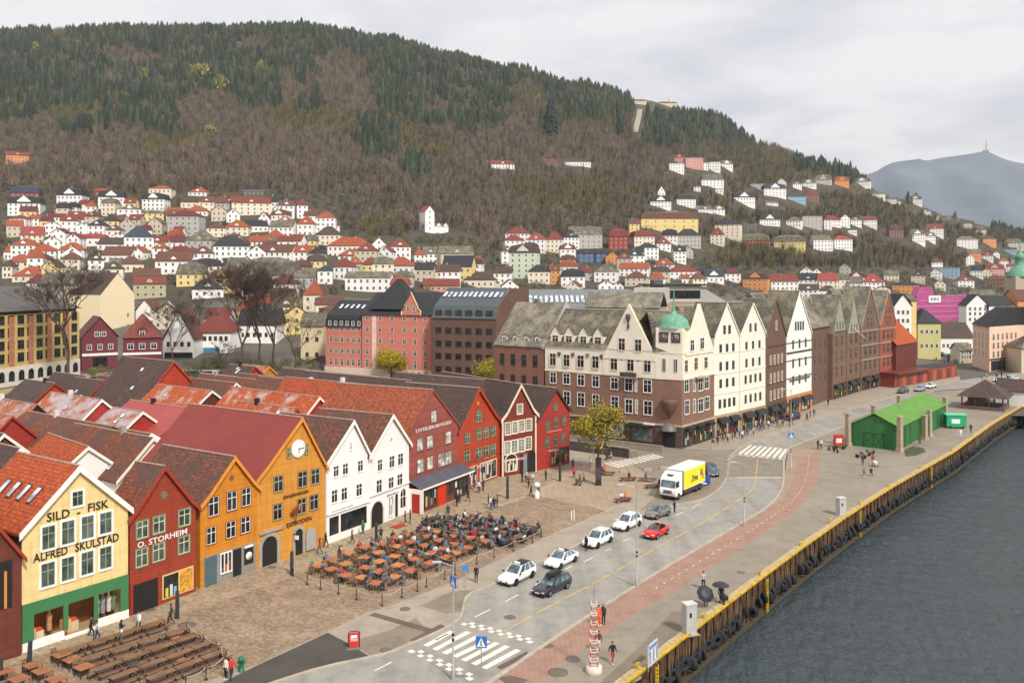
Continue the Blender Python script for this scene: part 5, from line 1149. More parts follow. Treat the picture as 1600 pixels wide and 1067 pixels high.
LIST={ZA:'''55 195 95 135 178 red blue|38 200 145 185 245 white dark gy|278 412 105 145 195 white dark gy|262 358 178 195 235 maroon brown|470 540 110 125 150 red orange|490 622 115 155 210 white dark gy|705 825 130 165 225 white dark gy|740 858 95 112 165 cream orange hip|935 1035 105 130 150 white orange hip|1213 1325 95 125 150 dark flat|1330 1400 145 180 230 white dark|1400 1455 170 180 230 white grey|900 990 150 180 210 cream dbrown gx|990 1075 150 180 228 cream brown gx|1075 1155 150 185 232 grey brown gx|1155 1360 150 185 245 cream red gx|585 705 195 215 290 white grey hip|705 820 222 235 275 yellow grey|830 1000 220 250 350 grey maroon hip|920 1040 195 225 250 white orange hip|40 130 243 262 330 white red|140 220 240 262 300 white orange|220 300 275 295 350 white grey gy|240 330 235 255 300 white maroon|340 420 225 250 290 white red|430 500 220 242 268 white orange hip|450 535 265 287 330 white orange|530 620 238 275 300 cream brown|385 460 280 300 345 white maroon gy|300 390 245 275 330 white red|105 215 300 345 385 cream pinkred gx|250 330 310 335 400 white maroon gy|330 400 335 360 430 white red gy|400 530 335 360 400 white pinkred|525 600 290 320 380 white brown|480 640 355 390 420 white dbrown gx|620 770 290 355 440 white blue hip|720 845 345 380 425 white red gx|48 175 360 395 470 white orange hip|20 60 395 430 470 white orange|145 280 390 425 470 white orange hip|290 420 380 420 470 white orange hip|500 660 400 445 480 white brown gx|920 1065 320 370 460 grey grey hip|860 920 360 400 440 grey grey gy|1065 1250 345 400 480 white dark hip|1230 1340 350 380 400 white orange gx|1315 1415 320 355 390 cream orange hip|1120 1245 268 305 350 cream orange hip|1030 1130 285 310 355 cream brown hip|1215 1345 265 300 330 white dark mans|1340 1470 270 305 355 white grey gx|1380 1470 250 275 330 white orange|1480 1570 250 290 350 white orange hip|1575 1680 225 258 350 white orange hip|1250 1470 390 430 480 white brown gx|1460 1560 395 430 480 white orange gx|1430 1510 340 375 430 white red|30 150 440 480 530 cream orange hip|55 215 500 550 580 cream orange hip|130 215 540 585 640 white maroon hip|590 720 450 490 530 cream brown hip|665 800 510 550 580 cream brown gx|665 830 555 590 660 olive red gx|770 960 425 475 540 white brown gx|880 1040 480 540 600 yellow grey mans|960 1115 460 500 560 white dark mans|1040 1120 515 555 600 cream red hip|960 1120 560 615 660 white dark hip|690 760 290 320 350 white maroon|860 910 300 330 370 white red|10 60 470 500 560 cream dbrown|220 300 350 375 430 white brown|560 640 330 350 390 white pinkred gy|640 720 400 430 470 white orange|1130 1200 330 350 400 white brown|1290 1350 230 262 300 white red|160 240 440 470 520 white maroon|300 400 430 465 520 cream brown hip|440 520 440 470 520 white dbrown|540 600 460 490 540 grey grey|760 830 380 410 460 white orange|850 930 395 425 470 cream red''',ZB:'''345 570 225 270 330 white orange hip|405 530 285 320 345 white orange hip|290 425 170 215 270 cream dbrown hip|570 660 228 270 328 white grey gy|665 780 230 275 330 white red hip|790 850 280 315 360 white orange|835 915 275 310 360 white grey gx|915 1100 270 310 420 beige grey gx|922 1085 315 375 445 yellow dark gx|640 780 325 370 410 white orange hip|520 620 330 365 400 yellow red hip|455 540 320 360 400 olive orange hip|380 480 330 375 440 white red hip|305 385 365 395 460 white blue hip|435 680 400 430 500 white grey gx|190 330 380 420 450 grey grey gx|230 330 445 515 600 cream orange hip|270 390 450 540 600 white dbrown hip|780 940 350 400 430 cream brown hip|830 1025 435 470 500 pink red gx|1030 1200 400 440 480 cream dbrown hip|680 790 395 425 470 grey grey|600 680 270 300 350 white red|1140 1220 430 455 490 beige brown''',ZC:'''120 250 110 145 182 white red hip|120 230 150 180 240 white red hip|230 330 140 175 240 white pinkred hip|325 420 135 175 240 cream red hip|415 500 125 165 225 white dark|440 620 105 150 220 grey grey gx|137 290 195 240 370 green dbrown gy|235 355 300 335 395 cream dark hip|350 405 300 330 400 orange brown gx|400 530 320 360 415 white dark mans|490 575 225 245 290 blue dark gx|575 640 220 245 290 blue dark gx|640 745 118 160 225 red red gy|765 880 125 160 220 cream red mans|880 960 160 195 230 white red|985 1110 120 155 215 grey dark hip|905 990 120 155 190 white dark|800 900 190 215 275 white dark hip|720 830 225 255 300 white dark hip|625 700 235 262 300 orange orange|690 760 248 275 300 cream red|690 850 290 320 360 white orange gx|565 690 300 335 390 white grey hip|500 570 310 340 380 grey red|720 845 335 365 410 beige brown hip|840 930 335 370 420 white orange hip|868 965 270 300 340 white orange hip|940 1100 305 335 385 white red hip|1005 1110 350 370 400 white orange gx|1150 1220 115 150 200 cream red hip|1170 1305 80 100 165 cream dark hip|1395 1505 40 75 105 white dark gy|1310 1390 85 100 130 dark flat|1115 1225 320 360 390 white blue|1220 1310 315 345 385 white maroon hip|1310 1440 335 370 430 orange dbrown gy|1450 1600 350 385 430 white red gx|590 670 375 400 430 white dbrown gy|760 850 395 415 440 brown dbrown|660 720 385 405 430 white dark|430 500 380 410 440 cream red|1060 1140 340 370 410 cream brown''',ZD:'''610 680 85 105 140 pink red gy|580 680 135 145 200 white flat|680 800 85 110 180 pink flat|745 830 125 140 185 white flat|830 900 115 135 190 white flat|900 985 120 145 175 white grey gy|780 930 205 245 290 white grey mans|735 780 280 290 320 white flat|870 920 300 305 330 white flat|460 600 335 380 420 white dark gy|510 560 285 320 345 white grey gy|625 755 335 365 415 white dark mans|760 860 405 430 450 white grey gx|855 935 405 430 460 white grey gy|980 1125 315 355 400 white dark gy|1170 1320 250 300 350 white blue gy|1075 1180 262 272 300 grey flat|1320 1440 335 350 385 paleblue blue gx|1430 1525 305 340 385 brown red hip|1185 1265 378 388 405 white grey gx|1350 1410 262 275 300 white grey|1415 1490 245 265 295 white grey gy|1490 1600 210 240 270 white grey gy|1410 1545 465 475 550 grey flat|1310 1410 475 500 540 white grey hip|1550 1600 465 495 560 white red hip|1480 1600 590 620 690 white grey gx|560 640 435 445 460 white flat|1260 1310 235 255 285 white grey gy''',ZE:'''145 205 320 335 365 white grey|205 290 305 330 358 white grey gy|275 380 275 310 338 grey grey gy|395 485 288 315 345 orange orange gy|505 610 290 320 345 white grey gy|620 700 325 337 365 white grey|700 765 335 348 372 white grey|735 800 385 400 415 white grey|840 915 400 425 455 white grey gy|905 970 445 455 470 white grey|970 1030 448 462 480 white grey|1030 1110 450 470 495 dark grey|1140 1220 480 500 520 grey flat|1240 1300 525 550 575 white grey|335 440 520 550 590 white red hip|430 490 515 540 590 white red gy|490 560 530 550 585 white grey|555 650 525 550 590 white red|270 390 635 670 730 white grey hip|390 510 640 665 725 white pinkred hip|475 530 595 610 635 white flat|665 740 590 600 630 brown flat|720 810 555 610 655 brown dbrown gy|840 940 600 635 685 white grey gy|935 1000 620 645 680 white grey|945 1045 565 600 640 white red|1125 1250 645 665 715 white grey|1250 1365 638 660 695 orange dbrown hip|1400 1520 660 685 720 cream grey hip|1380 1480 712 722 745 paleblue blue gx|1190 1270 720 745 790 orange grey|1275 1340 735 760 790 white red|1340 1380 735 750 770 white grey|1205 1280 810 850 890 white blue|1290 1410 805 840 880 pink red gy|1440 1490 765 780 820 grey grey|10 180 870 905 955 white brown gx|180 300 865 905 950 white dark gx|300 420 865 910 980 cream pinkred gx|400 490 865 905 960 cream grey mans|490 560 885 925 980 white grey gx|560 700 870 920 985 white pinkred hip|740 900 915 935 985 orange dark hip|180 300 930 965 1010 white dbrown gx|300 420 940 970 1010 white dbrown hip|1290 1430 880 905 950 brown brown hip|1130 1230 880 910 950 white red hip|640 730 940 960 1000 cream dark'''}
for(ox,oy,k),txt in LIST.items():
 for line in txt.split('|'):
  q=line.split();x0,x1,a,e_,b_=[float(v)for v in q[:5]]
  house(ox+x0/k,ox+x1/k,oy+a/k,oy+e_/k,oy+b_/k,q[5],q[6],q[7]if len(q)>7 else None)
  # single houses and landmarks on the hill
house(10,45,236,243,256,'orange','red','gx',label='lone orange house with a red roof high in the forest')
house(766,806,250,257,265,'white','red','gx',label='white long house with red roof alone in the woods below the summit')
house(848,872,248,253,259,'brown','red','gx',label='small red roofed house beside the flat white terrace in the woods')
house(880,925,250,254,260,'white','flat',label='long flat white terrace building in the woods')
house(998,1095,330,342,366,'yellow','brown','mans',dorm=True,yaw=6,label='long yellow building with brown mansard roof on the hillside',nrow=3)
house(983,1000,342,350,372,'yellow','brown','gx',label='low yellow wing joined to the long yellow building')
house(1156,1202,364,376,388,'red','grey','mans',dorm=True,label='red villa with white trim and two rounded dormers',nrow=2)
house(1208,1258,366,378,392,'yellow','grey','mans',dorm=True,label='golden yellow villa with grey mansard roof on its own terrace',nrow=2)
house(1458,1498,414,419,434,'paleblue','flat',label='modern glass fronted office at the foot of the hill',cat='office')
# white church-like tower house
P=ray_ground(683,366);k=P.y/F;b=MB();wt,ht=17*k,34*k
b.box(-11*k*2,-11*k*2+wt,0,wt,-3,ht,WPM['white']);b.face([(-22*k,0,ht),(-22*k+wt,0,ht),(-22*k+wt/2,0,ht+9*k)],WPM['white']);b.face([(-22*k,wt,ht),(-22*k+wt,wt,ht),(-22*k+wt/2,wt,ht+9*k)],WPM['white'])
b.box(-22*k+wt,22*k,.5,wt,-3,12*k,WPM['white']);
for x in(4*k,17*k):b.face([(x-5*k,.45,12*k),(x+5*k,.45,12*k),(x,.45,18*k)],WPM['white'])
o=b.build('tower_house');o.location=P;o.rotation_euler=(0,0,R(38));tag(o,'white tower house with a steep red saddle roof below the forest','tower house')
r=MB();roof_mesh(r,-22*k,-22*k+wt,0,wt,ht,9.5*k,'gy',RC['pinkred'],.3);roof_mesh(r,-22*k+wt,22*k,.5,wt,12*k,5*k,'gx',RC['grey'],.2);r.build('roof',o)
for zz in(3,7,11,15):put_small(o,-22*k+wt/2,zz,0,0)
# funicular station and cafe on the summit
for px,py,wpx,l,nm in((1000,160,22,'low summit station building at the top of the cleared funicular track','summit_station'),(1043,163,30,'wide low restaurant with small tower on the summit ridge','summit_restaurant')):
 P=ray_ground(px,py+3);k=P.y/F;b=MB();b.box(-wpx*k/2,wpx*k/2,0,12,-4,4.5,WPM['beige']);roof_mesh(b,-wpx*k/2,wpx*k/2,0,12,4.5,3,'hip',RC['grey'],.8)
 if 'tower' in l:b.lathe((wpx*k*.2,5,5),[(3,0),(3,4),(.01,8)],WPM['beige'],8)
 o=b.build(nm);P.z=float(height(P.x,P.y));o.location=P+Vector((0,0,1));tag(o,l,nm.split('_')[1])
 # cleared track
tr=[]
for px,py in((1000,172),(999,178),(998,185),(996,193),(994,201),(992,208)):tr.append(ray_ground(px,py))
b=MB()
for a,c in zip(tr,tr[1:]):
 for j in range(6):
  p,q=a.lerp(c,j/6),a.lerp(c,(j+1)/6)
  g=lambda v,s:(v.x+s,v.y,float(height(v.x+s,v.y))+1.2)
  b.face([g(p,-3.5),g(p,3.5),g(q,3.5),g(q,-3.5)],ground_mat('a39f92','b8b3a6',.1,1,name='track'))
tag(b.build('funicular_track'),'pale straight funicular track cut down from the summit',kind='structure')
# ---------------------------------------------------------------- town buildings on the left
def town(px0,px1,base,h0,eave,label,wall,roof,kind,rpx,depth=12,slope=0.0,rows=(),cols=5,ws='bwhite',ww=1.0,wh=1.5,x0=.5,name='town_house',cat='house',ov=.4,yaw=None):
 A=G(px0,base,h0);Bp=G(px1,base-slope,h0)
 B=Bld(name,A,Bp,label,cat,None,h0);zE=B.u((px0+px1)/2,eave)[1];zr=B.u((px0+px1)/2,rpx)[1]
 rh=max(.6,(zr-zE)*1.12);b=MB();b.box(0,B.w,0,depth,-6,zE,wall);gab_fill(b,kind,0,B.w,0,depth,zE,rh,wall,ov);b.build('wall',B.root)
 r=MB();roof_mesh(r,0,B.w,0,depth,zE,rh,kind,roof,ov);B.roof=r.build('roof',B.root)
 if rows:grid_wins(B,lin(x0,B.w-x0,cols),[zE*q for q in rows],ww,wh,ws)
 for f_ in(.2,.5,.8):q=A.lerp(Bp,f_)-B.o*depth/2;OCC.append((q.x,q.y,depth*.55+3))
 B.zE=zE;B.rh=rh;B.depth=depth
 return B
YB=paint('c8b27e',.7,.15);
B=town(-60,124,609,4,492,'long yellow and brick striped office block with arcade of round arches',YB,paint('5a5450',.5,.1),'hip',458,18,slope=28,rows=(.86,.67,.48,.29),cols=12,ws='byellow',ww=2.3,wh=2.4,name='office_block',cat='office block')
zt_=B.zE
for k in range(6):panel(B,B.w*(.03+k*.165),B.w*(.075+k*.165),zt_*.24,zt_*.98,paint('b5745c'),'brick_pier',.08)
panel(B,0,B.w,-1,zt_*.22,paint('ded6c8'),'arcade_wall',.25)
for x in lin(.3,B.w-.3,12):arch(B,x-1.0,x+1.0,.2,zt_*.17,paint('cfc6b6'),GL_D,name='arched_window',fw=.15,d=.32,fy=-.27)
b=MB();b.box(0,B.w,1,17,zt_,zt_+1.0,paint('4a4644'));b.build('top_storey',B.root);B.roof.location.z=.9
B=town(157,210,522,10,460,'tall cream building with a bare windowless gable',paint('ecd9b4',.7,.06),T_DK,'gy',430,16,slope=4,name='town_house',ov=.1);put_win(B.root,B.w*.8,5.5,.9,1.6,'bwhite');put_win(B.root,B.w*.8,1.5,.9,1.6,'bwhite')
town(98,155,520,10,446,'beige old apartment house with slate roof beside the cream blind gable',paint('d3c8b2'),T_GR,'gx',425,14,rows=(.15,.4,.65),cols=5,ws='bdark')
town(60,97,520,9,445,'narrow grey apartment house behind the office block',paint('aaa49a'),T_GR,'gx',428,12,rows=(.3,.6),cols=3,ws='bdark')
town(0,58,530,9,472,'cream house with brown roof behind the yellow office block',CREAM,T_RB,'hip',455,12,rows=(.5,),cols=5)
DRW=boards('74303a',.2,.1)
B=town(128,184,577,4,528,'dark red wooden house with white trim and street shop, gable to the street',DRW,T_RB,'gy',499,11,slope=3,rows=(.62,),cols=3,ws='bwhite',ww=1.2,wh=1.5);put_win(B.root,B.w*.42,B.zE+.5,1.2,1.3,'bwhite');put_win(B.root,B.w*.6,B.zE+.5,1.2,1.3,'bwhite');panel(B,0,B.w,B.zE*.42,B.zE*.5,WHITE,'cornice',.2);panel(B,B.w*.3,B.w*.7,.5,B.zE*.36,GL_D,'shop_window',.08)
B=town(192,252,574,4,528,'dark red wooden house with hipped red roof and dormer beside the gabled one',DRW,RC['red'],'hip',496,10,slope=2,rows=(.62,),cols=3,ws='bwhite',ww=1.6,wh=1.6);dormer(B,B.roof,B.w*.5,.2,B.zE+.2,2.4,2.0,DRW,RC['red'],'bwhite');panel(B,0,B.w,B.zE*.42,B.zE*.5,WHITE,'cornice',.2)
B=town(255,303,566,4,532,'white wooden gabled house over a dark open ground floor',WPM['white'],T_RB,'gy',490,12,rows=(.72,),cols=4,ws='bdark');panel(B,.4,B.w-.4,0,B.zE*.45,DARKIN,'ground_floor',.06)  # dark panel paints the shade of the open ground floor
B=town(305,360,562,4,520,'white wooden house with big red hipped roof over a blue wall',WPM['white'],RC['red'],'hip',487,12,rows=(.7,),cols=6,ws='bdark');panel(B,.1,B.w*.7,0,B.zE*.45,paint('4f7f9a'),'blue_wall',.06)
town(372,432,555,4,508,'white house under a black hipped roof behind the bare trees',WPM['white'],T_BLK,'mans',478,12,rows=(.15,.6),cols=6,ws='bdark')
town(212,240,525,8,486,'white wooden house with steep dark red roof behind the maroon pair',WPM['white'],T_RB,'gy',470,10,rows=(.5,),cols=2)
town(243,285,522,8,490,'white gabled house with dark roof and decorated bargeboards',WPM['white'],T_DK,'gy',470,10,rows=(.5,),cols=3)
B=town(285,322,512,8,486,'house with a bare grey board gable behind the white street houses',boards('a89c8c',.25,.2),T_BLK,'gy',466,10)
B=town(372,458,510,8,430,'tall grey stone apartment house with slate mansard behind the bare trees',paint('b3a99a',.7,.1),T_GR,'mans',405,16,rows=(.2,.42,.64,.84),cols=9,ws='bdark',name='apartment_house',cat='apartment house')
town(350,374,510,8,428,'pinkish brick apartment house next to the grey stone one',paint('c08f78'),T_GR,'gx',405,14,rows=(.3,.55,.8),cols=3,ws='bdark',name='apartment_house',cat='apartment house')
town(322,366,530,6,500,'low grey stone house with slate roof between the bare trees',paint('b5ab9c'),T_GR,'hip',478,10,rows=(.5,),cols=4,ws='bdark')
B=town(470,505,570,3,510,'narrow yellow cream house between the bare tree and the pink hotel',paint('d8c9a2'),T_GR,'gx',492,10,rows=(.2,.6),cols=2,ws='bdark')
town(500,545,520,4,458,'white apartment house with brown roof behind the pink hotel wing',WPM['white'],T_RB,'hip',442,12,rows=(.6,.8),cols=4)
b=Bld('copper_dome_house',G(487,500,6),G(500,500,6),'small green copper roofed turret house behind the hotel','turret',None,6);block(b,10,4,WPM['cream']);r=MB();r.lathe((b.w/2,2,10),[(2.6,0),(2.6,.8),(2.0,2.4),(.9,3.4),(.01,4.4)],COP,10);r.build('roof',b.root)
# ---------------------------------------------------------------- right end of the harbour
PKW=boards('b5548a',2.0,.3)
B=Bld('wrapped_building',G(1432,514),G(1479,512),'large building wrapped in magenta scaffold sheeting with a white sign','building')
b=MB();zP=B.u(1450,462)[1];b.box(0,B.w,0,8,0,zP,PKW);b.prism([(B.w*.2,4,zP),(B.w*.8,4,zP),(B.w*.7,4,zP+5),(B.w*.3,4,zP+5)],[(B.w*.2,8,zP),(B.w*.8,8,zP),(B.w*.7,8,zP+5),(B.w*.3,8,zP+5)],PKW);b.build('sheeting',B.root)
for k in range(1,6):panel(B,0,B.w,zP*k/6,zP*k/6+.4,paint('e07ab4'),'scaffold_band',.15)
x0,x1,z0,z1=B.zoom(1400,360,5.335).rect(268,545,368,602);panel(B,x0,x1,z0,z1,WHITE,'sign',.5);B.text('EBS',285,352,585,24,paint('2a2a60'),d=.52)
B=Bld('wrapped_wing',G(1479,512),G(1527,506),'magenta wrapped wing running back from the wrapped building','building');b=MB();zQ=B.u(1500,462)[1];b.box(0,B.w,0,8,0,zQ,PKW);b.build('sheeting',B.root)
for k in range(1,6):
 panel(B,0,B.w,zQ*k/6,zQ*k/6+.4,paint('e07ab4'),'scaffold_band',.15)
PCH=paint('e8c4aa',.7,.08)
B=Bld('corner_block',G(1520,572),G(1546,581),'peach coloured four storey corner block with black roof by the square','building');
B2_=G(1593,575)
S_=Sub(B.root,B.B,B2_);zE=B.u(1530,508)[1]
l2=S_.M @ B2_;wB=B.w
ft=[Vector((0,0,0)),Vector((wB,0,0)),Vector((l2.x,l2.y,0)),Vector((l2.x-2,l2.y+22,0)),Vector((-2,24,0))]
b=MB();b.prism([(p.x,p.y,0)for p in ft],[(p.x,p.y,zE)for p in ft],PCH);b.build('wall',B.root)
cx_=sum(ft,Vector())/5;b=MB()
P0=[(p.x+(p.x-cx_.x)*.04,p.y+(p.y-cx_.y)*.04,zE)for p in ft];P1=[(cx_.x+(p.x-cx_.x)*.55,cx_.y+(p.y-cx_.y)*.55,zE+6.0)for p in ft];b.prism(P0,P1,T_BLK);b.build('roof',B.root)
for k in range(4):
 z=4.6+k*(zE-5)/4 if k else 4.4
 z=4.4+k*(zE-5.4)/3.2
 if k==3:break
 for x in lin(.8,wB-.8,4):put_win(B.root,x,z,1.0,1.9,'pinkw')
 for f_ in lin(.06,.94,6):
  p=S_.M @(S_.A+(S_.B-S_.A)*f_);put_win(B.root,p.x,z,1.2,2.0,'pinkw',p.y,S_.rz)
S_.box(1,S_.w-1,-.3,0,.4,3.4,GL_D,'shop_window');S_.box(0,S_.w,-.2,0,3.7,4.1,DARK,'cornice')
def rb(px0,px1,base,eave,ridge,label,wall,roof,kind='gx',depth=12,rows=(),cols=4,h0=0,slope=0,ws='small'):return town(px0,px1,base,h0,eave,label,wall,roof,kind,ridge,depth,slope,rows,cols,ws)
rb(1398,1424,560,478,462,'white rendered house with black roof behind the red gable',WPM['white'],T_BLK,'gy',14,(.5,.68,.84),3)
rb(1424,1432,560,470,462,'narrow yellow strip of a house beside the wrapped building',WPM['yellow'],T_GR,'gx',10)
rb(1434,1470,560,505,486,'yellow green house with black hipped roof before the wrapped building',paint('c9c283'),T_BLK,'hip',12,(.3,.7),4)
rb(1462,1521,553,528,508,'brown roofed market hall row with white dormers',WPM['white'],T_DK,'gx',14,(.4,),8)
rb(1500,1519,566,548,538,'low white house with grey roof beside the peach corner block',WPM['beige'],T_GR,'gx',7,(.3,.65),4)
rb(1510,1545,537,478,462,'white building with curved gable behind the black roof',WPM['white'],T_BLK,'gy',7,(.6,.75,.88),4)
rb(1540,1580,537,478,464,'white building with black ridge roof behind the corner block',WPM['white'],T_BLK,'gx',9,(.8,),5)
rb(1574,1592,537,482,470,'brick red narrow house behind the corner block',WPM['brown'],T_GR,'gx',12)
rb(1590,1640,537,470,455,'bright orange house at the edge behind the corner block',WPM['orange'],T_RB,'gx',14)
rb(1596,1640,583,545,528,'pale house at the edge beside the peach block',WPM['beige'],T_GR,'hip',10,(.5,),3)
rb(1495,1540,470,458,446,'low dark roofed building before the domed church',WPM['grey'],T_BLK,'gx',12,h0=8)
rb(1524,1560,500,470,455,'grey roofed warehouse beyond the white curved gable',WPM['white'],T_GR,'gx',12,h0=4)
P=G(1603,520,4);k=P.y/F;b=MB();sq=32*k;b.box(-sq/2,sq/2,0,sq,-4,hz(432,P.y)-4,paint('b8ab94',.8,.15));o=b.build('church_tower');o.location=P;tag(o,'stone church tower with a green copper bell dome','church tower')
b=MB();z0=hz(432,P.y)-4;b.lathe((0,sq/2,z0),[(sq*.62,0),(sq*.6,2*k),(sq*.5,9*k),(sq*.3,16*k),(sq*.24,18*k),(sq*.24,28*k),(sq*.27,29*k),(sq*.2,34*k),(sq*.05,40*k),(.01,60*k)],COP,16);b.build('dome',o)
# houses filling the packed quarters between the listed ones
def infill(px0,px1,y0,y1,n,w0=8.5,w1=13):
 k=0;tries=0
 while k<n and tries<n*60:
  tries+=1;px,py=rnd.uniform(px0,px1),rnd.uniform(y0,y1);P=ray_ground(px,py);w=rnd.uniform(w0,w1)
  if any((P.x-a)**2+(P.y+4-b_)**2<(r*.70+w*.42)**2 for a,b_,r in OCC):continue
  s_=F/P.y;hh=rnd.choice((5.5,6.5,8.5));house(px-w*s_/2,px+w*s_/2,py-(hh+3.6)*s_,py-hh*s_,py,rnd.choice(('white','white','white','cream','grey','beige','yellow')),rnd.choice(('orange','orange','red','brown','brown','dark','grey','maroon','dbrown')),rnd.choice(('hip','gx','gy','mans')));k+=1
 print('infill',k,len(HOUSES))
infill(10,520,330,440,48,7.0,11);infill(250,540,445,528,14,9,13);infill(560,800,410,470,10);infill(830,1120,400,450,10);infill(1120,1440,430,460,8);infill(1450,1590,400,480,10)
# labels of the listed houses: by look, then by neighbourhood, then by order
def zone(cx,yb):
 if yb<322:return 'just under the forest' if cx<600 else('high under the summit ridge' if cx<1250 else 'along the ridge road')
 if cx<170:return 'behind the yellow office block' if yb>400 else 'on the slope above the office block'
 if cx<340:return 'behind the maroon houses' if yb>400 else 'above the cream blind gable'
 if cx<520:return 'behind the bare trees' if yb>400 else 'on the slope above the bare trees'
 if cx<700:return 'behind the pink hotel' if yb>395 else 'below the white tower house'
 if cx<900:return 'behind the metal roofed hall' if yb>405 else 'near the pale green apartment house'
 if cx<1120:return 'behind the slate roofed hall' if yb>405 else 'around the long yellow building'
 if cx<1330:return 'behind the cream gabled row' if yb>400 else 'around the golden villa'
 return 'behind the magenta building' if yb>400 else 'on the slope beyond the red gable'
from collections import defaultdict
grp=defaultdict(list)
for hrec in HOUSES:
 o,wall,roof,kind,cx,yb,wp=hrec
 size='small' if wp<28 else('large' if wp>48 else 'medium')
 wl={'dark':'dark grey','paleblue':'pale blue'}.get(wall,wall)
 look=f"{size} {wl} gabled house, {RN[roof]} roof," if kind=='gy' else f"{size} {wl} house, {RN[roof]} {KN[kind]},"
 grp[(look,zone(cx,yb))].append(hrec)
for(look,zn),L_ in grp.items():
 L_.sort(key=lambda r:r[4])
 for i,r in enumerate(L_):
  l=f"{look} {zn}" if len(L_)==1 else f"{ORD(i)} {look} {zn}"
  wds=l.split();tag(r[0],l,'house','houses on the hillside')
  # ---------------------------------------------------------------- forest
def tri_tree_conifer(rs,H=1.0):
 V=[];Fc=[]
 nl=7
 for i in range(nl):
  z0=.10+.86*i/nl;z1=min(z0+.30,1.02);r=.23*(1-z0)**.8+.02;n=7
  off=rs.uniform(0,6.28);top=len(V);V.append((rs.uniform(-.01,.01),rs.uniform(-.01,.01),z1))
  for k in range(n*2):
   a=off+math.pi*k/n;rr=r*(1.0 if k%2==0 else .55)*rs.uniform(.8,1.2);V.append((rr*math.cos(a),rr*math.sin(a),z0-(.05 if k%2==0 else-.03)+rs.uniform(-.015,.015)))
  for k in range(n*2):Fc.append((top,top+1+k,top+1+(k+1)%(n*2)))
 return np.array(V,np.float32),np.array(Fc,np.int32)
def tri_tree_decid(rs,n=60,rx=.32,z0=.3,sz=.04,trunk=True):
 V=[];Fc=[]
 for i in range(n):
  while True:
   p=rs.uniform(-1,1,3)
   if p.dot(p)<1 and p.dot(p)>.1:break
  c=np.array([p[0]*rx,p[1]*rx,z0+(p[2]*.5+.5)*(1-z0)])
  a=rs.normal(size=3);a /= np.linalg.norm(a);b_=rs.normal(size=3);b_-=a*a.dot(b_);b_ /= np.linalg.norm(b_)
  a=a*.6+np.array([0,0,.6])
  s_=sz*rs.uniform(.6,1.4);k=len(V);V+=[tuple(c+a*s_),tuple(c-a*s_*.7+b_*s_*.5),tuple(c-a*s_*.7-b_*s_*.5)];Fc.append((k,k+1,k+2))
 if trunk: # bare limbs fanning up from the stem
  for q in range(46):
   u=rs.uniform(0,6.28);rr=rx*math.sqrt(rs.uniform(0,1));zt=rs.uniform(.55,1.0);s0=np.array([0,0,0 if q<3 else rs.uniform(.05,.5)]);e_=np.array([rr*math.cos(u)*(1.15-zt*.5),rr*math.sin(u)*(1.15-zt*.5),zt]);w=.016 if q<3 else .011;v_=np.array([-math.sin(u)*w,math.cos(u)*w,0]);v2=np.array([math.cos(u)*w,math.sin(u)*w,0])
   k=len(V);V+=[tuple(s0+v_),tuple(s0-v_),tuple(e_),tuple(s0+v2),tuple(s0-v2)];Fc+=[(k,k+1,k+2),(k+3,k+4,k+2)]
 return np.array(V,np.float32),np.array(Fc,np.int32)
rsF=np.random.RandomState(11)
PROTO_C=[tri_tree_conifer(rsF)for _ in range(4)];PROTO_D=[tri_tree_decid(rsF)for _ in range(5)];PROTO_B=[tri_tree_decid(rsF,130,.5,.05,.09,False)for _ in range(3)]
def leafmat(name,rough=.9):
 m,t,b=new_mat(name);a=nd(t,'ShaderNodeAttribute',attribute_name='tint');f=noise(t,pos(t),.25,4)
 t.links.new(mixc(t,1.0,a.outputs['Color'],ramp(t,f,[(.3,(.8,.8,.8,1)),(.7,(1.15,1.15,1.15,1))]),'MULTIPLY'),b.inputs['Base Color']);b.inputs['Roughness'].default_value=rough;b.inputs['Specular IOR Level'].default_value=.2
 return m
FMAT=leafmat('woodland')
def forest_mesh(name,items,label):
 """items: list of (proto, x, y, z, h, wscale, yaw, colour)"""
 Vs=[];Fs=[];Cs=[];off=0
 for(V,Fc),x,y,z,h,ws,yaw,c in items:
  ca,sa=math.cos(yaw),math.sin(yaw);q=np.empty_like(V);q[:,0]=(V[:,0]*ca-V[:,1]*sa)*h*ws+x;q[:,1]=(V[:,0]*sa+V[:,1]*ca)*h*ws+y;q[:,2]=V[:,2]*h+z
  Vs.append(q);Fs.append(Fc+off);off+=len(V);Cs.append(np.tile(np.array([c],np.float32),(len(V),1)))
 V=np.concatenate(Vs);Fc=np.concatenate(Fs);Cc=np.concatenate(Cs)
 me=bpy.data.meshes.new(name);me.vertices.add(len(V));me.vertices.foreach_set('co',V.ravel());me.loops.add(len(Fc)*3);me.loops.foreach_set('vertex_index',Fc.ravel());me.polygons.add(len(Fc))
 me.polygons.foreach_set('loop_start',np.arange(0,len(Fc)*3,3,dtype=np.int32));me.update(calc_edges=True)
 at=me.color_attributes.new('tint','FLOAT_COLOR','POINT');at.data.foreach_set('color',np.concatenate([Cc,np.ones((len(Cc),1),np.float32)],1).ravel())
 me.materials.append(FMAT);o=bpy.data.objects.new(name,me);COL.objects.link(o);return o
def vnoise(x,y,s,seed=0):
 v=0
 for i,(a,b_,k,q)in enumerate(_ph):v+=math.sin(x/s*k+a+seed)*math.cos(y/s*(k+.3)+b_+q*x/s+seed)
 return v/2.5
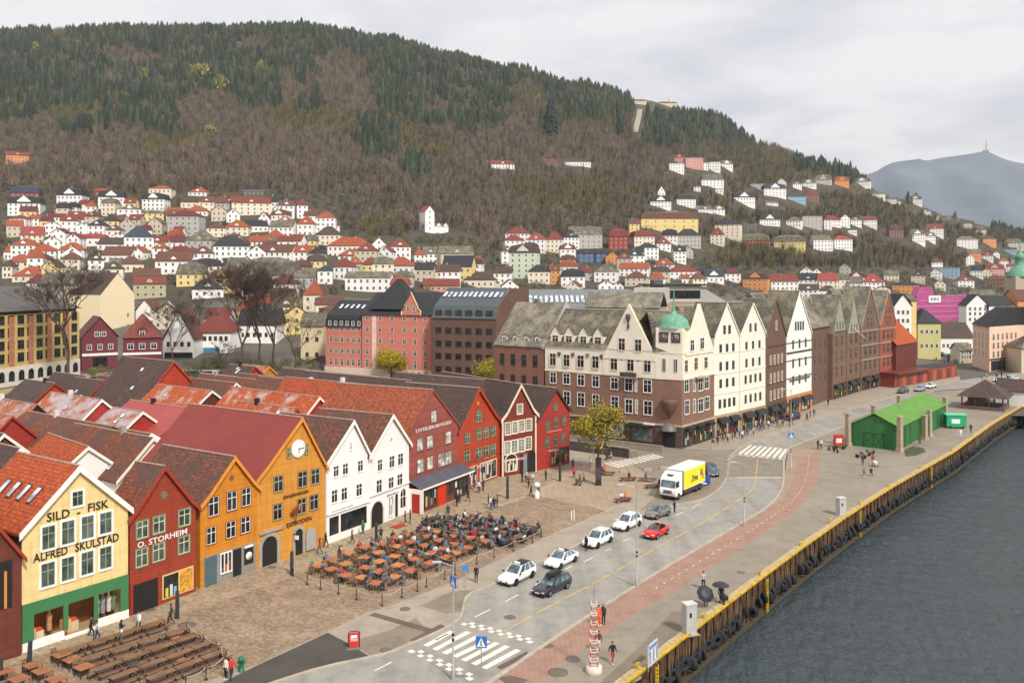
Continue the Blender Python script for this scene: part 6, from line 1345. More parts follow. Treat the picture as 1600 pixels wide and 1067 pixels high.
CON=[C('333d33')[:3],C('3d4738')[:3],C('4a523d')[:3],C('2d3632')[:3],C('384030')[:3]];DEC=[C('85766a')[:3],C('786a5e')[:3],C('93836f')[:3],C('7d725c')[:3],C('6a6054')[:3]];OLI=[C('767049')[:3],C('696643')[:3],C('827a50')[:3]];LARCH=C('97945a')[:3]
def blob(px,py,cx,cy,rx,ry):return((px-cx)/rx)**2+((py-cy)/ry)**2<1
def treekind(px,py,x,y):
 """c conifer, d bare broadleaf, b bush, None open"""
 n=vnoise(x,y,45);n2=vnoise(x,y,14,2)
 if blob(px,py,1022,160,42,12)or blob(px,py,998,190,11,30)or blob(px,py,690,372,60,12):return None
 if blob(px,py,700,385,75,16):return 'b'
 if blob(px,py,1045,172,40,9):return 'b' if n2>.3 else None
 lim=188+14*n+(8 if px<250 else 0)
 c=py<lim
 if px>560:c=py<195+12*n
 if px>700:c=py<178+(px-700)*.02+10*n
 if px>1000:c=175<py<232+6*n or py<178
 if px>1240:c=py<262+(px-1240)*.32+5*n
 for q in((175,132,22,14),(395,70,30,10),(535,105,42,22),(530,155,60,42),(320,170,55,22),(200,92,60,8),(690,175,30,16),(820,150,26,28),(840,180,50,14),(640,60,20,12),(450,150,14,30),(90,60,15,12)):
  if blob(px+6*n2,py+6*n,*q):c=False
 for q in((592,222,34,36),(650,272,22,18),(605,150,16,30),(858,190,14,34),(968,195,8,16),(1058,225,8,12),(250,190,30,24),(492,160,10,22),(745,180,50,34),(1085,235,8,10),(270,215,18,10)):
  if blob(px,py,*q):c=True
 if c and n2>.55:return 'd'
 return 'c' if c else 'd'
items=[];near_items=[];bushes=[]
rnd2=random.Random(5)
def occupied(x,y,pad=1.5):
 return any((x-a)**2+(y-b_)**2<(r+pad)**2 for a,b_,r in OCC)
OCCg=defaultdict(list)
for a,b_,r in OCC:OCCg[(int(a//40),int(b_//40))].append((a,b_,r))
def occ(x,y,pad=1.5):
 i,j=int(x//40),int(y//40)
 for di in(-1,0,1):
  for dj in(-1,0,1):
   for a,b_,r in OCCg.get((i+di,j+dj),()):
    if(x-a)**2+(y-b_)**2<(r+pad)**2:return True
 return False
def town_zone(px,py): # inside the packed quarters: only few trees
 return(px<560 and py>306)or(560<=px<745 and py>372)or(745<=px<800 and py>400)or(800<=px<1120 and py>372)or(px>=1120 and py>420)
def crown_top_free(x,y,z,h,px): # keep the line of sight to listed houses open
 return True
SIGHT=[(r[4],r[5],r[6])for r in HOUSES]
Z=300.0
while Z<1640:
 step=4.4+Z*.0026;x=-1.02*Z*.62;xmax=Z*.62
 while x<xmax:
  X=x+rnd2.uniform(-.5,.5)*step*1.1;Y=Z+rnd2.uniform(-.5,.5)*step*1.1;x+=step
  px=CX+X*F/Y
  if px<-80 or px>1700:continue
  h0=float(height(X,Y))
  if h0<14:continue
  py=HY-(h0-CH)*F/Y
  if py>470 or occ(X,Y,2):continue
  tz=town_zone(px,py)
  if tz:
   if rnd2.random()<(.25 if py<330 else .42):continue
   hh=rnd2.uniform(2.5,5.5)
   bushes.append((PROTO_B[rnd2.randrange(3)],X,Y,h0-.4,hh,rnd2.uniform(.8,1.3),rnd2.uniform(0,6),rnd2.choice(OLI+CON[1:3]*2+DEC[3:])));continue
  kd=treekind(px,py,X,Y)
  if kd is None:continue
  # low growth where houses stand just behind
  low=any(abs(px-a)<w_*.6+4 and 0<(py-b_)<16 for a,b_,w_ in SIGHT)if py>240 else False
  if kd=='c' and not low:
   hh=rnd2.uniform(7,18)*(1+.25*vnoise(X,Y,30,7));items.append((PROTO_C[rnd2.randrange(4)],X,Y,h0-1,hh,rnd2.uniform(.8,1.6),rnd2.uniform(0,6),rnd2.choice(CON)))
  elif kd=='d' and not low:
   hh=rnd2.uniform(7,14);col_=rnd2.choice(DEC if vnoise(X,Y,60,4)<.35 else DEC[3:]+OLI)
   if px>1120:col_=rnd2.choice(DEC[3:]+OLI+CON[2:3]if rnd2.random()<.8 else DEC)
   items.append((PROTO_D[rnd2.randrange(5)],X,Y,h0-1,hh,rnd2.uniform(.9,1.5),rnd2.uniform(0,6),col_))
  else:
   bushes.append((PROTO_B[rnd2.randrange(3)],X,Y,h0-.5,rnd2.uniform(2,3.5),1.4,rnd2.uniform(0,6),rnd2.choice(OLI+DEC)))
 Z+=step
print('forest trees',len(items),'bushes',len(bushes))
tag(forest_mesh('forest',items,''),'dense mixed forest of dark spruces and bare trees covering the mountainside',kind='stuff')
for i in range(150):
 P_=ray_ground(rnd2.uniform(140,500),rnd2.uniform(566,592));q_=P_.x+rnd2.uniform(-2,2)
 if not occ(P_.x,P_.y,-2):bushes.append((PROTO_B[i%3],P_.x,P_.y,P_.z,rnd2.uniform(1.2,2.6),1.3,i,rnd2.choice(OLI+CON[2:3])))
tag(forest_mesh('garden_shrubs',bushes,''),'shrubs and small garden trees between the hillside houses',kind='stuff')
# trees one can tell apart
def one_tree(name,proto,px,py,hpx,ws,col_,label,cat='tree',group=None):
 P=ray_ground(px,py);k=P.y/F;o=forest_mesh(name,[(proto,0,0,0,hpx*k,ws,rnd2.uniform(0,6),col_)],'');o.location=P-Vector((0,0,.5));tag(o,label,cat,group)
PR_C=tri_tree_conifer(np.random.RandomState(2));PR_L=tri_tree_decid(np.random.RandomState(4),160,.26,.12,.07)
for q in((860,212,62,1.3,'tall lone dark spruce standing in the brown woods below the skyline'),(968,212,32,1.4,'dark spruce beside the cleared funicular track'),(1059,237,26,1.5,'dark conifer above the highest white villas'),(471,50,24,1.3,'tall spruce breaking the skyline above the brown clearing'),(482,53,22,1.3,'spruce close beside the tallest skyline spruce'),(672,78,18,1.3,'single spruce on the sloping skyline'),(548,70,22,1.3,'skyline spruce at the bend of the ridge'),(530,66,20,1.2,'slim skyline spruce before the bend of the ridge'),(1302,256,18,1.5,'dark pine on the near ridge over the white villas'),(1322,258,20,1.4,'tallest pine on the near ridge over the white villas'),(728,440,22,1.6,'small dark conifer behind the pink hotel')):
 one_tree('spruce_tree',PR_C,*q[:3],q[3],CON[3],q[4],'spruce')
for i,q in enumerate(((304,128,30,1.5,'yellow green larch at the clearing, the leftmost of a trio'),(318,132,36,1.4,'middle and tallest yellow green larch of the trio'),(345,146,32,1.4,'yellow green larch nearest the brown clearing'),(226,128,24,1.4,'small yellow green larch amid dark spruces'),(408,120,28,1.2,'slim yellow green larch beneath the bare hilltop patch'),(328,218,26,1.6,'olive green tree at the lower edge of the spruces'),(56,84,20,1.4,'pale green larch high at the forest top'),(603,262,14,1.8,'bright green young tree under the dark spruce clump'))):
 one_tree('larch_tree',PR_L,*q[:3],q[3],LARCH,q[4],'tree')
 # ---------------------------------------------------------------- far mountain
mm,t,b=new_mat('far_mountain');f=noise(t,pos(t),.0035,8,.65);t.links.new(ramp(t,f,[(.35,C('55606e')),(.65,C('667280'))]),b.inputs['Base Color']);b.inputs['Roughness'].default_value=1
prof=[(1180,300),(1300,290),(1370,268),(1385,258),(1400,253),(1425,250),(1437,248),(1447,252),(1470,247),(1500,243),(1520,240),(1541,236),(1556,243),(1575,251),(1600,256),(1640,262),(1720,285),(1850,300),(2100,330)]
MZ=4600;pxs=np.arange(1180,2101,8);top=np.interp(pxs,[p[0]for p in prof],[p[1]for p in prof]);rsM=np.random.RandomState(9)
V=[];nr=26
for j in range(nr):
 fz=j/(nr-1);
 for i,p in enumerate(pxs):
  Zc=MZ-1500*(1-fz);Ht=hz(top[i],MZ);s_=fz**1.0
  hgt=Ht*(0.02+.98*s_**(1.15))+(math.sin(p*.06+fz*7)*14+math.sin(p*.021-fz*11)*18)*math.sin(math.pi*fz)
  if j==nr-1:hgt=Ht
  V.append(((p-CX)*MZ/F*(.75+.25*fz),Zc,hgt))
for i,p in enumerate(pxs):V.append(((p-CX)*MZ/F,MZ+900,0))
nx=len(pxs);fs=[(j*nx+i,j*nx+i+1,(j+1)*nx+i+1,(j+1)*nx+i)for j in range(nr)for i in range(nx-1)]
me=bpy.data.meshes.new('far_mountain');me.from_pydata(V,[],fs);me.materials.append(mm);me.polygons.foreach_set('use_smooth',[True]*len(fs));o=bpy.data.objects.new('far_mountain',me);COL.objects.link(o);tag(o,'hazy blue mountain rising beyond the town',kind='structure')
b=MB();P=G(1541,236,hz(236,MZ));P=Vector(((1541-CX)*MZ/F,MZ,hz(237,MZ)));k=MZ/F
b.tube([(0,0,0),(0,0,9*k),(0,0,18*k)],[1.6*k*.6,.8*k,.4*k],paint('8a8f98'),6);b.box(-4*k,4*k,-6,6,-2,2.5*k,paint('8a8f98'));o=b.build('radio_mast');o.location=P;tag(o,'tall radio mast on the far mountain top','mast')
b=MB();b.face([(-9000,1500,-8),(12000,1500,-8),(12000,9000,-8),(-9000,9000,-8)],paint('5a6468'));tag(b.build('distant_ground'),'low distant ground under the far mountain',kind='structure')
def draped(name,pts,w,mat,label,lift=.12,n=40):
 P=smooth_path(pts,n);b=MB();L=[]
 for i,p in enumerate(P):
  d=(P[min(i+1,n-1)]-P[max(i-1,0)]).normalized();nn=Vector((-d.y,d.x,0))*w/2;z=max(float(height(p.x,p.y)),0)+lift;L.append(((p.x+nn.x,p.y+nn.y,z),(p.x-nn.x,p.y-nn.y,z)))
 for a,c in zip(L,L[1:]):b.face([a[0],a[1],c[1],c[0]],mat)
 tag(b.build(name),label,kind='structure')
draped('back_street',[ray_ground(*q)for q in((-60,618),(0,607),(60,599),(126,589),(190,582),(300,578),(420,580),(520,592),(670,598),(780,604))],9,ground_mat('a8a197','b5aea4',.2,6),'pale back street running behind the timber warehouses')
draped('verge',[ray_ground(*q)for q in((-60,632),(0,622),(80,613),(190,596),(330,590),(440,592))],5,ground_mat('5c6a38','6f7a44',.2,4,name='grass_ground'),'green grass verge beside the back street',lift=.18)
# ---------------------------------------------------------------- near trees
def leaf_tree(name,label,loc_,H,crown_r,crown_z,leafc,n=2600,leaf=.22,seed=1,density_hole=.25,trunk_r=.22,twig=True):
 rs=random.Random(seed);root=empty(name,loc_,0,label,'tree');BARK=paint('4f4438',.9,.3,0,3);b=MB();ends=[]
 def grow(p,d,L,r,depth):
  q=p+d*L;m=p.lerp(q,.5)+Vector((rs.uniform(-1,1),rs.uniform(-1,1),0))*L*.06
  b.tube([p,m,q],[r,r*.85,r*.68],BARK,5 if depth>1 else 6,caps=False);
  if depth==0:ends.append(q);return
  for k in range(rs.choice((2,3,3))if depth<4 else 3):
   a=rs.uniform(0,6.28);s_=rs.uniform(.35,.75);nd_=(d+Vector((math.cos(a),math.sin(a),rs.uniform(-.1,.35)))*s_).normalized()
   grow(q,nd_,L*rs.uniform(.62,.85),r*.62,depth-1)
 return root,b,grow,ends,rs,BARK
def yellow_tree(label,P,H,R_,c1,c2,seed,n=3400):
 root,b,grow,ends,rs,BARK=leaf_tree('leafy_tree',label,P,H,R_,0,None,seed=seed)
 grow(Vector((0,0,0)),Vector((0,0,1)),H*.28,.24,4);b.build('trunk',root)
 m=leafmat('leaves',.7);V=[];Fc=[];Cc=[];cl=[]
 for e_ in ends+[Vector((rs.gauss(0,R_*.45),rs.gauss(0,R_*.45),H*rs.uniform(.42,.98)))for _ in range(26)]:
  rr=math.hypot(e_.x,e_.y)/R_;zz=(e_.z-H*.66)/(H*.36)
  if rr*rr+zz*zz<1.25:cl.append((e_,rs.uniform(.4,1.0)))
 for i in range(n):
  c,br=cl[rs.randrange(len(cl))];s_=R_*.17;p=c+Vector((rs.gauss(0,s_),rs.gauss(0,s_),rs.gauss(0,s_*.8)));a=Vector((rs.gauss(0,1),rs.gauss(0,1),rs.gauss(0,.6))).normalized();e2=a.cross(Vector((rs.gauss(0,1),rs.gauss(0,1),rs.gauss(0,1)))).normalized();l=rs.uniform(.12,.24)
  k=len(V);V+=[tuple(p+a*l),tuple(p+e2*l*.7),tuple(p-a*l),tuple(p-e2*l*.7)];Fc.append((k,k+1,k+2,k+3));t_=min(1,max(0,br*.7+rs.uniform(-.2,.3)));cc=tuple(x*(1-t_)+y*t_ for x,y in zip(c1,c2));Cc+=[cc+(1,)]*4
 me=bpy.data.meshes.new('crown');me.from_pydata(V,[],Fc);at=me.color_attributes.new('tint','FLOAT_COLOR','POINT');at.data.foreach_set('color',[x for c in Cc for x in c]);me.materials.append(m);o=bpy.data.objects.new('crown',me);COL.objects.link(o);o.parent=root
 return root
YL1,YL2=C('6e6422')[:3],C('a89832')[:3]
yellow_tree('yellow green tree on the square beside the underpass wall',G(935,742,0)*1.0,11.5,3.7,YL1,YL2,3,4200)
yellow_tree('yellow tree in front of the pink hotel',G(611,601),10.5,5.2,C('84781f')[:3],C('c4b030')[:3],5,5200)
yellow_tree('yellow green tree in front of the dark brown brick office',G(757,612),9.0,5.4,C('80742a')[:3],C('b5a83a')[:3],8,4600)
def bare_tree(label,P,H,seed,spread=.55,r=.28,depth=7,catkin=None):
 rs=random.Random(seed);root=empty('bare_tree',P,0,label,'tree');BARK=paint('5a4a40',.9,.3,0,3);b=MB();tw=MB()
 def grow(p,d,L,r,dp):
  q=p+d*L;m=p.lerp(q,.5)+Vector((rs.uniform(-1,1),rs.uniform(-1,1),0))*L*.07
  (b if dp>2 else tw).tube([p,m,q],[r,r*.85,r*.65],BARK,5 if dp>3 else 3,caps=False)
  if dp==0:return
  for k in range(3 if dp>1 else 4):
   a=rs.uniform(0,6.28);nd_=(d+Vector((math.cos(a),math.sin(a),rs.uniform(0,.35)))*rs.uniform(spread*.6,spread*1.3)).normalized();grow(q,nd_,L*rs.uniform(.62,.86),max(r*.62,.032),dp-1)
 grow(Vector((0,0,0)),Vector((0,0,1)),H*.24,r,depth);b.build('trunk',root);tw.build('crown',root)
 if catkin:
  m=leafmat('leaves',.7);V=[];Fc=[];Cc=[]
  for i in range(900):
   p=Vector((rs.gauss(0,H*.16),rs.gauss(0,H*.16),H*rs.uniform(.4,.95)));a=Vector((rs.gauss(0,1),rs.gauss(0,1),rs.gauss(0,1))).normalized();e2=a.cross(Vector((0,.3,1))).normalized();k=len(V);V+=[tuple(p+a*.25),tuple(p+e2*.2),tuple(p-a*.25)];Fc.append((k,k+1,k+2));Cc+=[catkin+(1,)]*3
  me=bpy.data.meshes.new('leaves');me.from_pydata(V,[],Fc);at=me.color_attributes.new('tint','FLOAT_COLOR','POINT');at.data.foreach_set('color',[x for c in Cc for x in c]);me.materials.append(m);o=bpy.data.objects.new('leaves',me);COL.objects.link(o);o.parent=root
bare_tree('tall bare tree in front of the striped yellow office block',G(107,606,3),38,1,.58,.5)
bare_tree('bare tree before the white gabled street house',G(268,582,2),27,2,.6,.3)
for i,(px,H,l)in enumerate(((378,38,'first'),(406,42,'second'),(428,37,'third'))):bare_tree(f'{l} bare tree of the group before the grey stone apartment house',G(px,590-i*2,2),H,12+i,.5,.42)
bare_tree('bare tree with yellow green buds beside the pink hotel',G(462,590,2),24,21,.6,.26,5,C('8f8030')[:3])
bare_tree('small bare tree by the white shed',G(345,585,2),12,31,.6,.2,5)
# ---------------------------------------------------------------- people
SKIN='c99a7c'
def skin_body(pose):
 """one continuous skinned surface; slots 0 skin, 1 top, 2 trousers, 3 shoes"""
 P={'hip':(0,0,.94),'waist':(0,0,1.08),'chest':(0,.0,1.30),'neck':(0,.0,1.48),'head':(0,-.02,1.60),'crown':(0,-.01,1.70)}
 for s,n in((-1,'R'),(1,'L')):
  P['sh'+n]=(s*.18,0,1.42);P['el'+n]=(s*.24,.03,1.14);P['wr'+n]=(s*.25,-.06,.90);P['hd'+n]=(s*.25,-.09,.82)
  P['th'+n]=(s*.10,0,.90);P['kn'+n]=(s*.11,-.02,.50);P['an'+n]=(s*.11,.02,.09);P['to'+n]=(s*.12,-.14,.04)
 if pose=='walk':
  P.update(knR=(-.1,-.22,.52),anR=(-.1,-.20,.11),toR=(-.1,-.35,.06),knL=(.1,.02,.49),anL=(.1,.30,.16),toL=(.1,.20,.04),elR=(-.25,.12,1.15),wrR=(-.24,.14,.92),hdR=(-.24,.12,.84),elL=(.25,-.08,1.15),wrL=(.23,-.24,.97),hdL=(.22,-.29,.90))
 if pose=='phone':
  P.update(elR=(-.25,-.06,1.16),wrR=(-.12,-.27,1.24),hdR=(-.08,-.32,1.30),elL=(.25,-.06,1.16),wrL=(.10,-.26,1.20),hdL=(.05,-.32,1.27),head=(0,-.05,1.59),crown=(0,-.04,1.69))
 if pose=='sit':
  for k in P:P[k]=(P[k][0],P[k][1],P[k][2]-.44)
  for s,n in((-1,'R'),(1,'L')):
   P['th'+n]=(s*.10,-.02,.50);P['kn'+n]=(s*.12,-.42,.50);P['an'+n]=(s*.12,-.44,.09);P['to'+n]=(s*.13,-.60,.04);P['el'+n]=(s*.24,-.10,.74);P['wr'+n]=(s*.15,-.33,.78);P['hd'+n]=(s*.12,-.40,.80)
  P['hip']=(0,0,.52)
 Rr={'hip':.15,'waist':.135,'chest':.155,'neck':.06,'head':.10,'crown':.075,'sh':.075,'el':.052,'wr':.034,'hd':.03,'th':.10,'kn':.068,'an':.048,'to':.04}
 E=[('hip','waist'),('waist','chest'),('chest','neck'),('neck','head'),('head','crown')]
 for n in 'RL':E+=[('chest','sh'+n),('sh'+n,'el'+n),('el'+n,'wr'+n),('wr'+n,'hd'+n),('hip','th'+n),('th'+n,'kn'+n),('kn'+n,'an'+n),('an'+n,'to'+n)]
 names=list(P);me=bpy.data.meshes.new('t');me.from_pydata([P[n]for n in names],[(names.index(a),names.index(b_))for a,b_ in E],[]);me.update()
 o=bpy.data.objects.new('t',me);COL.objects.link(o);md=o.modifiers.new('s','SKIN');md.use_smooth_shade=True
 for i,n in enumerate(names):
  r=Rr.get(n)or Rr[n[:2]];sv=me.skin_vertices[0].data[i];sv.radius=(r*(1.15 if n in('chest','waist','hip')else 1),r*(.75 if n in('chest','waist','hip')else 1));sv.use_root=(n=='hip')
 sub=o.modifiers.new('u','SUBSURF');sub.levels=1;sub.render_levels=1
 dg=bpy.context.evaluated_depsgraph_get();nm=bpy.data.meshes.new_from_object(o.evaluated_get(dg));bpy.data.objects.remove(o);bpy.data.meshes.remove(me)
 nm.name='person_'+pose
 # colour by the nearest limb
 part={('hip','waist'):1,('waist','chest'):1,('chest','neck'):1,('neck','head'):0,('head','crown'):0}
 for n in 'RL':part.update({('chest','sh'+n):1,('sh'+n,'el'+n):1,('el'+n,'wr'+n):1,('wr'+n,'hd'+n):0,('hip','th'+n):2,('th'+n,'kn'+n):2,('kn'+n,'an'+n):2,('an'+n,'to'+n):3})
 mi=[]
 for f in nm.polygons:
  c=f.center;best=None
  for(a,b_),k in part.items():
   A,B_=Vector(P[a]),Vector(P[b_]);d=B_-A;t_=max(0,min(1,(c-A).dot(d)/d.length_squared));dd=(c-A-d*t_).length-(Rr.get(a)or Rr[a[:2]])*.5
   if best is None or dd<best[0]:best=(dd,k)
  k=best[1]
  if k==1 and c.z<P['hip'][2]-.02:k=2
  mi.append(k)
  # face, fingers, in the same mesh
 nm.materials.clear()
 for m in(paint(SKIN,.6,.03),paint('333333'),paint('333334'),paint('1d1c1d',.5),paint('9a5a4c')):nm.materials.append(m)
 bm=bmesh.new();bm.from_mesh(nm);
 for f,k in zip(bm.faces,mi):f.material_index=k
 def blob_(c,r,mat,seg=6):
  res=bmesh.ops.create_icosphere(bm,subdivisions=1,radius=1,matrix=Matrix.Translation(c)@ Matrix.Diagonal((*r,1)))
  for v in res['verts']:
   for f in v.link_faces:f.material_index=mat
 H_=Vector(P['head']);blob_(H_+Vector((0,-.005,.03)),(.082,.10,.115),0);blob_(H_+Vector((0,-.108,.01)),(.014,.022,.022),0)
 for s in(-1,1):blob_(H_+Vector((s*.032,-.095,.035)),(.012,.01,.009),3);blob_(H_+Vector((s*.085,0,.02)),(.012,.022,.03),0)
 blob_(H_+Vector((0,-.096,-.03)),(.022,.01,.007),4)
 for n,s in(('R',-1),('L',1)):
  h_=Vector(P['hd'+n]);w_=Vector(P['wr'+n]);d=(h_-w_).normalized();side=Vector((0,1,0))if abs(d.y)<.8 else Vector((0,0,1));e_=d.cross(side).normalized();sd2=d.cross(e_).normalized()
  blob_(h_+d*.01,(.03,.035,.04),0)
  for k in range(4):
   L=(.055,.065,.06,.05)[k];o_=h_+sd2*(k-1.5)*.018+d*.02
   for q in range(2):blob_(o_+d*(L*(.35+.55*q))-e_*s*.008*q*q,(.008,.008,.012)if abs(d.z)>.6 else(.009,.013,.009),0)
  blob_(h_-sd2*.038+d*.005,(.010,.012,.018),0)
 bm.to_mesh(nm);bm.free()
 for f in nm.polygons:f.use_smooth=True
 return nm,Vector(P['head'])
BODY={p:skin_body(p)for p in('stand','walk','phone','sit')}
def hair_mesh(long=False):
 b=MB();b.lathe((0,0,0),[(.001,.135),(.05,.125),(.085,.09),(.102,.04),(.1,-.0)],paint('2c2018'),10);m=b.build('hair');me=m.data
 for v in me.vertices:
  if v.co.y<-.02:v.co.y*=.86
  if v.co.z<.05 and v.co.y>-.03:v.co.z-=.09 if long else .03
 bpy.data.objects.remove(m);return me
HAIR={False:hair_mesh(),True:hair_mesh(True)}
PEOPLE=[]
SKINS=('c99a7c','b5866a','d4a88c','8a5f48')
HAIRC=('2c2018','4a3524','1a1614','8a6a42','6b6762')
def person(P,face,top,bot,pose='stand',label=None,hair=None,long=None,group=None,scale=None,shoe=None,z=0):
 """FACE: heading angle in degrees clockwise from the view axis"""
 me,hd=BODY[pose];o=bpy.data.objects.new('person',me);COL.objects.link(o);o.location=Vector((P[0],P[1],P[2]if len(P)>2 else 0))+Vector((0,0,.03+z))
 o.rotation_euler=(0,0,R(180-face));s=scale or rnd.uniform(.95,1.05);o.scale=(s,s,s)
 for i,c in((0,rnd.choice(SKINS)),(1,top),(2,bot),(3,shoe or rnd.choice(('1d1c1d','e8e4de','3a2c22')))):
  o.material_slots[i].link='OBJECT';o.material_slots[i].material=paint(c,.75,.08)
 lg=long if long is not None else rnd.random()<.45
 h=bpy.data.objects.new('hair',HAIR[lg]);COL.objects.link(h);h.parent=o;h.location=hd+Vector((0,.005,.035));h.material_slots[0].link='OBJECT';h.material_slots[0].material=paint(hair or rnd.choice(HAIRC),.8)
 if label:tag(o,label,'person',group)
 return o
BLK,NVY,GRY,WHT,JNS='1c1c20','1f2a44','5f6266','e6e2dc','3b4f73'
for px,py,face,top,bot,pose,lab in((142,996,60,BLK,BLK,'walk','person in black walking past the yellow shop window, behind a companion'),(151,1002,60,'a9b0b8','34425c','walk','person in pale jacket and blue jeans walking past the yellow shop'),(189,1001,40,'242a3a',WHT,'phone','person in navy top and white trousers holding up a phone'),(217,987,200,WHT,'34484c','walk','person in white shirt before the dark red storeroom house'),(267,975,250,'1f4a38','34302c','walk','person in dark green jacket beside the steel post'),(353,1062,220,'e0d8cc',BLK,'stand','person in pale coat standing beside one in red'),(361,1062,140,'c8242c','2a2c34','walk','person in red jacket near the green hydrant'),(209,949,150,'2c3c64',JNS,'stand','person in blue at the doorway of the storeroom house'),(219,944,180,WHT,BLK,'stand','person in white inside the dark doorway'),(227,941,200,'8a3040',GRY,'stand','person in dark red inside the dark doorway'),(462,864,200,'3a62a8','33415c','stand','person in blue in the clock house archway'),(500,866,230,'9a5a30','3b6a80','walk','person in rust top walking off the clock house corner'),(509,856,50,BLK,'2c2c34','walk','person in black striding by the pub corner'),(530,877,90,'4a2228',BLK,'walk','person in burgundy crossing the pale footpath'),(550,851,70,'4a5450','2c2c30','walk','person in grey green coat before the pub window'),(567,836,210,'2f8a62','26262a','stand','person in bright green jacket by the arched gateway'),(595,846,180,BLK,'1c1c20','phone','person in black with a white bag by the dark post'),(644,851,200,'34443c','26262a','stand','waiter in dark green standing amid the orange tables'),(633,820,90,'1f2a40',BLK,'stand','person in navy at the red doormat'),(641,818,270,'232a44','1c1c24','stand','person in dark blue facing the red side door'),(700,809,180,'3a4440','26262c','stand','person in grey green on the setts before the red door'),(714,791,40,'26302c',BLK,'stand','person in dark green by the lean-to end'),(718,788,220,'4a4038','2c2c30','stand','person in brown by the lean-to end'),(731,784,70,'22222a',BLK,'walk','person in black walking along the lean-to'),(741,765,130,'2c3440',JNS,'stand','person in slate jacket in the group at the souvenir shop'),(748,770,200,'d8d8dc',NVY,'stand','person in white top in the group at the souvenir shop'),(755,767,300,'1f2a5a',BLK,'stand','person in deep blue in the group at the souvenir shop'),(745,756,30,'b8a890',BLK,'stand','person in beige in the shop doorway'),(763,790,90,'5a2a44',BLK,'stand','person in plum coat on the footpath edge'),(767,796,140,'c8ccd8',JNS,'stand','person in pale blue on the footpath edge'),(772,797,200,'1c2448',NVY,'stand','person in navy coat on the footpath edge'),(777,793,260,'4a5450','34343a','stand','person in grey green coat on the footpath edge'),(816,754,60,BLK,JNS,'stand','person in black by the cream arched shop window'),(822,753,200,'b8b0a8',BLK,'stand','person in beige by the teal shop door'),(826,762,170,'7a2a34',BLK,'walk','person in wine red leaving the archway'),(832,757,150,'c0bcb8',GRY,'walk','person in light grey leaving the archway'),(853,751,240,'3c4a3c','2a2c2a','stand','person in olive beside the end house window'),(830,777,250,BLK,BLK,'walk','person in black approaching the vendor with the white hood'),(841,778,200,'5a5468','b8a890','stand','vendor in violet grey beside a white topped stand'),(895,733,190,'223a64','1c2230','stand','person in blue by the corner of the red end house'),(897,747,180,'d03028',BLK,'stand','person in red top on the slab plaza'),(906,757,90,'6a4a44','2c2c30','walk','person in brown pushing along the slab plaza'),(912,756,90,'7d8890',BLK,'walk','person in steel grey walking on the slab plaza'),(922,731,180,'e8e4dc','8a8070','stand','person in white by the side street crossing'),(1054,803,250,'2c2024','34302c','phone','driver in dark clothes standing beside the grey hatchback'),(916,861,230,'101014','0e0e12','stand','person in black standing before a white car'),(744,910,200,'2a2a30','1a1a20','stand','person in black at the edge of the beer garden pavement'),(936,978,140,'e0603a','d8603c','stand','person in orange coat beside the red and white lattice marker'),(943,975,220,'3c3a34','1c1c20','stand','person in dark coat close to the one in orange'),(935,1019,180,'3a3c40',WHT,'walk','person in grey and white behind the lattice marker'),(957,1037,160,'16161e','a83040','walk','person in black jacket and red trousers on the quay'),(1099,920,170,'b0a8b4','1c1c24','stand','person in lilac top alone on the quay walk'),(1127,943,180,'24242a','26262e','stand','person in black under the umbrella with a pushchair'),(1103,948,200,'2c2c30','2a2a30','stand','person hidden under the tilted black umbrella'),(1348,727,180,'3a403c','2a302e','stand','person in dark green by the bicycle rack'),(1364,727,200,'a0343c','5a2a2c','stand','person in dark red by the bicycle rack'),(1278,702,150,'4a2a34',BLK,'stand','person in maroon beside the rental bikes'),(1283,702,200,'d8d4d0','2a2a30','stand','person in white beside the rental bikes'),(1437,696,200,'5a5046','4a4038','stand','person in brown by the green shed wall'),(1517,676,200,'24304e',BLK,'stand','person in navy carrying a white bag beyond the green shed'),(1501,684,180,'e8e4dc','dedad2','stand','figure all in white on the quay'),(1294,634,180,'1c1c24','16161a','stand','person in black before the dark brick corner entrance'),(1266,652,120,'26262c',BLK,'stand','person in black outside the orange arcade'),(1272,651,200,'4a5468',GRY,'stand','person in slate blue outside the orange arcade'),(1261,659,250,'2a3430',BLK,'walk','person in dark green outside the orange arcade'),(1114,701,190,'2c2428','b8b0a4','walk','person in dark coat and pale trousers near the bend crossing'),(1100,690,60,'26343c',BLK,'stand','person in teal black by the corner shop door'),(1078,695,120,'1c2a38','26262c','walk','person in dark blue by the corner shop'),(1084,693,240,'34302c','26262a','walk','person in brown black by the corner shop'),(1091,686,60,'2a6a7a',NVY,'stand','person in teal jacket by the corner shop window')):
 person(G(px,py),face,top,bot,pose,lab)
SHOP=[('2c2c34','black'),('34446a','blue'),('a83444','red'),('d8d4ce','white'),('3a4a3c','olive'),('6a4a3a','brown'),('3a7aa8','sky blue'),('7a7c80','grey'),('b8a48a','beige'),('5a3a5a','purple')]
k_=0
for i in range(30):
 f_=i/29;px=1122+118*f_+rnd.uniform(-2,2);base=683-31*f_;py=base+rnd.uniform(3,13)
 c,cn=SHOP[(i*7)%10];bt,bn=((BLK,'black'),(JNS,'jeans blue'),(GRY,'grey'))[i//10]
 person(G(px,py),rnd.uniform(0,360),c,bt,rnd.choice(('stand','walk')),f'shopper in {cn} top and {bn} trousers before the cream gabled row',group='shoppers along the far pavement')
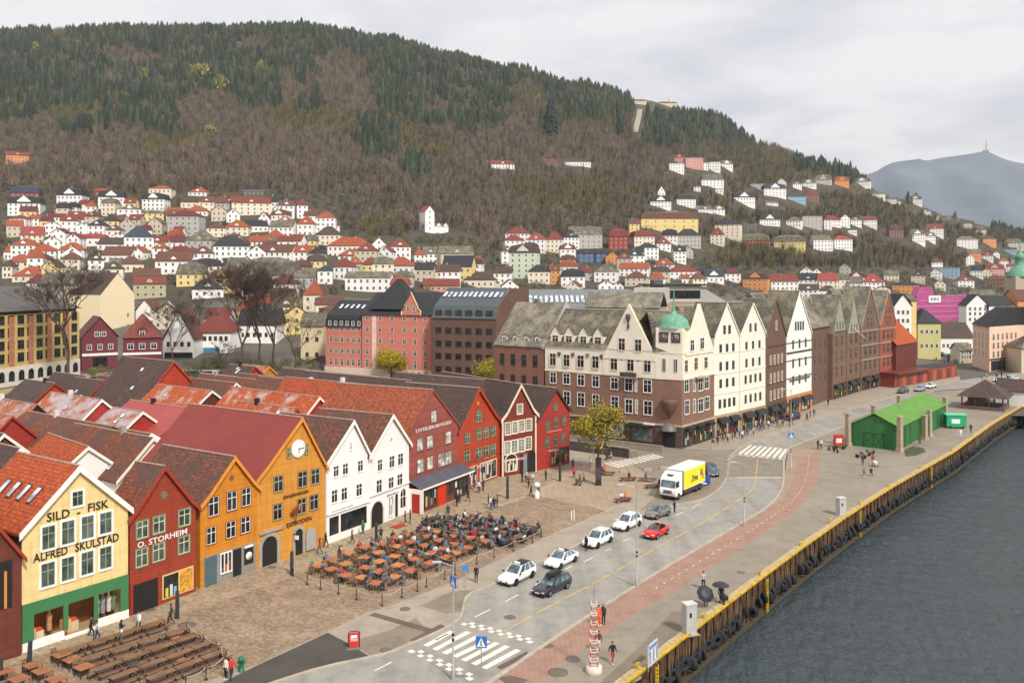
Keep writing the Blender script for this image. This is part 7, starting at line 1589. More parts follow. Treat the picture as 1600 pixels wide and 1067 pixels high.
for i in range(26):
 c,cn=SHOP[(i*3+1)%10];bt,bn=((BLK,'black'),(JNS,'jeans blue'),(GRY,'grey'))[i%3]
 if i<16:px,py=rnd.uniform(1455,1510),rnd.uniform(548,572);l='market street behind the red pavilion'
 else:px,py=rnd.uniform(1530,1598),rnd.uniform(588,604);l='square before the peach corner block'
 person(G(px,py),rnd.uniform(0,360),c,bt,rnd.choice(('stand','walk')),f'pedestrian in {cn} and {bn} in the {l}',group='pedestrians in the '+l)
 # ---------------------------------------------------------------- outdoor serving: orange tables
ORT=paint('b3623c',.55,.3,0,2);ORT2=paint('c0783f',.55,.15,0,2);DKM=paint('3a322c',.6,.2);CH1=paint('8a6a52',.7,.3,0,5);CH2=paint('6d7a78',.7,.3,0,5)
def table_proto(top,mat2):
 r=empty('cafe_table',(0,0,0));b=MB();b.box(-.6,.6,-.6,.6,.70,.74,top);b.build('tabletop',r)
 for x in(-.5,.5):
  for y in(-.5,.5):b=MB();b.box(x-.03,x+.03,y-.03,y+.03,0,.70,mat2);b.build('leg',r)
 return r
def chair_proto(m,m2,name='chair'):
 b=MB();b.box(-.23,.23,-.22,.22,.42,.46,m);b.box(-.23,.23,.19,.24,.46,.88,m)
 for x in(-.2,.2):
  for y in(-.19,.19):b.box(x-.02,x+.02,y-.02,y+.02,0,.42,m2)
  b.box(x-.02,x+.02,-.2,.2,.62,.65,m2)
 return b.build(name)
def inpoly(p,poly):
 c=False;n=len(poly)
 for i in range(n):
  a,b_=poly[i],poly[(i+1)%n]
  if(a.y>p.y)!=(b_.y>p.y)and p.x<(b_.x-a.x)*(p.y-a.y)/(b_.y-a.y)+a.x:c=not c
 return c
OG=Vector((0,0,0))+G(465,892)
def cell(u,v):return OG+TD*u-ND*v
RZ=math.atan2(TD.y,TD.x)
def serving(poly,du,dv,top1,top2,chm,zone_n,crowd,u0=-4,u1=60,v0=-12,v1=26,chairp=.95,skip=None,ppl=SHOP):
 pt=[table_proto(top1,DKM),table_proto(top2,DKM)];pc=[chair_proto(chm,DKM),chair_proto(CH2,DKM)]
 used=[0,0,0,0];rows=0;nt_=0;nch=0;npp=defaultdict(int);seats=[]
 v=v0
 while v<v1:
  u=u0+rnd.uniform(-.3,.3);kk=0;anyr=False
  while u<u1:
   p=cell(u,v);u+=du
   if not inpoly(p,poly):continue
   anyr=True
   q=p+Vector((rnd.uniform(-.35,.35),rnd.uniform(-.35,.35),0));w=rnd.random()<.35
   o=copy_tree(pt[w]);o.location=(q.x,q.y,.03);ang=RZ+rnd.uniform(-.35,.35);o.rotation_euler=(0,0,ang)
   tag(o,f'{("bright orange" if w else "rust orange") if top1 is ORT else ("dark" if not w else "brown topped")} table, {ORD(kk)} in the {ORD(rows)} row {zone_n}','table','tables '+zone_n)
   for side in range(4):
    if rnd.random()>chairp:continue
    a=ang+side*math.pi/2;d=Vector((-math.sin(a),math.cos(a),0));c=q+d*rnd.uniform(.8,1.05)
    ci=1 if rnd.random()<.25 else 0
    ch=pc[ci].copy();COL.objects.link(ch);ch.location=(c.x,c.y,.03);ch.rotation_euler=(0,0,a);
    tag(ch,f'{"grey" if ci else "brown" if top1 is ORT else "black"} chair, {["far","road","near","wall"][side]} side of {ORD(kk)} table, {ORD(rows)} row {zone_n}','chair','chairs '+zone_n);nch+=1
    if rnd.random()<crowd(px_of(c)):
     cc,cn=ppl[rnd.randrange(len(ppl))]
     pr=person((c.x,c.y,0),0,cc,rnd.choice((BLK,JNS,GRY)),'sit');pr.rotation_euler=(0,0,a);pr.location=(c.x,c.y-0,.05)
     tag(pr,f'guest in {cn}, {["far","road","near","wall"][side]} side of {ORD(kk)} table, {ORD(rows)} row {zone_n}','person','guests '+zone_n)
   kk+=1;nt_+=1
  if anyr:rows+=1
  v+=dv
 for r in pt:
  for c in list(r.children):bpy.data.objects.remove(c)
  bpy.data.objects.remove(r)
 for r in pc:bpy.data.objects.remove(r)
 print('serving',zone_n,nt_,nch)
def px_of(p):return(CX+p.x*F/p.y,HY+CH*F/p.y)
polyO=GP([(462,893),(497,905),(540,918),(597,934),(640,918),(700,893),(755,868),(772,856),(742,846),(700,838),(655,830),(640,832),(600,846),(560,862),(510,878)])
polyD=GP([(658,822),(690,812),(745,812),(800,822),(845,834),(812,850),(780,858),(742,843),(690,834)])
polyP=GP([(568,850),(556,845),(600,838),(622,843),(600,850)])
serving(polyO,2.4,2.3,ORT,ORT2,CH1,'of the orange beer garden',lambda q:.65 if(q[0]>600 and q[1]<880)or(q[0]<620 and q[1]<866)else(.42 if q[0]>600 else .26))
serving(polyD,1.85,1.9,paint('3c3634',.6,.3),paint('6a5446'),paint('2a2a2c',.6,.2),'of the dark crowded terrace',lambda q:.85)
# rope fences
POST=MB();POST.lathe((0,0,0),[(.16,0),(.16,.06),(.05,.08),(.045,.95),(.07,1.0),(.001,1.04)],BLACK,8);post=POST.build('fence_post');first=True;npst=0
ROPE=paint('b8a888',.8,.2)
def rope_line(pts,lab):
 global first,npst
 P=GP(pts);b=MB()
 for i,p in enumerate(P):
  o=post if first else post.copy()
  if not first:COL.objects.link(o)
  first=False;o.location=p+Vector((0,0,.02));tag(o,f'black rope post, {ORD(i)} along {lab}','post','posts of the rope fences')
 for a,c in zip(P,P[1:]):
  b.tube([a.lerp(c,t_)+Vector((0,0,.98-.22*math.sin(math.pi*t_)))for t_ in(0,.25,.5,.75,1)],.035,ROPE,4,caps=False)
 tag(b.build('rope'),f'pale rope strung along {lab}','rope')
rope_line([(458,900),(480,913),(501,921),(529,928),(557,937),(597,946),(628,933),(652,924),(666,917),(695,905),(711,898),(745,881),(772,870),(802,860),(832,848),(846,838)],'the outer edge of the beer garden')
rope_line([(589,846),(612,858),(630,865),(652,872),(680,880),(707,889)],'the middle of the orange tables')
rope_line([(655,832),(690,838),(720,845),(745,851),(770,858)],'the line between orange and dark terraces')
rope_line([(292,992),(318,1010),(345,1026),(350,1045),(322,1062),(290,1078)],'the edge of the long bench rows')
# menu boards and barrels in the beer garden
b=MB();b.lathe((0,0,0),[(.3,0),(.36,.4),(.3,.85),(.001,.85)],paint('2a2420'),10);o=b.build('barrel');o.location=G(567,886);tag(o,'black round barrel amid the first orange tables','barrel')
# long rows of beer benches
PLK=boards('8a664c',.2,.4);PLK2=boards('7a5440',.2,.35)
def bench_set():
 r=empty('bench_table',(0,0,0));b=MB()
 for i in range(3):b.box(-1.1,1.1,-.36+i*.245,-.13+i*.245,.72,.76,PLK)
 b.build('tabletop',r)
 for s in(-1,1):
  b=MB();b.box(-1.1,1.1,s*.72-.14,s*.72+.14,.42,.46,PLK2);b.build('bench',r)
 for x in(-.85,.85):
  b=MB();b.prism([(x-.04,-.78,.0),(x-.04,-.66,.0),(x-.04,-.1,.72),(x-.04,-.2,.72)],[(x+.04,-.78,.0),(x+.04,-.66,.0),(x+.04,-.1,.72),(x+.04,-.2,.72)],DKM);b.prism([(x-.04,.78,.0),(x-.04,.66,.0),(x-.04,.1,.72),(x-.04,.2,.72)],[(x+.04,.78,.0),(x+.04,.66,.0),(x+.04,.1,.72),(x+.04,.2,.72)],DKM);b.box(x-.03,x+.03,-.75,.75,.36,.42,DKM);b.build('frame',r)
 return r
bs=bench_set();fb=True;CUSH=[paint(c,.8)for c in('d8d4cc','8a8a8c','3f4a52','a8653a')]
for ri,(a,c)in enumerate((((113,1028),(268,978)),((147,1039),(294,994)),((168,1054),(318,1001)),((194,1067),(341,1012)),((252,1068),(360,1026)))):
 A,Bq=G(*a),G(*c);n=int((Bq-A).length/2.32);d=(Bq-A).normalized()
 for i in range(n+1):
  o=bs if fb else copy_tree(bs);fb=False;o.location=A+d*(i*2.32)+Vector((0,0,.03));o.rotation_euler=(0,0,math.atan2(d.y,d.x)+rnd.uniform(-.02,.02));tag(o,f'brown plank bench table, {ORD(i)} in the {ORD(ri)} long row from the shop','bench table','bench tables in long rows')
  if rnd.random()<.5:
   b=MB();b.box(-.35,.35,-.16,.16,0,.07,CUSH[rnd.randrange(4)]);q=b.build('blanket');s=rnd.choice((-1,1));q.location=o.location+Vector((-d.y*.72*s,d.x*.72*s,.46))+d*rnd.uniform(-.6,.6);q.rotation_euler=(0,0,math.atan2(d.y,d.x)+.1);tag(q,f'folded blanket on bench {ORD(i)} of the {ORD(ri)} long row','blanket','blankets on the long benches')
pt=table_proto(paint('9e6647',.6,.25),DKM);ft_=True
for i,(x,y)in enumerate(((96,1036),(113,1044),(131,1056),(51,1053),(66,1062),(5,1063),(30,1075),(88,1075))):
 o=pt if ft_ else copy_tree(pt);ft_=False;o.location=G(x,y)+Vector((0,0,.03));o.rotation_euler=(0,0,RZ);tag(o,f'square rust brown table in the front corner, {ORD(i)} counted from the bench rows','table','square tables in the front corner')
pc=chair_proto(CH1,DKM);f2=True
for i,(x,y)in enumerate(((96,1036),(113,1044),(131,1056),(51,1053),(66,1062),(5,1063),(30,1075),(88,1075))):
 for s in(-1,1):
  o=pc if f2 else pc.copy()
  if not f2:COL.objects.link(o)
  f2=False;o.location=G(x,y)-ND*1.05*s+Vector((0,0,.03));o.rotation_euler=(0,0,RZ+(math.pi if s>0 else 0));tag(o,f'brown chair {"road" if s > 0 else "house"} side of {ORD(i)} square corner table','chair','chairs at the front corner tables')
  # plaza benches
def plaza_bench(px,py,label,rz=0):
 r=empty('bench',G(px,py,.03),rz,label,'bench');b=MB()
 for i in range(4):b.box(-1.3,1.3,-.5+i*.26,-.28+i*.26,.42,.48,paint('6a4a3a',.8,.2))
 b.build('seat',r)
 for x in(-.9,.9):b=MB();b.box(x-.12,x+.12,-.35,.35,0,.42,paint('8a857c'));b.build('leg',r)
for q in((982,751,'dark slatted plaza bench with one person seated',.2),(1012,752,'slatted plaza bench with a person in blue',-.2),(974,784,'slatted plaza bench under the pair in white and orange',.4),(1020,762,'empty slatted bench close to the white truck',.5),(948,742,'slatted bench beside the dark column',-.3)):plaza_bench(*q)
for px,py,c,b_,l in((983,750,'3a2c34',BLK,'person in dark purple seated on a plaza bench'),(1009,751,'2a6a9a','34485c','person in blue seated on a plaza bench'),(971,783,WHT,BLK,'person in white seated beside one in orange'),(977,783,'e0702a','5a3a2a','person in orange seated beside one in white'),(944,741,'d8583a','4a2a24','person in coral red seated beside the dark column'),(1350,743,'6a7898','3a4a6a','person in pale blue sitting on the open quay'),(1361,743,'1c1c24','22222a','person in black sitting on the open quay')):
 person(G(px,py),190,c,b_,'sit',l)
 # ---------------------------------------------------------------- vehicles
CARG=glass('56666e',.05);TYRE=paint('1a1a1c',.8);RIM=paint('6a6d70',.35,.1,.7);LAMPW=paint('e8ecee',.2,.05);LAMPR=paint('8a1818',.3);PLATE=paint('e4e4e0',.5)  # CARG: paler glass colour stands in for brighter reflections
def car(name,label,P,heading,L,Wd,Hh,col_,kind='suv',roofc=None,extras=(),cat='car',group=None,rimc=None):
 """heading: unit vector the car points to; x forward, y left"""
 body=paint(col_,.28,.03);body.node_tree.nodes['Principled BSDF'].inputs['Coat Weight'].default_value=.6
 r=empty(name,(P.x,P.y,.03),math.atan2(heading.y,heading.x),label,cat,group)
 h=L/2;w=Wd/2
 belt={'suv':.60,'sedan':.62,'wagon':.60,'hatch':.60,'conv':.66}[kind]*Hh
 # stations: x, half width factor, bottom, belt height
 bon={'suv':.78,'sedan':.72,'wagon':.74,'hatch':.80,'conv':.80}[kind]
 ST_=[(-h,.80,.45,belt*.82),(-h+.06,.90,.30,belt*.97),(-h*.8,.98,.22,belt*1.0),(-h*.4,1,.20,belt),(0,1,.20,belt*.98),(h*.32,1,.20,belt*.95),(h*.42,.99,.20,belt*.93),(h*.75,.96,.20,belt*(bon+.10)),(h*.93,.88,.24,belt*bon),(h-.05,.78,.30,belt*bon*.88),(h,.66,.38,belt*bon*.70)]
 b=MB();loops=[]
 for x,f,z0,zb in ST_:
  ww=w*f;loops.append([(x,-ww*.9,z0),(x,-ww,z0+(zb-z0)*.35),(x,-ww*.985,z0+(zb-z0)*.75),(x,-ww*.92,zb),(x,-ww*.5,zb+.03*(1 if x>0 else .3)),(x,0,zb+.05*(1 if x>0 else .3)),(x,ww*.5,zb+.03*(1 if x>0 else .3)),(x,ww*.92,zb),(x,ww*.985,z0+(zb-z0)*.75),(x,ww,z0+(zb-z0)*.35),(x,ww*.9,z0)])
 n=len(loops[0]);V=[p for l in loops for p in l]
 fs=[(i*n+k,(i+1)*n+k,(i+1)*n+(k+1)%n,i*n+(k+1)%n)for i in range(len(loops)-1)for k in range(n)]
 fs=[tuple(reversed(f))for f in fs]
 b.poly(V,fs,body,True);b.face(loops[0],body);b.face(list(reversed(loops[-1])),body)
 bo=b.build('body',r)
 bv=bo.modifiers.new('n','WEIGHTED_NORMAL')
 # greenhouse
 x0,x1,xr0,xr1={'suv':(-h*.97,h*.42,-h*.72,h*.05),'wagon':(-h*.97,h*.40,-h*.82,h*.06),'hatch':(-h*.96,h*.42,-h*.68,h*.05),'sedan':(-h*.82,h*.46,-h*.38,h*.06),'conv':(-h*.55,h*.42,-h*.2,h*.12)}[kind]
 zt=Hh;zb=belt;wb,wt_=w*.90,w*.70
 C4=[(x0,-wb,zb),(x1,-wb*.92,zb*.94),(x1,wb*.92,zb*.94),(x0,wb,zb)];T4=[(xr0,-wt_,zt-.05),(xr1,-wt_,zt-.04),(xr1,wt_,zt-.04),(xr0,wt_,zt-.05)]
 rm=paint(roofc,.25,.02)if roofc else body
 if kind!='conv':
  g=MB();g.prism([Vector(p)for p in C4],[Vector(p)for p in T4],body,caps=False)
  g.poly([T4[0],T4[1],T4[2],T4[3],(xr0*.9,0,zt),(xr1*.9,0,zt)],[(0,1,5,4),(3,4,5,2),(1,2,5),(0,4,3)],rm,True);cab=g.build('cabin',r)
 def quad(name,q,sh,mat=CARG,par=None,off=.014):
  q=[Vector(p)for p in q];c=sum(q,Vector())/4;nn=(q[1]-q[0]).cross(q[3]-q[0]).normalized();
  if nn.dot(c-Vector((0,0,zb)))<0:nn=-nn
  q=[c+(p-c)*sh+nn*off for p in q];m=MB();m.face(q,mat);return m.build(name,par or r)
 if kind!='conv':
  quad('windshield',[C4[1],C4[2],T4[2],T4[1]],.9);quad('rear_window',[C4[0],C4[3],T4[3],T4[0]],.84)
  for s,(i,j)in((-1,(0,1)),(1,(3,2))):
   lo0,lo1,up0,up1=Vector(C4[i]),Vector(C4[j]),Vector(T4[i]),Vector(T4[j])
   for a,c in((.06,.32),(.35,.62),(.65,.93)):
    quad('side_window',[lo0.lerp(lo1,a),lo0.lerp(lo1,c),up0.lerp(up1,min(1,c)),up0.lerp(up1,max(0,a))],.92,off=.016)
 else:
  quad('windshield',[C4[1],C4[2],T4[2],T4[1]],.96);m=MB()
  m.tube([C4[1],T4[1],T4[2],C4[2]],.035,body,5);m.build('windshield_frame',r);m=MB();m.box(-h*.62,h*.35,-w*.78,w*.78,zb*.9,zb+.03,paint('1c1a1c'));
  for y in(-.4,.4):
   m.box(-.35,.1,y-.25,y+.25,zb,zb+.08,paint('2a2628'));m.box(-.5,-.32,y-.24,y+.24,zb,zb+.34,paint('2a2628'))
   m.box(-1.15,-.95,y-.24,y+.24,zb,zb+.26,paint('2a2628'))
  m.build('seats',r)
  # wheels
 wr=.35 if kind in('suv',)else .32
 for x in(h*.62,-h*.60):
  for s in(-1,1):
   ax=Matrix.Rotation(R(90),3,'X');m=MB();m.lathe((x,s*(w-.10),wr-.03),[(wr*.6,-.12),(wr*.95,-.12),(wr,-.08),(wr,.08),(wr*.95,.12),(wr*.6,.12)],TYRE,16,ax=ax);t_=m.build('wheel',r)
   m=MB();yy=s*(w-.10+.115);m.lathe((x,yy,wr-.03),[(wr*.66,0),(wr*.62,.01),(.001,.012)],paint(rimc or '5a5d60',.35,.1,.6),10,ax=Matrix.Rotation(R(90 if s<0 else-90),3,'X'));m.build('rim',t_)
   m=MB();m.lathe((x,s*(w*.985),wr-.0),[(wr*1.15,-.02),(wr*1.15,.02),(.001,.02)],paint('141414',.8),14,ax=Matrix.Rotation(R(90 if s<0 else-90),3,'X'));m.build('wheel_arch',r)
 zf=belt*bon
 for s in(-1,1):
  m=MB();m.poly([(h-.04,s*w*.42,zf*.82),(h-.22,s*w*.82,zf*.86),(h-.30,s*w*.87,zf*.98),(h-.09,s*w*.45,zf*.93),(h-.0,s*w*.42,zf*.80),(h-.17,s*w*.86,zf*.84)],[(0,1,2,3),(3,2,1,0)],LAMPW);m.box(h-.30,h-.02,min(s*w*.45,s*w*.80),max(s*w*.45,s*w*.80),zf*.74,zf*.88,LAMPW);m.build('headlight',r)
  m=MB();m.box(-h-.01,-h+.12,min(s*w*.55,s*w*.86),max(s*w*.55,s*w*.86),belt*.72,belt*.9,LAMPR);m.build('tail_light',r)
  m=MB();m.box(h*.36,h*.36+.14,min(s*(w+.02),s*(w+.2)),max(s*(w+.02),s*(w+.2)),belt*.95,belt*.95+.14,BLACK if roofc else body);m.build('wing_mirror',r)
  m=MB()
  for x in(h*.36,0-.02,-h*.40):m.box(x-.008,x+.008,min(s*w*.99,s*(w*1.003)),max(s*w*.99,s*w*1.003),.3,belt*.9,BLACK)
  m.build('door_seam',r)
 m=MB();m.box(h-.05,h+.012,-w*.45,w*.45,.32,.52,BLACK);m.build('grille',r);m=MB();m.box(h+.014,h+.03,-.26,.26,.40,.51,PLATE);m.build('number_plate',r)
 m=MB();m.box(h-.3,h-.02,-w*.8,w*.8,.17,.27,BLACK);m.build('bumper',r);m=MB();m.box(-h+.03,-h+.35,-w*.8,w*.8,.2,.34,BLACK);m.build('bumper',r)
 for e_ in extras:
  if e_=='taxi':m=MB();m.box(-.12,.12,-.3,.3,Hh,Hh+.16,paint('f0ece0'));m.build('taxi_sign',r)
  if e_=='box':m=MB();b2=[(-1.2,-.38),(.2,-.42),(.75,-.25),(.85,0),(.75,.25),(.2,.42),(-1.2,.38)];m.prism([(x,y,Hh+.08)for x,y in b2],[(x*.96,y*.9,Hh+.30)for x,y in b2],paint('15161a',.35),True);m.prism([(x*.96,y*.9,Hh+.30)for x,y in b2],[(x*.85,y*.6,Hh+.40)for x,y in b2],paint('15161a',.35));m.build('roof_box',r)
  if e_=='rails':
   m=MB()
   for y in(-w*.6,w*.6):m.tube([(xr0*.9,y,Hh+.01),(xr0*.8,y,Hh+.06),(xr1*.8,y,Hh+.06),(xr1,y,Hh)],.02,STEEL,4)
   m.build('roof_rail',r)
  if e_=='top':m=MB();m.poly([(-.9,-.5,Hh-.12),(-.45,-.52,Hh-.02),(-.45,.52,Hh-.02),(-.9,.5,Hh-.12),(-1.45,-.55,belt+.1),(-1.45,.55,belt+.1)],[(0,1,2,3),(4,0,3,5)],body);m.build('folded_hood',r)
  if e_=='stickers':m=MB();m.box(-.5,.1,-w*1.0-.012,-w*.995,.5,.75,paint('2a4ac0'));m.build('door_sign',r)
 return r
def hdg(a,c):v=G(*c)-G(*a);v.z=0;return v.normalized()
h1=hdg((905,856),(770,922))
car('parked_car','white taxi with black roof, first in the taxi rank',G(808,906),h1,4.75,1.9,1.68,'f0f0ee','suv','17181c',('taxi',),rimc='2c2c2e')
car('parked_car','white low sedan taxi with dark glass roof, second in the rank',G(877,881),hdg((940,846),(840,895)),4.7,1.85,1.48,'f0f0ee','sedan','23282c',('taxi',),rimc='3c3c3e')
car('parked_car','white taxi with sloping tail and a person before its bonnet',G(934,850),hdg((1000,815),(900,862)),4.6,1.86,1.64,'eef0f0','suv',None,('taxi',),rimc='3a3a3c')
car('parked_car','white sport utility taxi behind the third taxi',G(980,824),hdg((1040,798),(950,838)),4.6,1.86,1.66,'f2f2f0','suv',None,('rails',),rimc='2a2a2c')
car('parked_car','grey brown small hatchback stopped ahead of the truck',G(1027,807),hdg((1060,795),(1000,815)),4.1,1.78,1.52,'77706a','hatch',None,(),rimc='8a8d90')
car('driving_car','black estate car with a black roof box driving towards the crossing',G(862,923),hdg((950,884),(830,941)),4.75,1.85,1.5,'22262e','wagon',None,('box','rails'),rimc='8a8d90')
car('driving_car','bright red convertible with open top in the driving lane',G(1025,837),hdg((1090,804),(1000,850)),4.2,1.8,1.42,'d01818','conv',None,('top',),rimc='9a9da0')
car('parked_car','dark slate estate car behind the delivery truck',G(1112,741),Vector((-.12,-1,0)).normalized(),4.7,1.85,1.55,'3c4450','wagon')
hf=hdg((1460,600),(1400,615))
car('parked_car','dark grey car parked before the red gable',G(1411,614),hf,4.5,1.8,1.5,'34383e','hatch');car('parked_car','silver blue car parked behind the dark grey one',G(1437,611),hf,4.4,1.8,1.5,'9aa2ac','hatch');car('parked_car','white car in front of the low red pavilion',G(1454,606),hf,4.6,1.8,1.45,'f0f0ee','sedan')
car('parked_car','black van like car on the pavement before the orange arcade',G(1238,655),hdg((1270,648),(1220,662)),4.8,1.9,1.8,'1c1d20','suv')
car('parked_car','white car on the back street before the pink hotel',G(669,595),Vector((-1,-.15,0)).normalized(),4.6,1.8,1.6,'eeeeec','suv')
for i,(x,y,c,l)in enumerate(((1562,597,'e8e8e6','white car'),(1580,595,'eeeeee','second white car'),(1472,556,'3a4a6a','dark blue car'),(1488,560,'2a2c30','black car'),(1449,532,'e8e8e6','small white car'))):car('parked_car',f'{l} '+('at the square before the peach corner block' if i<2 else 'queueing in the market street beyond the pavilion'),G(x,y),Vector((-.9,-.4,0)).normalized()if i<2 else Vector((.2,-1,0)).normalized(),4.4,1.8,1.5,c,'hatch')
# truck
fx=hdg((1096,758),(1040,783));P=G(1066,771);r=empty('delivery_truck',(P.x,P.y,.03),math.atan2(fx.y,fx.x),'white delivery truck with bright yellow box side in the bay','truck')
TW=paint('f0f0ee',.3,.03);YS=paint('f2e01c',.45,.04);m=MB();m.box(-4.9,2.2,-1.27,1.27,1.05,3.75,TW);m.build('cargo_box',r)
m=MB();m.box(-4.8,2.1,1.272,1.30,1.2,3.62,YS);m.box(-4.8,2.1,-1.30,-1.272,1.2,3.62,YS);m.build('side_panel',r)
m=MB();m.box(-5.0,2.3,-1.3,1.3,3.74,3.84,TW);m.box(2.2,2.28,-1.3,-1.2,1.0,3.8,STEEL);m.box(2.2,2.28,1.2,1.3,1.0,3.8,STEEL);m.build('box_roof',r)
c=MB();pf=[(2.5,.55),(4.55,.5),(4.62,1.3),(4.5,1.75),(4.25,2.85),(3.7,3.2),(2.9,3.62),(2.5,3.62)]
c.prism([(x,-1.2,z)for x,z in pf],[(x,1.2,z)for x,z in pf],TW);c.build('cab',r)
m=MB();m.face([(4.55+.0,-1.1,1.75),(4.55,1.1,1.75),(4.33,1.02,2.65),(4.33,-1.02,2.65)],CARG);m.build('windshield',r)
for s in(-1,1):
 m=MB();m.face([(3.4,s*1.215,1.75),(4.3,s*1.215,1.75),(4.12,s*1.215,2.6),(3.45,s*1.215,2.6)],CARG);m.build('side_window',r)
 m=MB();m.box(4.56,4.66,min(s*.7,s*1.08),max(s*.7,s*1.08),.95,1.12,LAMPW);m.build('headlight',r);m=MB();m.box(4.35,4.5,min(s*1.25,s*1.5),max(s*1.25,s*1.5),1.9,2.6,BLACK);m.build('wing_mirror',r)
 m=MB();m.box(-3.0,1.8,min(s*1.05,s*1.2),max(s*1.05,s*1.2),.45,.95,paint('4a3a34'));m.build('side_guard',r)
 for x,rr in((3.6,.5),(-2.2,.5),(-3.5,.5)):
  m=MB();m.lathe((x,s*1.05,.48),[(.3,-.16),(.48,-.16),(.5,-.1),(.5,.1),(.48,.16),(.3,.16)],TYRE,16,ax=Matrix.Rotation(R(90),3,'X'));t_=m.build('wheel',r)
  m=MB();m.lathe((x,s*1.2,.48),[(.3,0),(.2,.03),(.001,.04)],RIM,10,ax=Matrix.Rotation(R(90 if s<0 else-90),3,'X'));m.build('rim',t_)
m=MB();m.box(4.6,4.68,-.62,.62,.95,1.1,BLACK);m.box(4.56,4.66,-.62,.62,1.2,1.34,BLACK);m.box(4.2,4.66,-1.2,1.2,.35,.62,BLACK);m.build('grille',r);m=MB();m.box(3.5,3.95,-.45,.45,3.28,3.36,BLACK);m.build('roof_vent',r)
m=MB();m.box(-4.8,3.5,-.5,.5,.6,1.04,DKM);m.build('chassis',r);m=MB();m.box(-5.6,-4.95,-1.2,1.2,.5,.62,TW);m.build('tail_lift',r)
text_obj('Drive',lambda s,d,z:(-s,1.30+d,z),.2,1.75,2.2,.95,BLACK,parent=r,d=.01,shear=.4);text_obj('36',lambda s,d,z:(-s,1.30+d,z),2.9,2.2,1.2,.95,BLACK,parent=r,d=.01,shear=.4)
m=MB();m.prism([(-2.4,1.31,2.0),(-2.85,1.31,2.0),(-2.75,1.31,2.9),(-2.5,1.31,2.9)],[(-2.4,1.33,2.0),(-2.85,1.33,2.0),(-2.75,1.33,2.9),(-2.5,1.33,2.9)],WHITE);m.prism([(-3.7,1.31,1.6),(-4.5,1.31,1.7),(-4.4,1.31,2.3),(-3.9,1.31,2.4)],[(-3.7,1.33,1.6),(-4.5,1.33,1.7),(-4.4,1.33,2.3),(-3.9,1.33,2.4)],paint('e08a28'));m.build('side_graphic',r)
# worker's blue cart behind the truck
m=MB();m.box(-.5,.5,-.3,.3,.25,1.4,paint('2a4aa0'));m.lathe((-.3,0,.15),[(.001,-.3),(.15,-.3),(.15,.3),(.001,.3)],TYRE,8,ax=Matrix.Rotation(R(90),3,'X'));o=m.build('roll_cage');o.location=G(1104,758)+Vector((0,0,.03));tag(o,'blue roll cage standing behind the truck','roll cage')
# ---------------------------------------------------------------- street furniture
POLE=paint('a8a8a4',.45,.1,.3)
def zof(px,py,y):return CH-(y-HY)*(F*CH/(py-HY))/F
def lamp(px,py,ytop,label,arm=-1.4,name='street_lamp'):
 P=G(px,py);H_=zof(px,py,ytop);r=empty(name,P,0,label,'street lamp');m=MB();m.tube([(0,0,0),(0,0,.9),(0,0,.95),(0,0,H_)],[.14,.13,.085,.055],POLE,8);m.box(-.2,.2,-.2,.2,0,.06,POLE);m.build('pole',r)
 if arm:m=MB();m.tube([(0,0,H_-.3),(arm,0,H_)],.035,POLE,5);m.build('arm',r);m=MB();m.box(min(arm,arm-.7),max(arm,arm-.7),-.13,.13,H_-.02,H_+.07,paint('b8bcc0'));m.build('lamp_head',r)
 for z in(3.0,3.4):m=MB();m.tube([(0,0,z),(0,0,z+.2)],.10,BLACK,8);m.build('band',r)
 return r
def ped_sign(par,z,rz,two=True,y=-.1):
 BL=paint('1f6fc0',.45,.03)
 m=MB();m.box(-.42,.42,-.03,.03,-.42,.42,BL);s=m.build('crossing_sign',par);s.location=(0,0,z);s.rotation_euler=(0,0,rz)
 for sg in(-1,1):
  m=MB();y0=sg*.034
  m.face([(-.33,y0,-.33),(.33,y0,-.33),(0,y0,.33)][::-sg if sg<0 else 1]if False else[(-.33,y0,-.33),(.33,y0,-.33),(0,y0,.33)],WHITE)
  y1=sg*.038;m.box(-.03,.03,min(y0,y1),max(y0,y1),-.1,.1,BLACK)
  for q in(((-.03,-.1),(-.12,-.29),(-.07,-.29),(.02,-.12)),((.03,-.1),(.1,-.29),(.05,-.29),(-.02,-.12)),((-.02,.06),(-.13,-.03),(-.1,-.06),(-.0,.0))):m.face([(x,y1,z_)for x,z_ in q],BLACK)
  m.box(-.03,.03,min(y0,y1),max(y0,y1),.11,.17,BLACK);m.build('pictogram',s)
lp=lamp(708,1062,878,'slim street lamp with blue crossing sign before the zebra crossing',-.9);ped_sign(lp,zof(708,1062,908),R(-55))
P=G(752,1085);sp=empty('sign_post',P,0,'short post with square blue crossing sign at the zebra crossing','road sign');m=MB();H_=zof(752,1085,992);m.tube([(0,0,0),(0,0,H_)],.04,POLE,6);m.build('pole',sp);ped_sign(sp,H_-.5,R(-8),y=-.1)
lamp(995,917,757,'slim street lamp at the road edge below the red convertible',-1.2);lamp(1163,822,722,'slim street lamp between road bend and cycle path',-1.0)
lp=lamp(1236,736,608,'street lamp with blue crossing signs at the bend crossing',-1.0);ped_sign(lp,zof(1236,736,680),R(10))
P=G(727,927);sp=empty('sign_post',P,0,'thin post with a small blue sign beside the kerb bulge','road sign');m=MB();H_=zof(724,927,883);m.tube([(0,0,0),(0,0,H_)],.035,POLE,6);m.build('pole',sp);m=MB();m.box(-.3,.3,-.03,.03,H_-.6,H_,paint('2f7fc8'));m.build('sign_plate',sp)
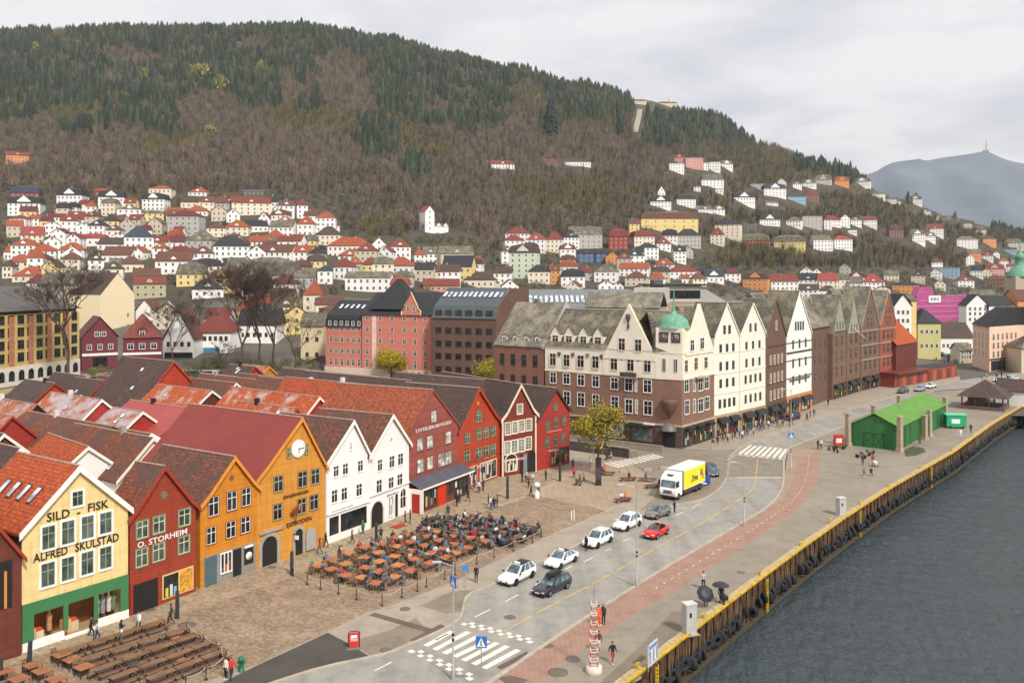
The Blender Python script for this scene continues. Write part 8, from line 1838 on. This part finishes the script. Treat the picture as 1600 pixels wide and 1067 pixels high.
P=G(927,722);sp=empty('sign_post',P,0,'post with round blue sign beside the yellow green tree','road sign');m=MB();H_=zof(927,722,682);m.tube([(0,0,0),(0,0,H_)],.04,POLE,6);m.build('pole',sp);m=MB();m.lathe((0,-.05,H_-.4),[(.4,0),(.4,.03),(.001,.03)],paint('2f6fb8'),16,ax=Matrix.Rotation(R(90),3,'X'));m.box(-.05,.05,-.1,-.08,H_-.6,H_-.2,WHITE);m.build('sign_plate',sp)
P=G(941,722);sp=empty('sign_post',P,0,'post with two orange yellow warning signs beside the tree','road sign');m=MB();H_=zof(941,722,686);m.tube([(0,0,0),(0,0,H_)],.04,POLE,6);m.build('pole',sp);m=MB();
for z in(H_-.4,H_-1.25):m.prism([(-.4,-.08,z-.35),(.4,-.08,z-.35),(0,-.08,z+.4)],[(-.4,-.05,z-.35),(.4,-.05,z-.35),(0,-.05,z+.4)],paint('e8a818'))
m.build('sign_plate',sp)
m=MB();H_=zof(935,758,716);m.box(-.42,.42,-.3,.3,0,H_,paint('2f2d33',.4,.15));m.box(-.44,.44,-.32,.32,H_,H_+.1,BLACK);m.box(-.36,.36,-.31,-.3,1.0,2.6,paint('4a4650',.3));o=m.build('info_column');o.location=G(935,758);tag(o,'tall dark square information column on the plaza','column')
for px,py,yt,l in((277,966,923,'dark steel post beside the person in green'),(45,1048,1001,'leaning dark steel post before the yellow shop'),(456,898,861,'dark steel post at the corner of the beer garden'),(793,779,744,'dark steel post before the maroon house'),(875,752,721,'dark steel post before the red end house'),(588,846,818,'dark steel post before the arched gateway'),(1,1062,1028,'dark steel post at the near corner')):
 m=MB();m.tube([(0,0,0),(0,0,zof(px,py,yt))],[.2,.17],paint('34383f',.5,.2),8);o=m.build('steel_post');o.location=G(px,py);o.rotation_euler=(0,R(3 if 'leaning' in l else 0),0);tag(o,l,'post')
for i,(px,py)in enumerate(((893,813),(897,812))):m=MB();m.tube([(0,0,0),(0,0,1.25)],.07,WHITE,6);o=m.build('marker_post');o.location=G(px,py);tag(o,f'{("first", "second")[i]} of two thin white marker posts on the pavement edge','post')
# red sign board
r=empty('sign_board',G(553,1013),R(15),'red sign board in a black frame on the asphalt patch','sign');m=MB();hz_=zof(553,1013,988);m.box(-.42,.42,-.05,.05,.15,hz_,paint('c8382a',.5));m.box(-.25,.25,-.056,-.051,hz_*.70,hz_*.86,WHITE)
for z in(.9,.78,.66):m.box(-.3,.3,-.056,-.051,z,z+.05,WHITE)
m.build('board',r);m=MB();m.tube([(-.46,0,.0),(-.46,0,hz_),(-.3,0,hz_+.12),(.3,0,hz_+.12),(.46,0,hz_),(.46,0,.0)],.04,BLACK,6);m.build('frame',r);m=MB();m.box(-.6,.6,-.3,.3,0,.1,paint('7a7a74'));m.build('base',r)
# hydrant
m=MB();HG=paint('1a6a4c',.5,.1);m.lathe((0,0,0),[(.24,0),(.24,.1),(.16,.14),(.16,.7),(.22,.74),(.22,.82),(.15,.98),(.05,1.06),(.001,1.08)],HG,12);m.tube([(-.3,0,.6),(.3,0,.6)],.08,HG,8);m.tube([(0,-.26,.45),(0,0,.45)],.09,HG,8);o=m.build('hydrant');o.location=G(377,1048);o.scale=(1.15,)*3;tag(o,'dark green hydrant at the edge of the black asphalt','hydrant')
# lattice marker
r=empty('lattice_marker',G(928,1050),0,'red and white lattice tower on a round concrete foot','marker');m=MB();m.lathe((0,0,0),[(.62,0),(.66,.1),(.62,.55),(.001,.6)],paint('cfc6ba',.9,.25,0,3),18);m.build('concrete_foot',r);RW=[paint('c8402e',.5),paint('ece6de',.5)];H_=zof(928,1050,938)
m=MB()
for i in range(14):
 z0,z1=.6+(H_-.6)*i/14,.6+(H_-.6)*(i+1)/14;mt=RW[i%2];w0=.3-.1*i/14
 for sx,sy in((-1,-1),(1,-1),(1,1),(-1,1)):m.tube([(sx*w0,sy*w0,z0),(sx*w0,sy*w0,z1)],.028,mt,4)
 for a,c in(((-1,-1),(1,-1)),((1,-1),(1,1)),((1,1),(-1,1)),((-1,1),(-1,-1))):m.tube([(a[0]*w0,a[1]*w0,z0),(c[0]*w0,c[1]*w0,z0)],.022,mt,4)
m.tube([(0,0,H_),(0,0,H_+1.0)],.02,RW[0],4);m.build('lattice',r)
# service cabinets
for px,py,yt,l in((1077,990,943,'grey service cabinet on the quay edge by the umbrellas'),(1314,805,778,'pale service cabinet with blue panels farther along the quay')):
 r=empty('service_cabinet',G(px,py),R(20),l,'cabinet');H_=zof(px,py,yt);m=MB();m.box(-.5,.5,-.4,.4,.1,H_,paint('b5b5b0',.5));m.build('housing',r);m=MB();m.box(-.56,.56,-.46,.46,H_,H_+.12,paint('c8c8c2'));m.build('top',r);m=MB();m.box(-.2,.0,-.43,-.4,H_*.6,H_*.75,BLACK);m.build('hatch',r);m=MB();m.box(-.7,.7,-.6,.6,0,.1,STONE);m.build('base',r)
 # info board at the quay
r=empty('info_board',G(1020,1043),R(58),'white two leaf notice board with grey columns at the quay edge','notice board');m=MB();H_=zof(1020,1043,1001)-.1;m.box(-.9,.9,-.05,.05,.35,H_,paint('c8ccd4',.5));m.build('board',r);m=MB()
for k in range(5):m.box(-.75+k*.33,-.5+k*.33,-.056,-.051,.6,H_-.5,paint('e8e8ea')if k%2 else paint('8f98a8'))
m.box(-.82,-.6,-.06,-.052,H_-.8,H_-.5,paint('2fa0b0'));m.box(-.8,.8,-.058,-.051,H_-.35,H_-.1,paint('6f8fc0'));m.build('print',r)
for x in(-.85,.85):m=MB();m.tube([(x,0,0),(x,0,H_+.05)],.05,POLE,6);m.build('leg',r)
# umbrellas and pushchairs
def umbrella(px,py,z,tilt,label):
 r=empty('umbrella',G(px,py)+Vector((0,0,z)),0,label,'umbrella');r.rotation_euler=tilt;m=MB();n=8;V=[(0,0,.35)]
 for k in range(n):a=k*math.pi/4;V.append((math.cos(a)*.85,math.sin(a)*.85,.0))
 for k in range(n):a=k*math.pi/4;V.append((math.cos(a)*.48,math.sin(a)*.48,.24))
 fs=[(0,9+k,9+(k+1)%n)for k in range(n)]+[(9+k,1+k,1+(k+1)%n,9+(k+1)%n)for k in range(n)]
 m.poly(V,fs,paint('2e2f34',.5,.2),False);m.build('canopy',r);m=MB();m.tube([(0,0,.42),(0,0,-.75)],.015,BLACK,5);m.build('shaft',r)
umbrella(1126,943,1.75,(0,0,0),'black umbrella held over the person with a pushchair');umbrella(1102,949,1.3,(.9,.3,0),'black umbrella tilted beside the service cabinet')
def stroller(px,py,c,label,rz=0):
 r=empty('pushchair',G(px,py,.03),rz,label,'pushchair');m=MB();m.prism([(-.25,-.3,.45),(.25,-.3,.45),(.25,.3,.45),(-.25,.3,.45)],[(-.28,-.35,.8),(.28,-.35,.8),(.28,.35,.95),(-.28,.35,.95)],paint(c));m.build('seat',r)
 m=MB();m.tube([(-.25,-.35,.1),(-.25,.3,.6),(-.25,.6,1.05),(.25,.6,1.05),(.25,.3,.6),(.25,-.35,.1)],.02,STEEL,5);m.build('frame',r)
 for x in(-.28,.28):
  for y in(-.35,.3):m=MB();m.lathe((x,y,.14),[(.05,-.03),(.14,-.03),(.14,.03),(.05,.03)],BLACK,10,ax=Matrix.Rotation(R(90),3,'Y'));m.build('wheel',r)
stroller(1131,944,'2a2a30','black pushchair under the umbrella on the quay',.5);stroller(903,758,'5a4a48','brown pushchair on the slab plaza',1.2);stroller(1367,729,'d8d4d0','white pushchair by the bicycle rack',.3)
# vendor stand with white top
m=MB();m.lathe((0,0,0),[(.35,0),(.35,.9),(.1,1.0),(.05,1.5),(.45,1.6),(.5,1.9),(.3,2.15),(.001,2.25)],paint('dedcd8',.5),12);o=m.build('vendor_stand');o.location=G(839,778);tag(o,'small vendor stand with round white top by the wharf plaza','stand')
# scooters, bicycles
def bike(px,py,c,label,name='bicycle',rz=0,motor=False,group=None):
 r=empty(name,G(px,py,.03),rz,label,'motorbike' if motor else 'bicycle',group);wr=.3 if motor else .34;ax=Matrix.Rotation(R(90),3,'X')
 for x in(-.6,.6):
  m=MB();m.lathe((x,0,wr),[(wr*.86,-.05 if motor else-.02),(wr,-.04 if motor else-.015),(wr,.04 if motor else .015),(wr*.86,.05 if motor else .02),(wr*.86,-.05 if motor else-.02)],BLACK,14,ax=ax)
  for k in range(3):t_=k*math.pi/3;m.tube([(x-wr*.9*math.cos(t_),0,wr-wr*.9*math.sin(t_)),(x+wr*.9*math.cos(t_),0,wr+wr*.9*math.sin(t_))],.012,STEEL,3)
  m.build('wheel',r)
 P_=paint(c,.4);m=MB()
 if motor:m.prism([(-.7,-.14,.4),(.2,-.16,.35),(.5,-.1,.5),(.35,-.1,.85),(-.1,-.14,.7),(-.75,-.12,.75)],[(-.7,.14,.4),(.2,.16,.35),(.5,.1,.5),(.35,.1,.85),(-.1,.14,.7),(-.75,.12,.75)],P_);m.build('body',r);m=MB();m.box(-.75,-.1,-.14,.14,.76,.86,BLACK);m.build('saddle',r)
 else:m.tube([(-.6,0,wr),(-.15,0,.34),(.45,0,.78),(-.2,0,.72),(-.6,0,wr)],.03,P_,5);m.tube([(-.15,0,.34),(-.25,0,.88)],.025,P_,5);m.build('frame',r);m=MB();m.box(-.38,-.12,-.07,.07,.88,.94,BLACK);m.build('saddle',r)
 m=MB();m.tube([(.6,0,wr),(.42,0,.95)],.025,P_,5);m.tube([(.38,-.28,1.0),(.42,0,.97),(.38,.28,1.0)],.018,BLACK,5);m.build('handlebar',r)
for i,(px,py,c,l,mo)in enumerate(((1299,703,'2f9a3c','green rental bicycle, first beside the shed',0),(1306,707,'2f9a3c','green rental bicycle, second beside the shed',0),(1312,702,'34a840','green rental bicycle, third beside the shed',0),(1319,700,'2f9a3c','green rental bicycle, last beside the shed',0),(1345,716,'d8d8d4','white bicycle first in the rack',0),(1352,712,'b8c0c0','grey bicycle second in the rack',0),(1359,709,'d8d8d4','white bicycle third in the rack',0),(1366,707,'c8ccc8','pale bicycle fourth in the rack',0),(949,718,'3a4a44','dark green scooter by the underpass railing',1),(955,715,'d8d8d8','white scooter by the underpass railing',1),(1573,626,'2a2a2c','black motorbike on the quay beyond the pavilion',1),(1580,621,'1c1c1e','second black motorbike on the quay beyond the pavilion',1),(1594,620,'d8d8d8','white motorbike at the end of the quay row',1),(938,738,'4a2a28','dark red scooter behind the dark column',1))):bike(px,py,c,l,'scooter' if mo else 'bicycle',rnd.uniform(0,3),bool(mo))
m=MB()
for k in range(7):x=k*.7;m.tube([(x,-.25,0),(x,-.25,.75),(x,.25,.75),(x,.25,0)],.025,STEEL,5)
m.tube([(0,0,.05),(4.2,0,.05)],.03,STEEL,5);o=m.build('bicycle_rack');o.location=G(1338,715,.02);o.rotation_euler=(0,0,R(35));tag(o,'galvanised hoop rack holding pale bicycles','bicycle rack')
r=empty('rental_kiosk',G(1310,699),0,'red and white rental point board beside green bicycles','kiosk');m=MB();m.box(-.8,.8,-.3,.3,0,2.3,paint('c02a30',.5));m.build('board',r);m=MB();m.box(-.5,.5,-.33,-.3,.9,1.7,paint('e8dcd8'));m.build('print',r)
# ---------------------------------------------------------------- green shed, kiosk, pavilion
gf1=G(1403,704);gb=G(1477,663);u_=(gb-gf1).normalized();gf0=gf1+Vector((-u_.y,u_.x,0))*8.2;B=Bld('green_shed',gf0,gf1,'dark green boarded shed with vivid lime roof between stone piers','shed')
GD=boards('2c7038',.35,.14,True);zE=B.u(1328,661)[1];zR=B.u(1362,650)[1];L=((gb-gf1)).length;w=B.w
b=MB();b.face([(0,0,0),(w,0,0),(w,0,zE),(w/2,0,zE+1.9),(0,0,zE)],GD);b.face([(w,0,0),(w,L,0),(w,L,zE),(w,0,zE)],GD);b.face([(0,L,0),(0,0,0),(0,0,zE),(0,L,zE)],GD);b.face([(w,L,0),(0,L,0),(0,L,zE),(w/2,L,zE+1.9),(w,L,zE)],GD);b.build('wall',B.root)
r=MB();roof_mesh(r,0,w,0,L,zE,2.2,'gy',paint('5c8a30',.65,.2,0,.7),.3);r.build('roof',B.root)
dg_=paint('1f5a2a')
for k in range(2):
 x0,x1=w*(.30+k*.21),w*(.50+k*.21);b=MB();b.box(x0,x1,-.08,-.01,0,2.7,GD)
 for a,c in(((x0,.05),(x1,.05)),((x0,2.65),(x1,2.65)),((x0,.05),(x0,2.65)),((x1,.05),(x1,2.65)),((x0,.05),(x1,2.65)),((x0,2.65),(x1,.05))):b.tube([(a[0],-.1,a[1]),(c[0],-.1,c[1])],.05,dg_,4)
 b.build('door',B.root)
for y in(L*.12,L*.22,L*.62,L*.8):b=MB();b.box(w-.01,w+.05,y,y+1.2,0,zE-.3,dg_);b.build('door',B.root)
PIER=paint('ab9c82',.85,.25,0,2)
for i,(px,py,yt,l)in enumerate(((1325,697,645,'first stone pier at the near road corner of the green shed'),(1406,706,650,'stone pier at the near quay corner of the green shed'),(1445,686,648,'stone pier midway on the quay wall of the green shed'),(1452,682,640,'second stone pier midway on the quay wall of the green shed'),(1365,668,633,'stone pier rising behind the roof ridge start'),(1405,650,618,'stone pier behind the middle of the lime roof'),(1477,662,620,'stone pier at the far corner of the green shed'))):
 m=MB();H_=zof(px,py,yt);
 for z0,z1,s in((0,H_*.12,.52),(H_*.12,H_*.96,.40),(H_*.96,H_,.46)):m.prism([(-s*(1.15 if z0==0 else 1),-s,z0),(s,-s,z0),(s,s,z0),(-s,s,z0)],[(-s*.9,-s*.9,z1),(s*.9,-s*.9,z1),(s*.9,s*.9,z1),(-s*.9,s*.9,z1)],PIER)
 o=m.build('stone_pier');o.location=G(px,py);o.rotation_euler=(0,0,R(35));tag(o,l,'pier')
r=empty('kiosk',G(1492,668),R(-8),'small turquoise green kiosk with a white print on its side','kiosk');KG=paint('2aa070',.5,.1);m=MB();m.box(-1.9,1.9,-1.1,1.1,.3,2.6,KG);m.build('body',r);m=MB();m.box(-2.05,2.05,-1.25,1.25,2.6,2.8,paint('5fc8a0'));m.build('roof',r);m=MB();m.box(-1.0,.6,-1.14,-1.1,1.0,1.9,paint('d8ece8'));m.build('print',r)
for x in(-1.2,1.2):m=MB();m.lathe((x,-1.0,.3),[(.1,-.1),(.3,-.1),(.3,.1),(.1,.1)],TYRE,10,ax=Matrix.Rotation(R(90),3,'X'));m.build('wheel',r)
# open pavilion with hipped roof
A_,B_=G(1503,638),G(1567,643);B=Bld('quay_pavilion',A_,B_,'open timber pavilion with big brown hipped roof on the quay','pavilion');w=B.w;D_=9;zE=B.u(1535,620)[1]
r=MB();ap=(w*.5,D_*.5,B.u(1535,594)[1]-.2);cs=[(-1.2,-1.0,zE-.1),(w+1.2,-1.0,zE-.1),(w+1.2,D_+1,zE-.1),(-1.2,D_+1,zE-.1)]
for i in range(4):r.face([cs[i],cs[(i+1)%4],ap],T_DK)
r.face(cs[::-1],DKM);r.build('roof',B.root)
for x in(0,w*.33,w*.66,w):
 for y in(0,D_):m=MB();m.box(x-.15,x+.15,y-.15,y+.15,0,zE,paint('5a463c',.7));m.build('post',B.root)
m=MB();m.box(-.3,w+.3,-.3,D_,0,.8,paint('6a5450',.8,.2));m.box(w*.12,w*.5,2,D_-1,.8,zE,paint('7a6058',.8,.2));m.build('plinth',B.root)
B=Bld('quay_pavilion',A_+Vector((11,6,0)),B_+Vector((9,7,0)),'low white walled annex with brown roof behind the open pavilion','annex');block(B,3.4,8,WPM['white']);r=MB();roof_mesh(r,0,B.w,0,8,3.4,2.6,'gx',T_DK,.3);r.build('roof',B.root)
# mast by the pavilion
m=MB();H_=zof(1565,608,545);m.tube([(0,0,0),(0,0,H_)],[.2,.08],BLACK,6);o=m.build('lamp_mast');o.location=G(1565,612);tag(o,'tall black mast behind the open pavilion','mast')
# ---------------------------------------------------------------- underpass ramp beside the end house
UW=paint('57504a',.8,.25,0,1);UC=paint('958d82',.8,.15,0,1)
def rwall(a,c,h,th,mat,label,cap=None,name='retaining_wall',z0=0):
 A,Bq=G(*a),G(*c);d=(Bq-A).normalized();n=Vector((-d.y,d.x,0));r=empty(name,A,math.atan2(d.y,d.x),label,'wall');L=(Bq-A).length;m=MB();m.box(0,L,0,th,z0,h,mat);m.build('wall',r)
 m=MB();m.box(-.02,L+.02,-.05,th+.05,h,h+.14,cap or UC);m.build('coping',r);return r
rwall((890,703),(982,716),1.6,.4,UW,'dark stained retaining wall along the underpass beside the tree')
rwall((888,690),(1035,722-14),1.1,.35,UC,'pale retaining wall with coping below the corner building')
m=MB()
P0,P1=G(905,705),G(995,718)
for k in range(22):
 p=P0.lerp(P1,k/21);m.tube([p,p+Vector((0,0,2.6 if k<8 else 1.2))],.03,BLACK,4)
m.tube([P0+Vector((0,0,1.75)),P1+Vector((0,0,1.2))],.035,BLACK,4);tag(m.build('railing'),'dark railing along the underpass opening','railing')
for px,py,l in((975,738,'first pale stone block on the side street edge'),(1012,735,'second pale stone block on the side street edge'),(1037,733,'third pale stone block close behind the truck'),(987,735,'small pale stone block between two plaza benches')):
 m=MB();m.prism([(-.7,-.35,0),(.7,-.35,0),(.7,.35,0),(-.7,.35,0)],[(-.62,-.28,.42),(.62,-.28,.42),(.62,.28,.42),(-.62,.28,.42)],STONE);o=m.build('stone_block');o.location=G(px,py,.03);tag(o,l,'stone block')
m=MB();m.box(-.9,.9,-.6,.6,0,.06,paint('a82c24',.9));o=m.build('doormat');o.location=G(623,822,.03);o.rotation_euler=(0,0,RZ);tag(o,'red mat before the door of the white house','mat')
# ---------------------------------------------------------------- air
m_,t,b=new_mat('haze');t.nodes.remove(b);v=nd(t,'ShaderNodeVolumePrincipled',{'Density':HAZE,'Color':(.96,.97,.98,1),'Anisotropy':.2});t.links.new(v.outputs[0],[n for n in t.nodes if n.type=='OUTPUT_MATERIAL'][0].inputs['Volume'])
if HAZE>0:
 hb=MB();hb.box(-9500,12500,-300,9500,-12,800,m_);tag(hb.build('haze',uv=False),'thin pale haze over the town and mountains',kind='stuff')
dups={k:v for k,v in SEEN.items()if len(v)>1}
print('objects',len(bpy.data.objects),'dup labels',len(dups),list(dups.items())[:6])
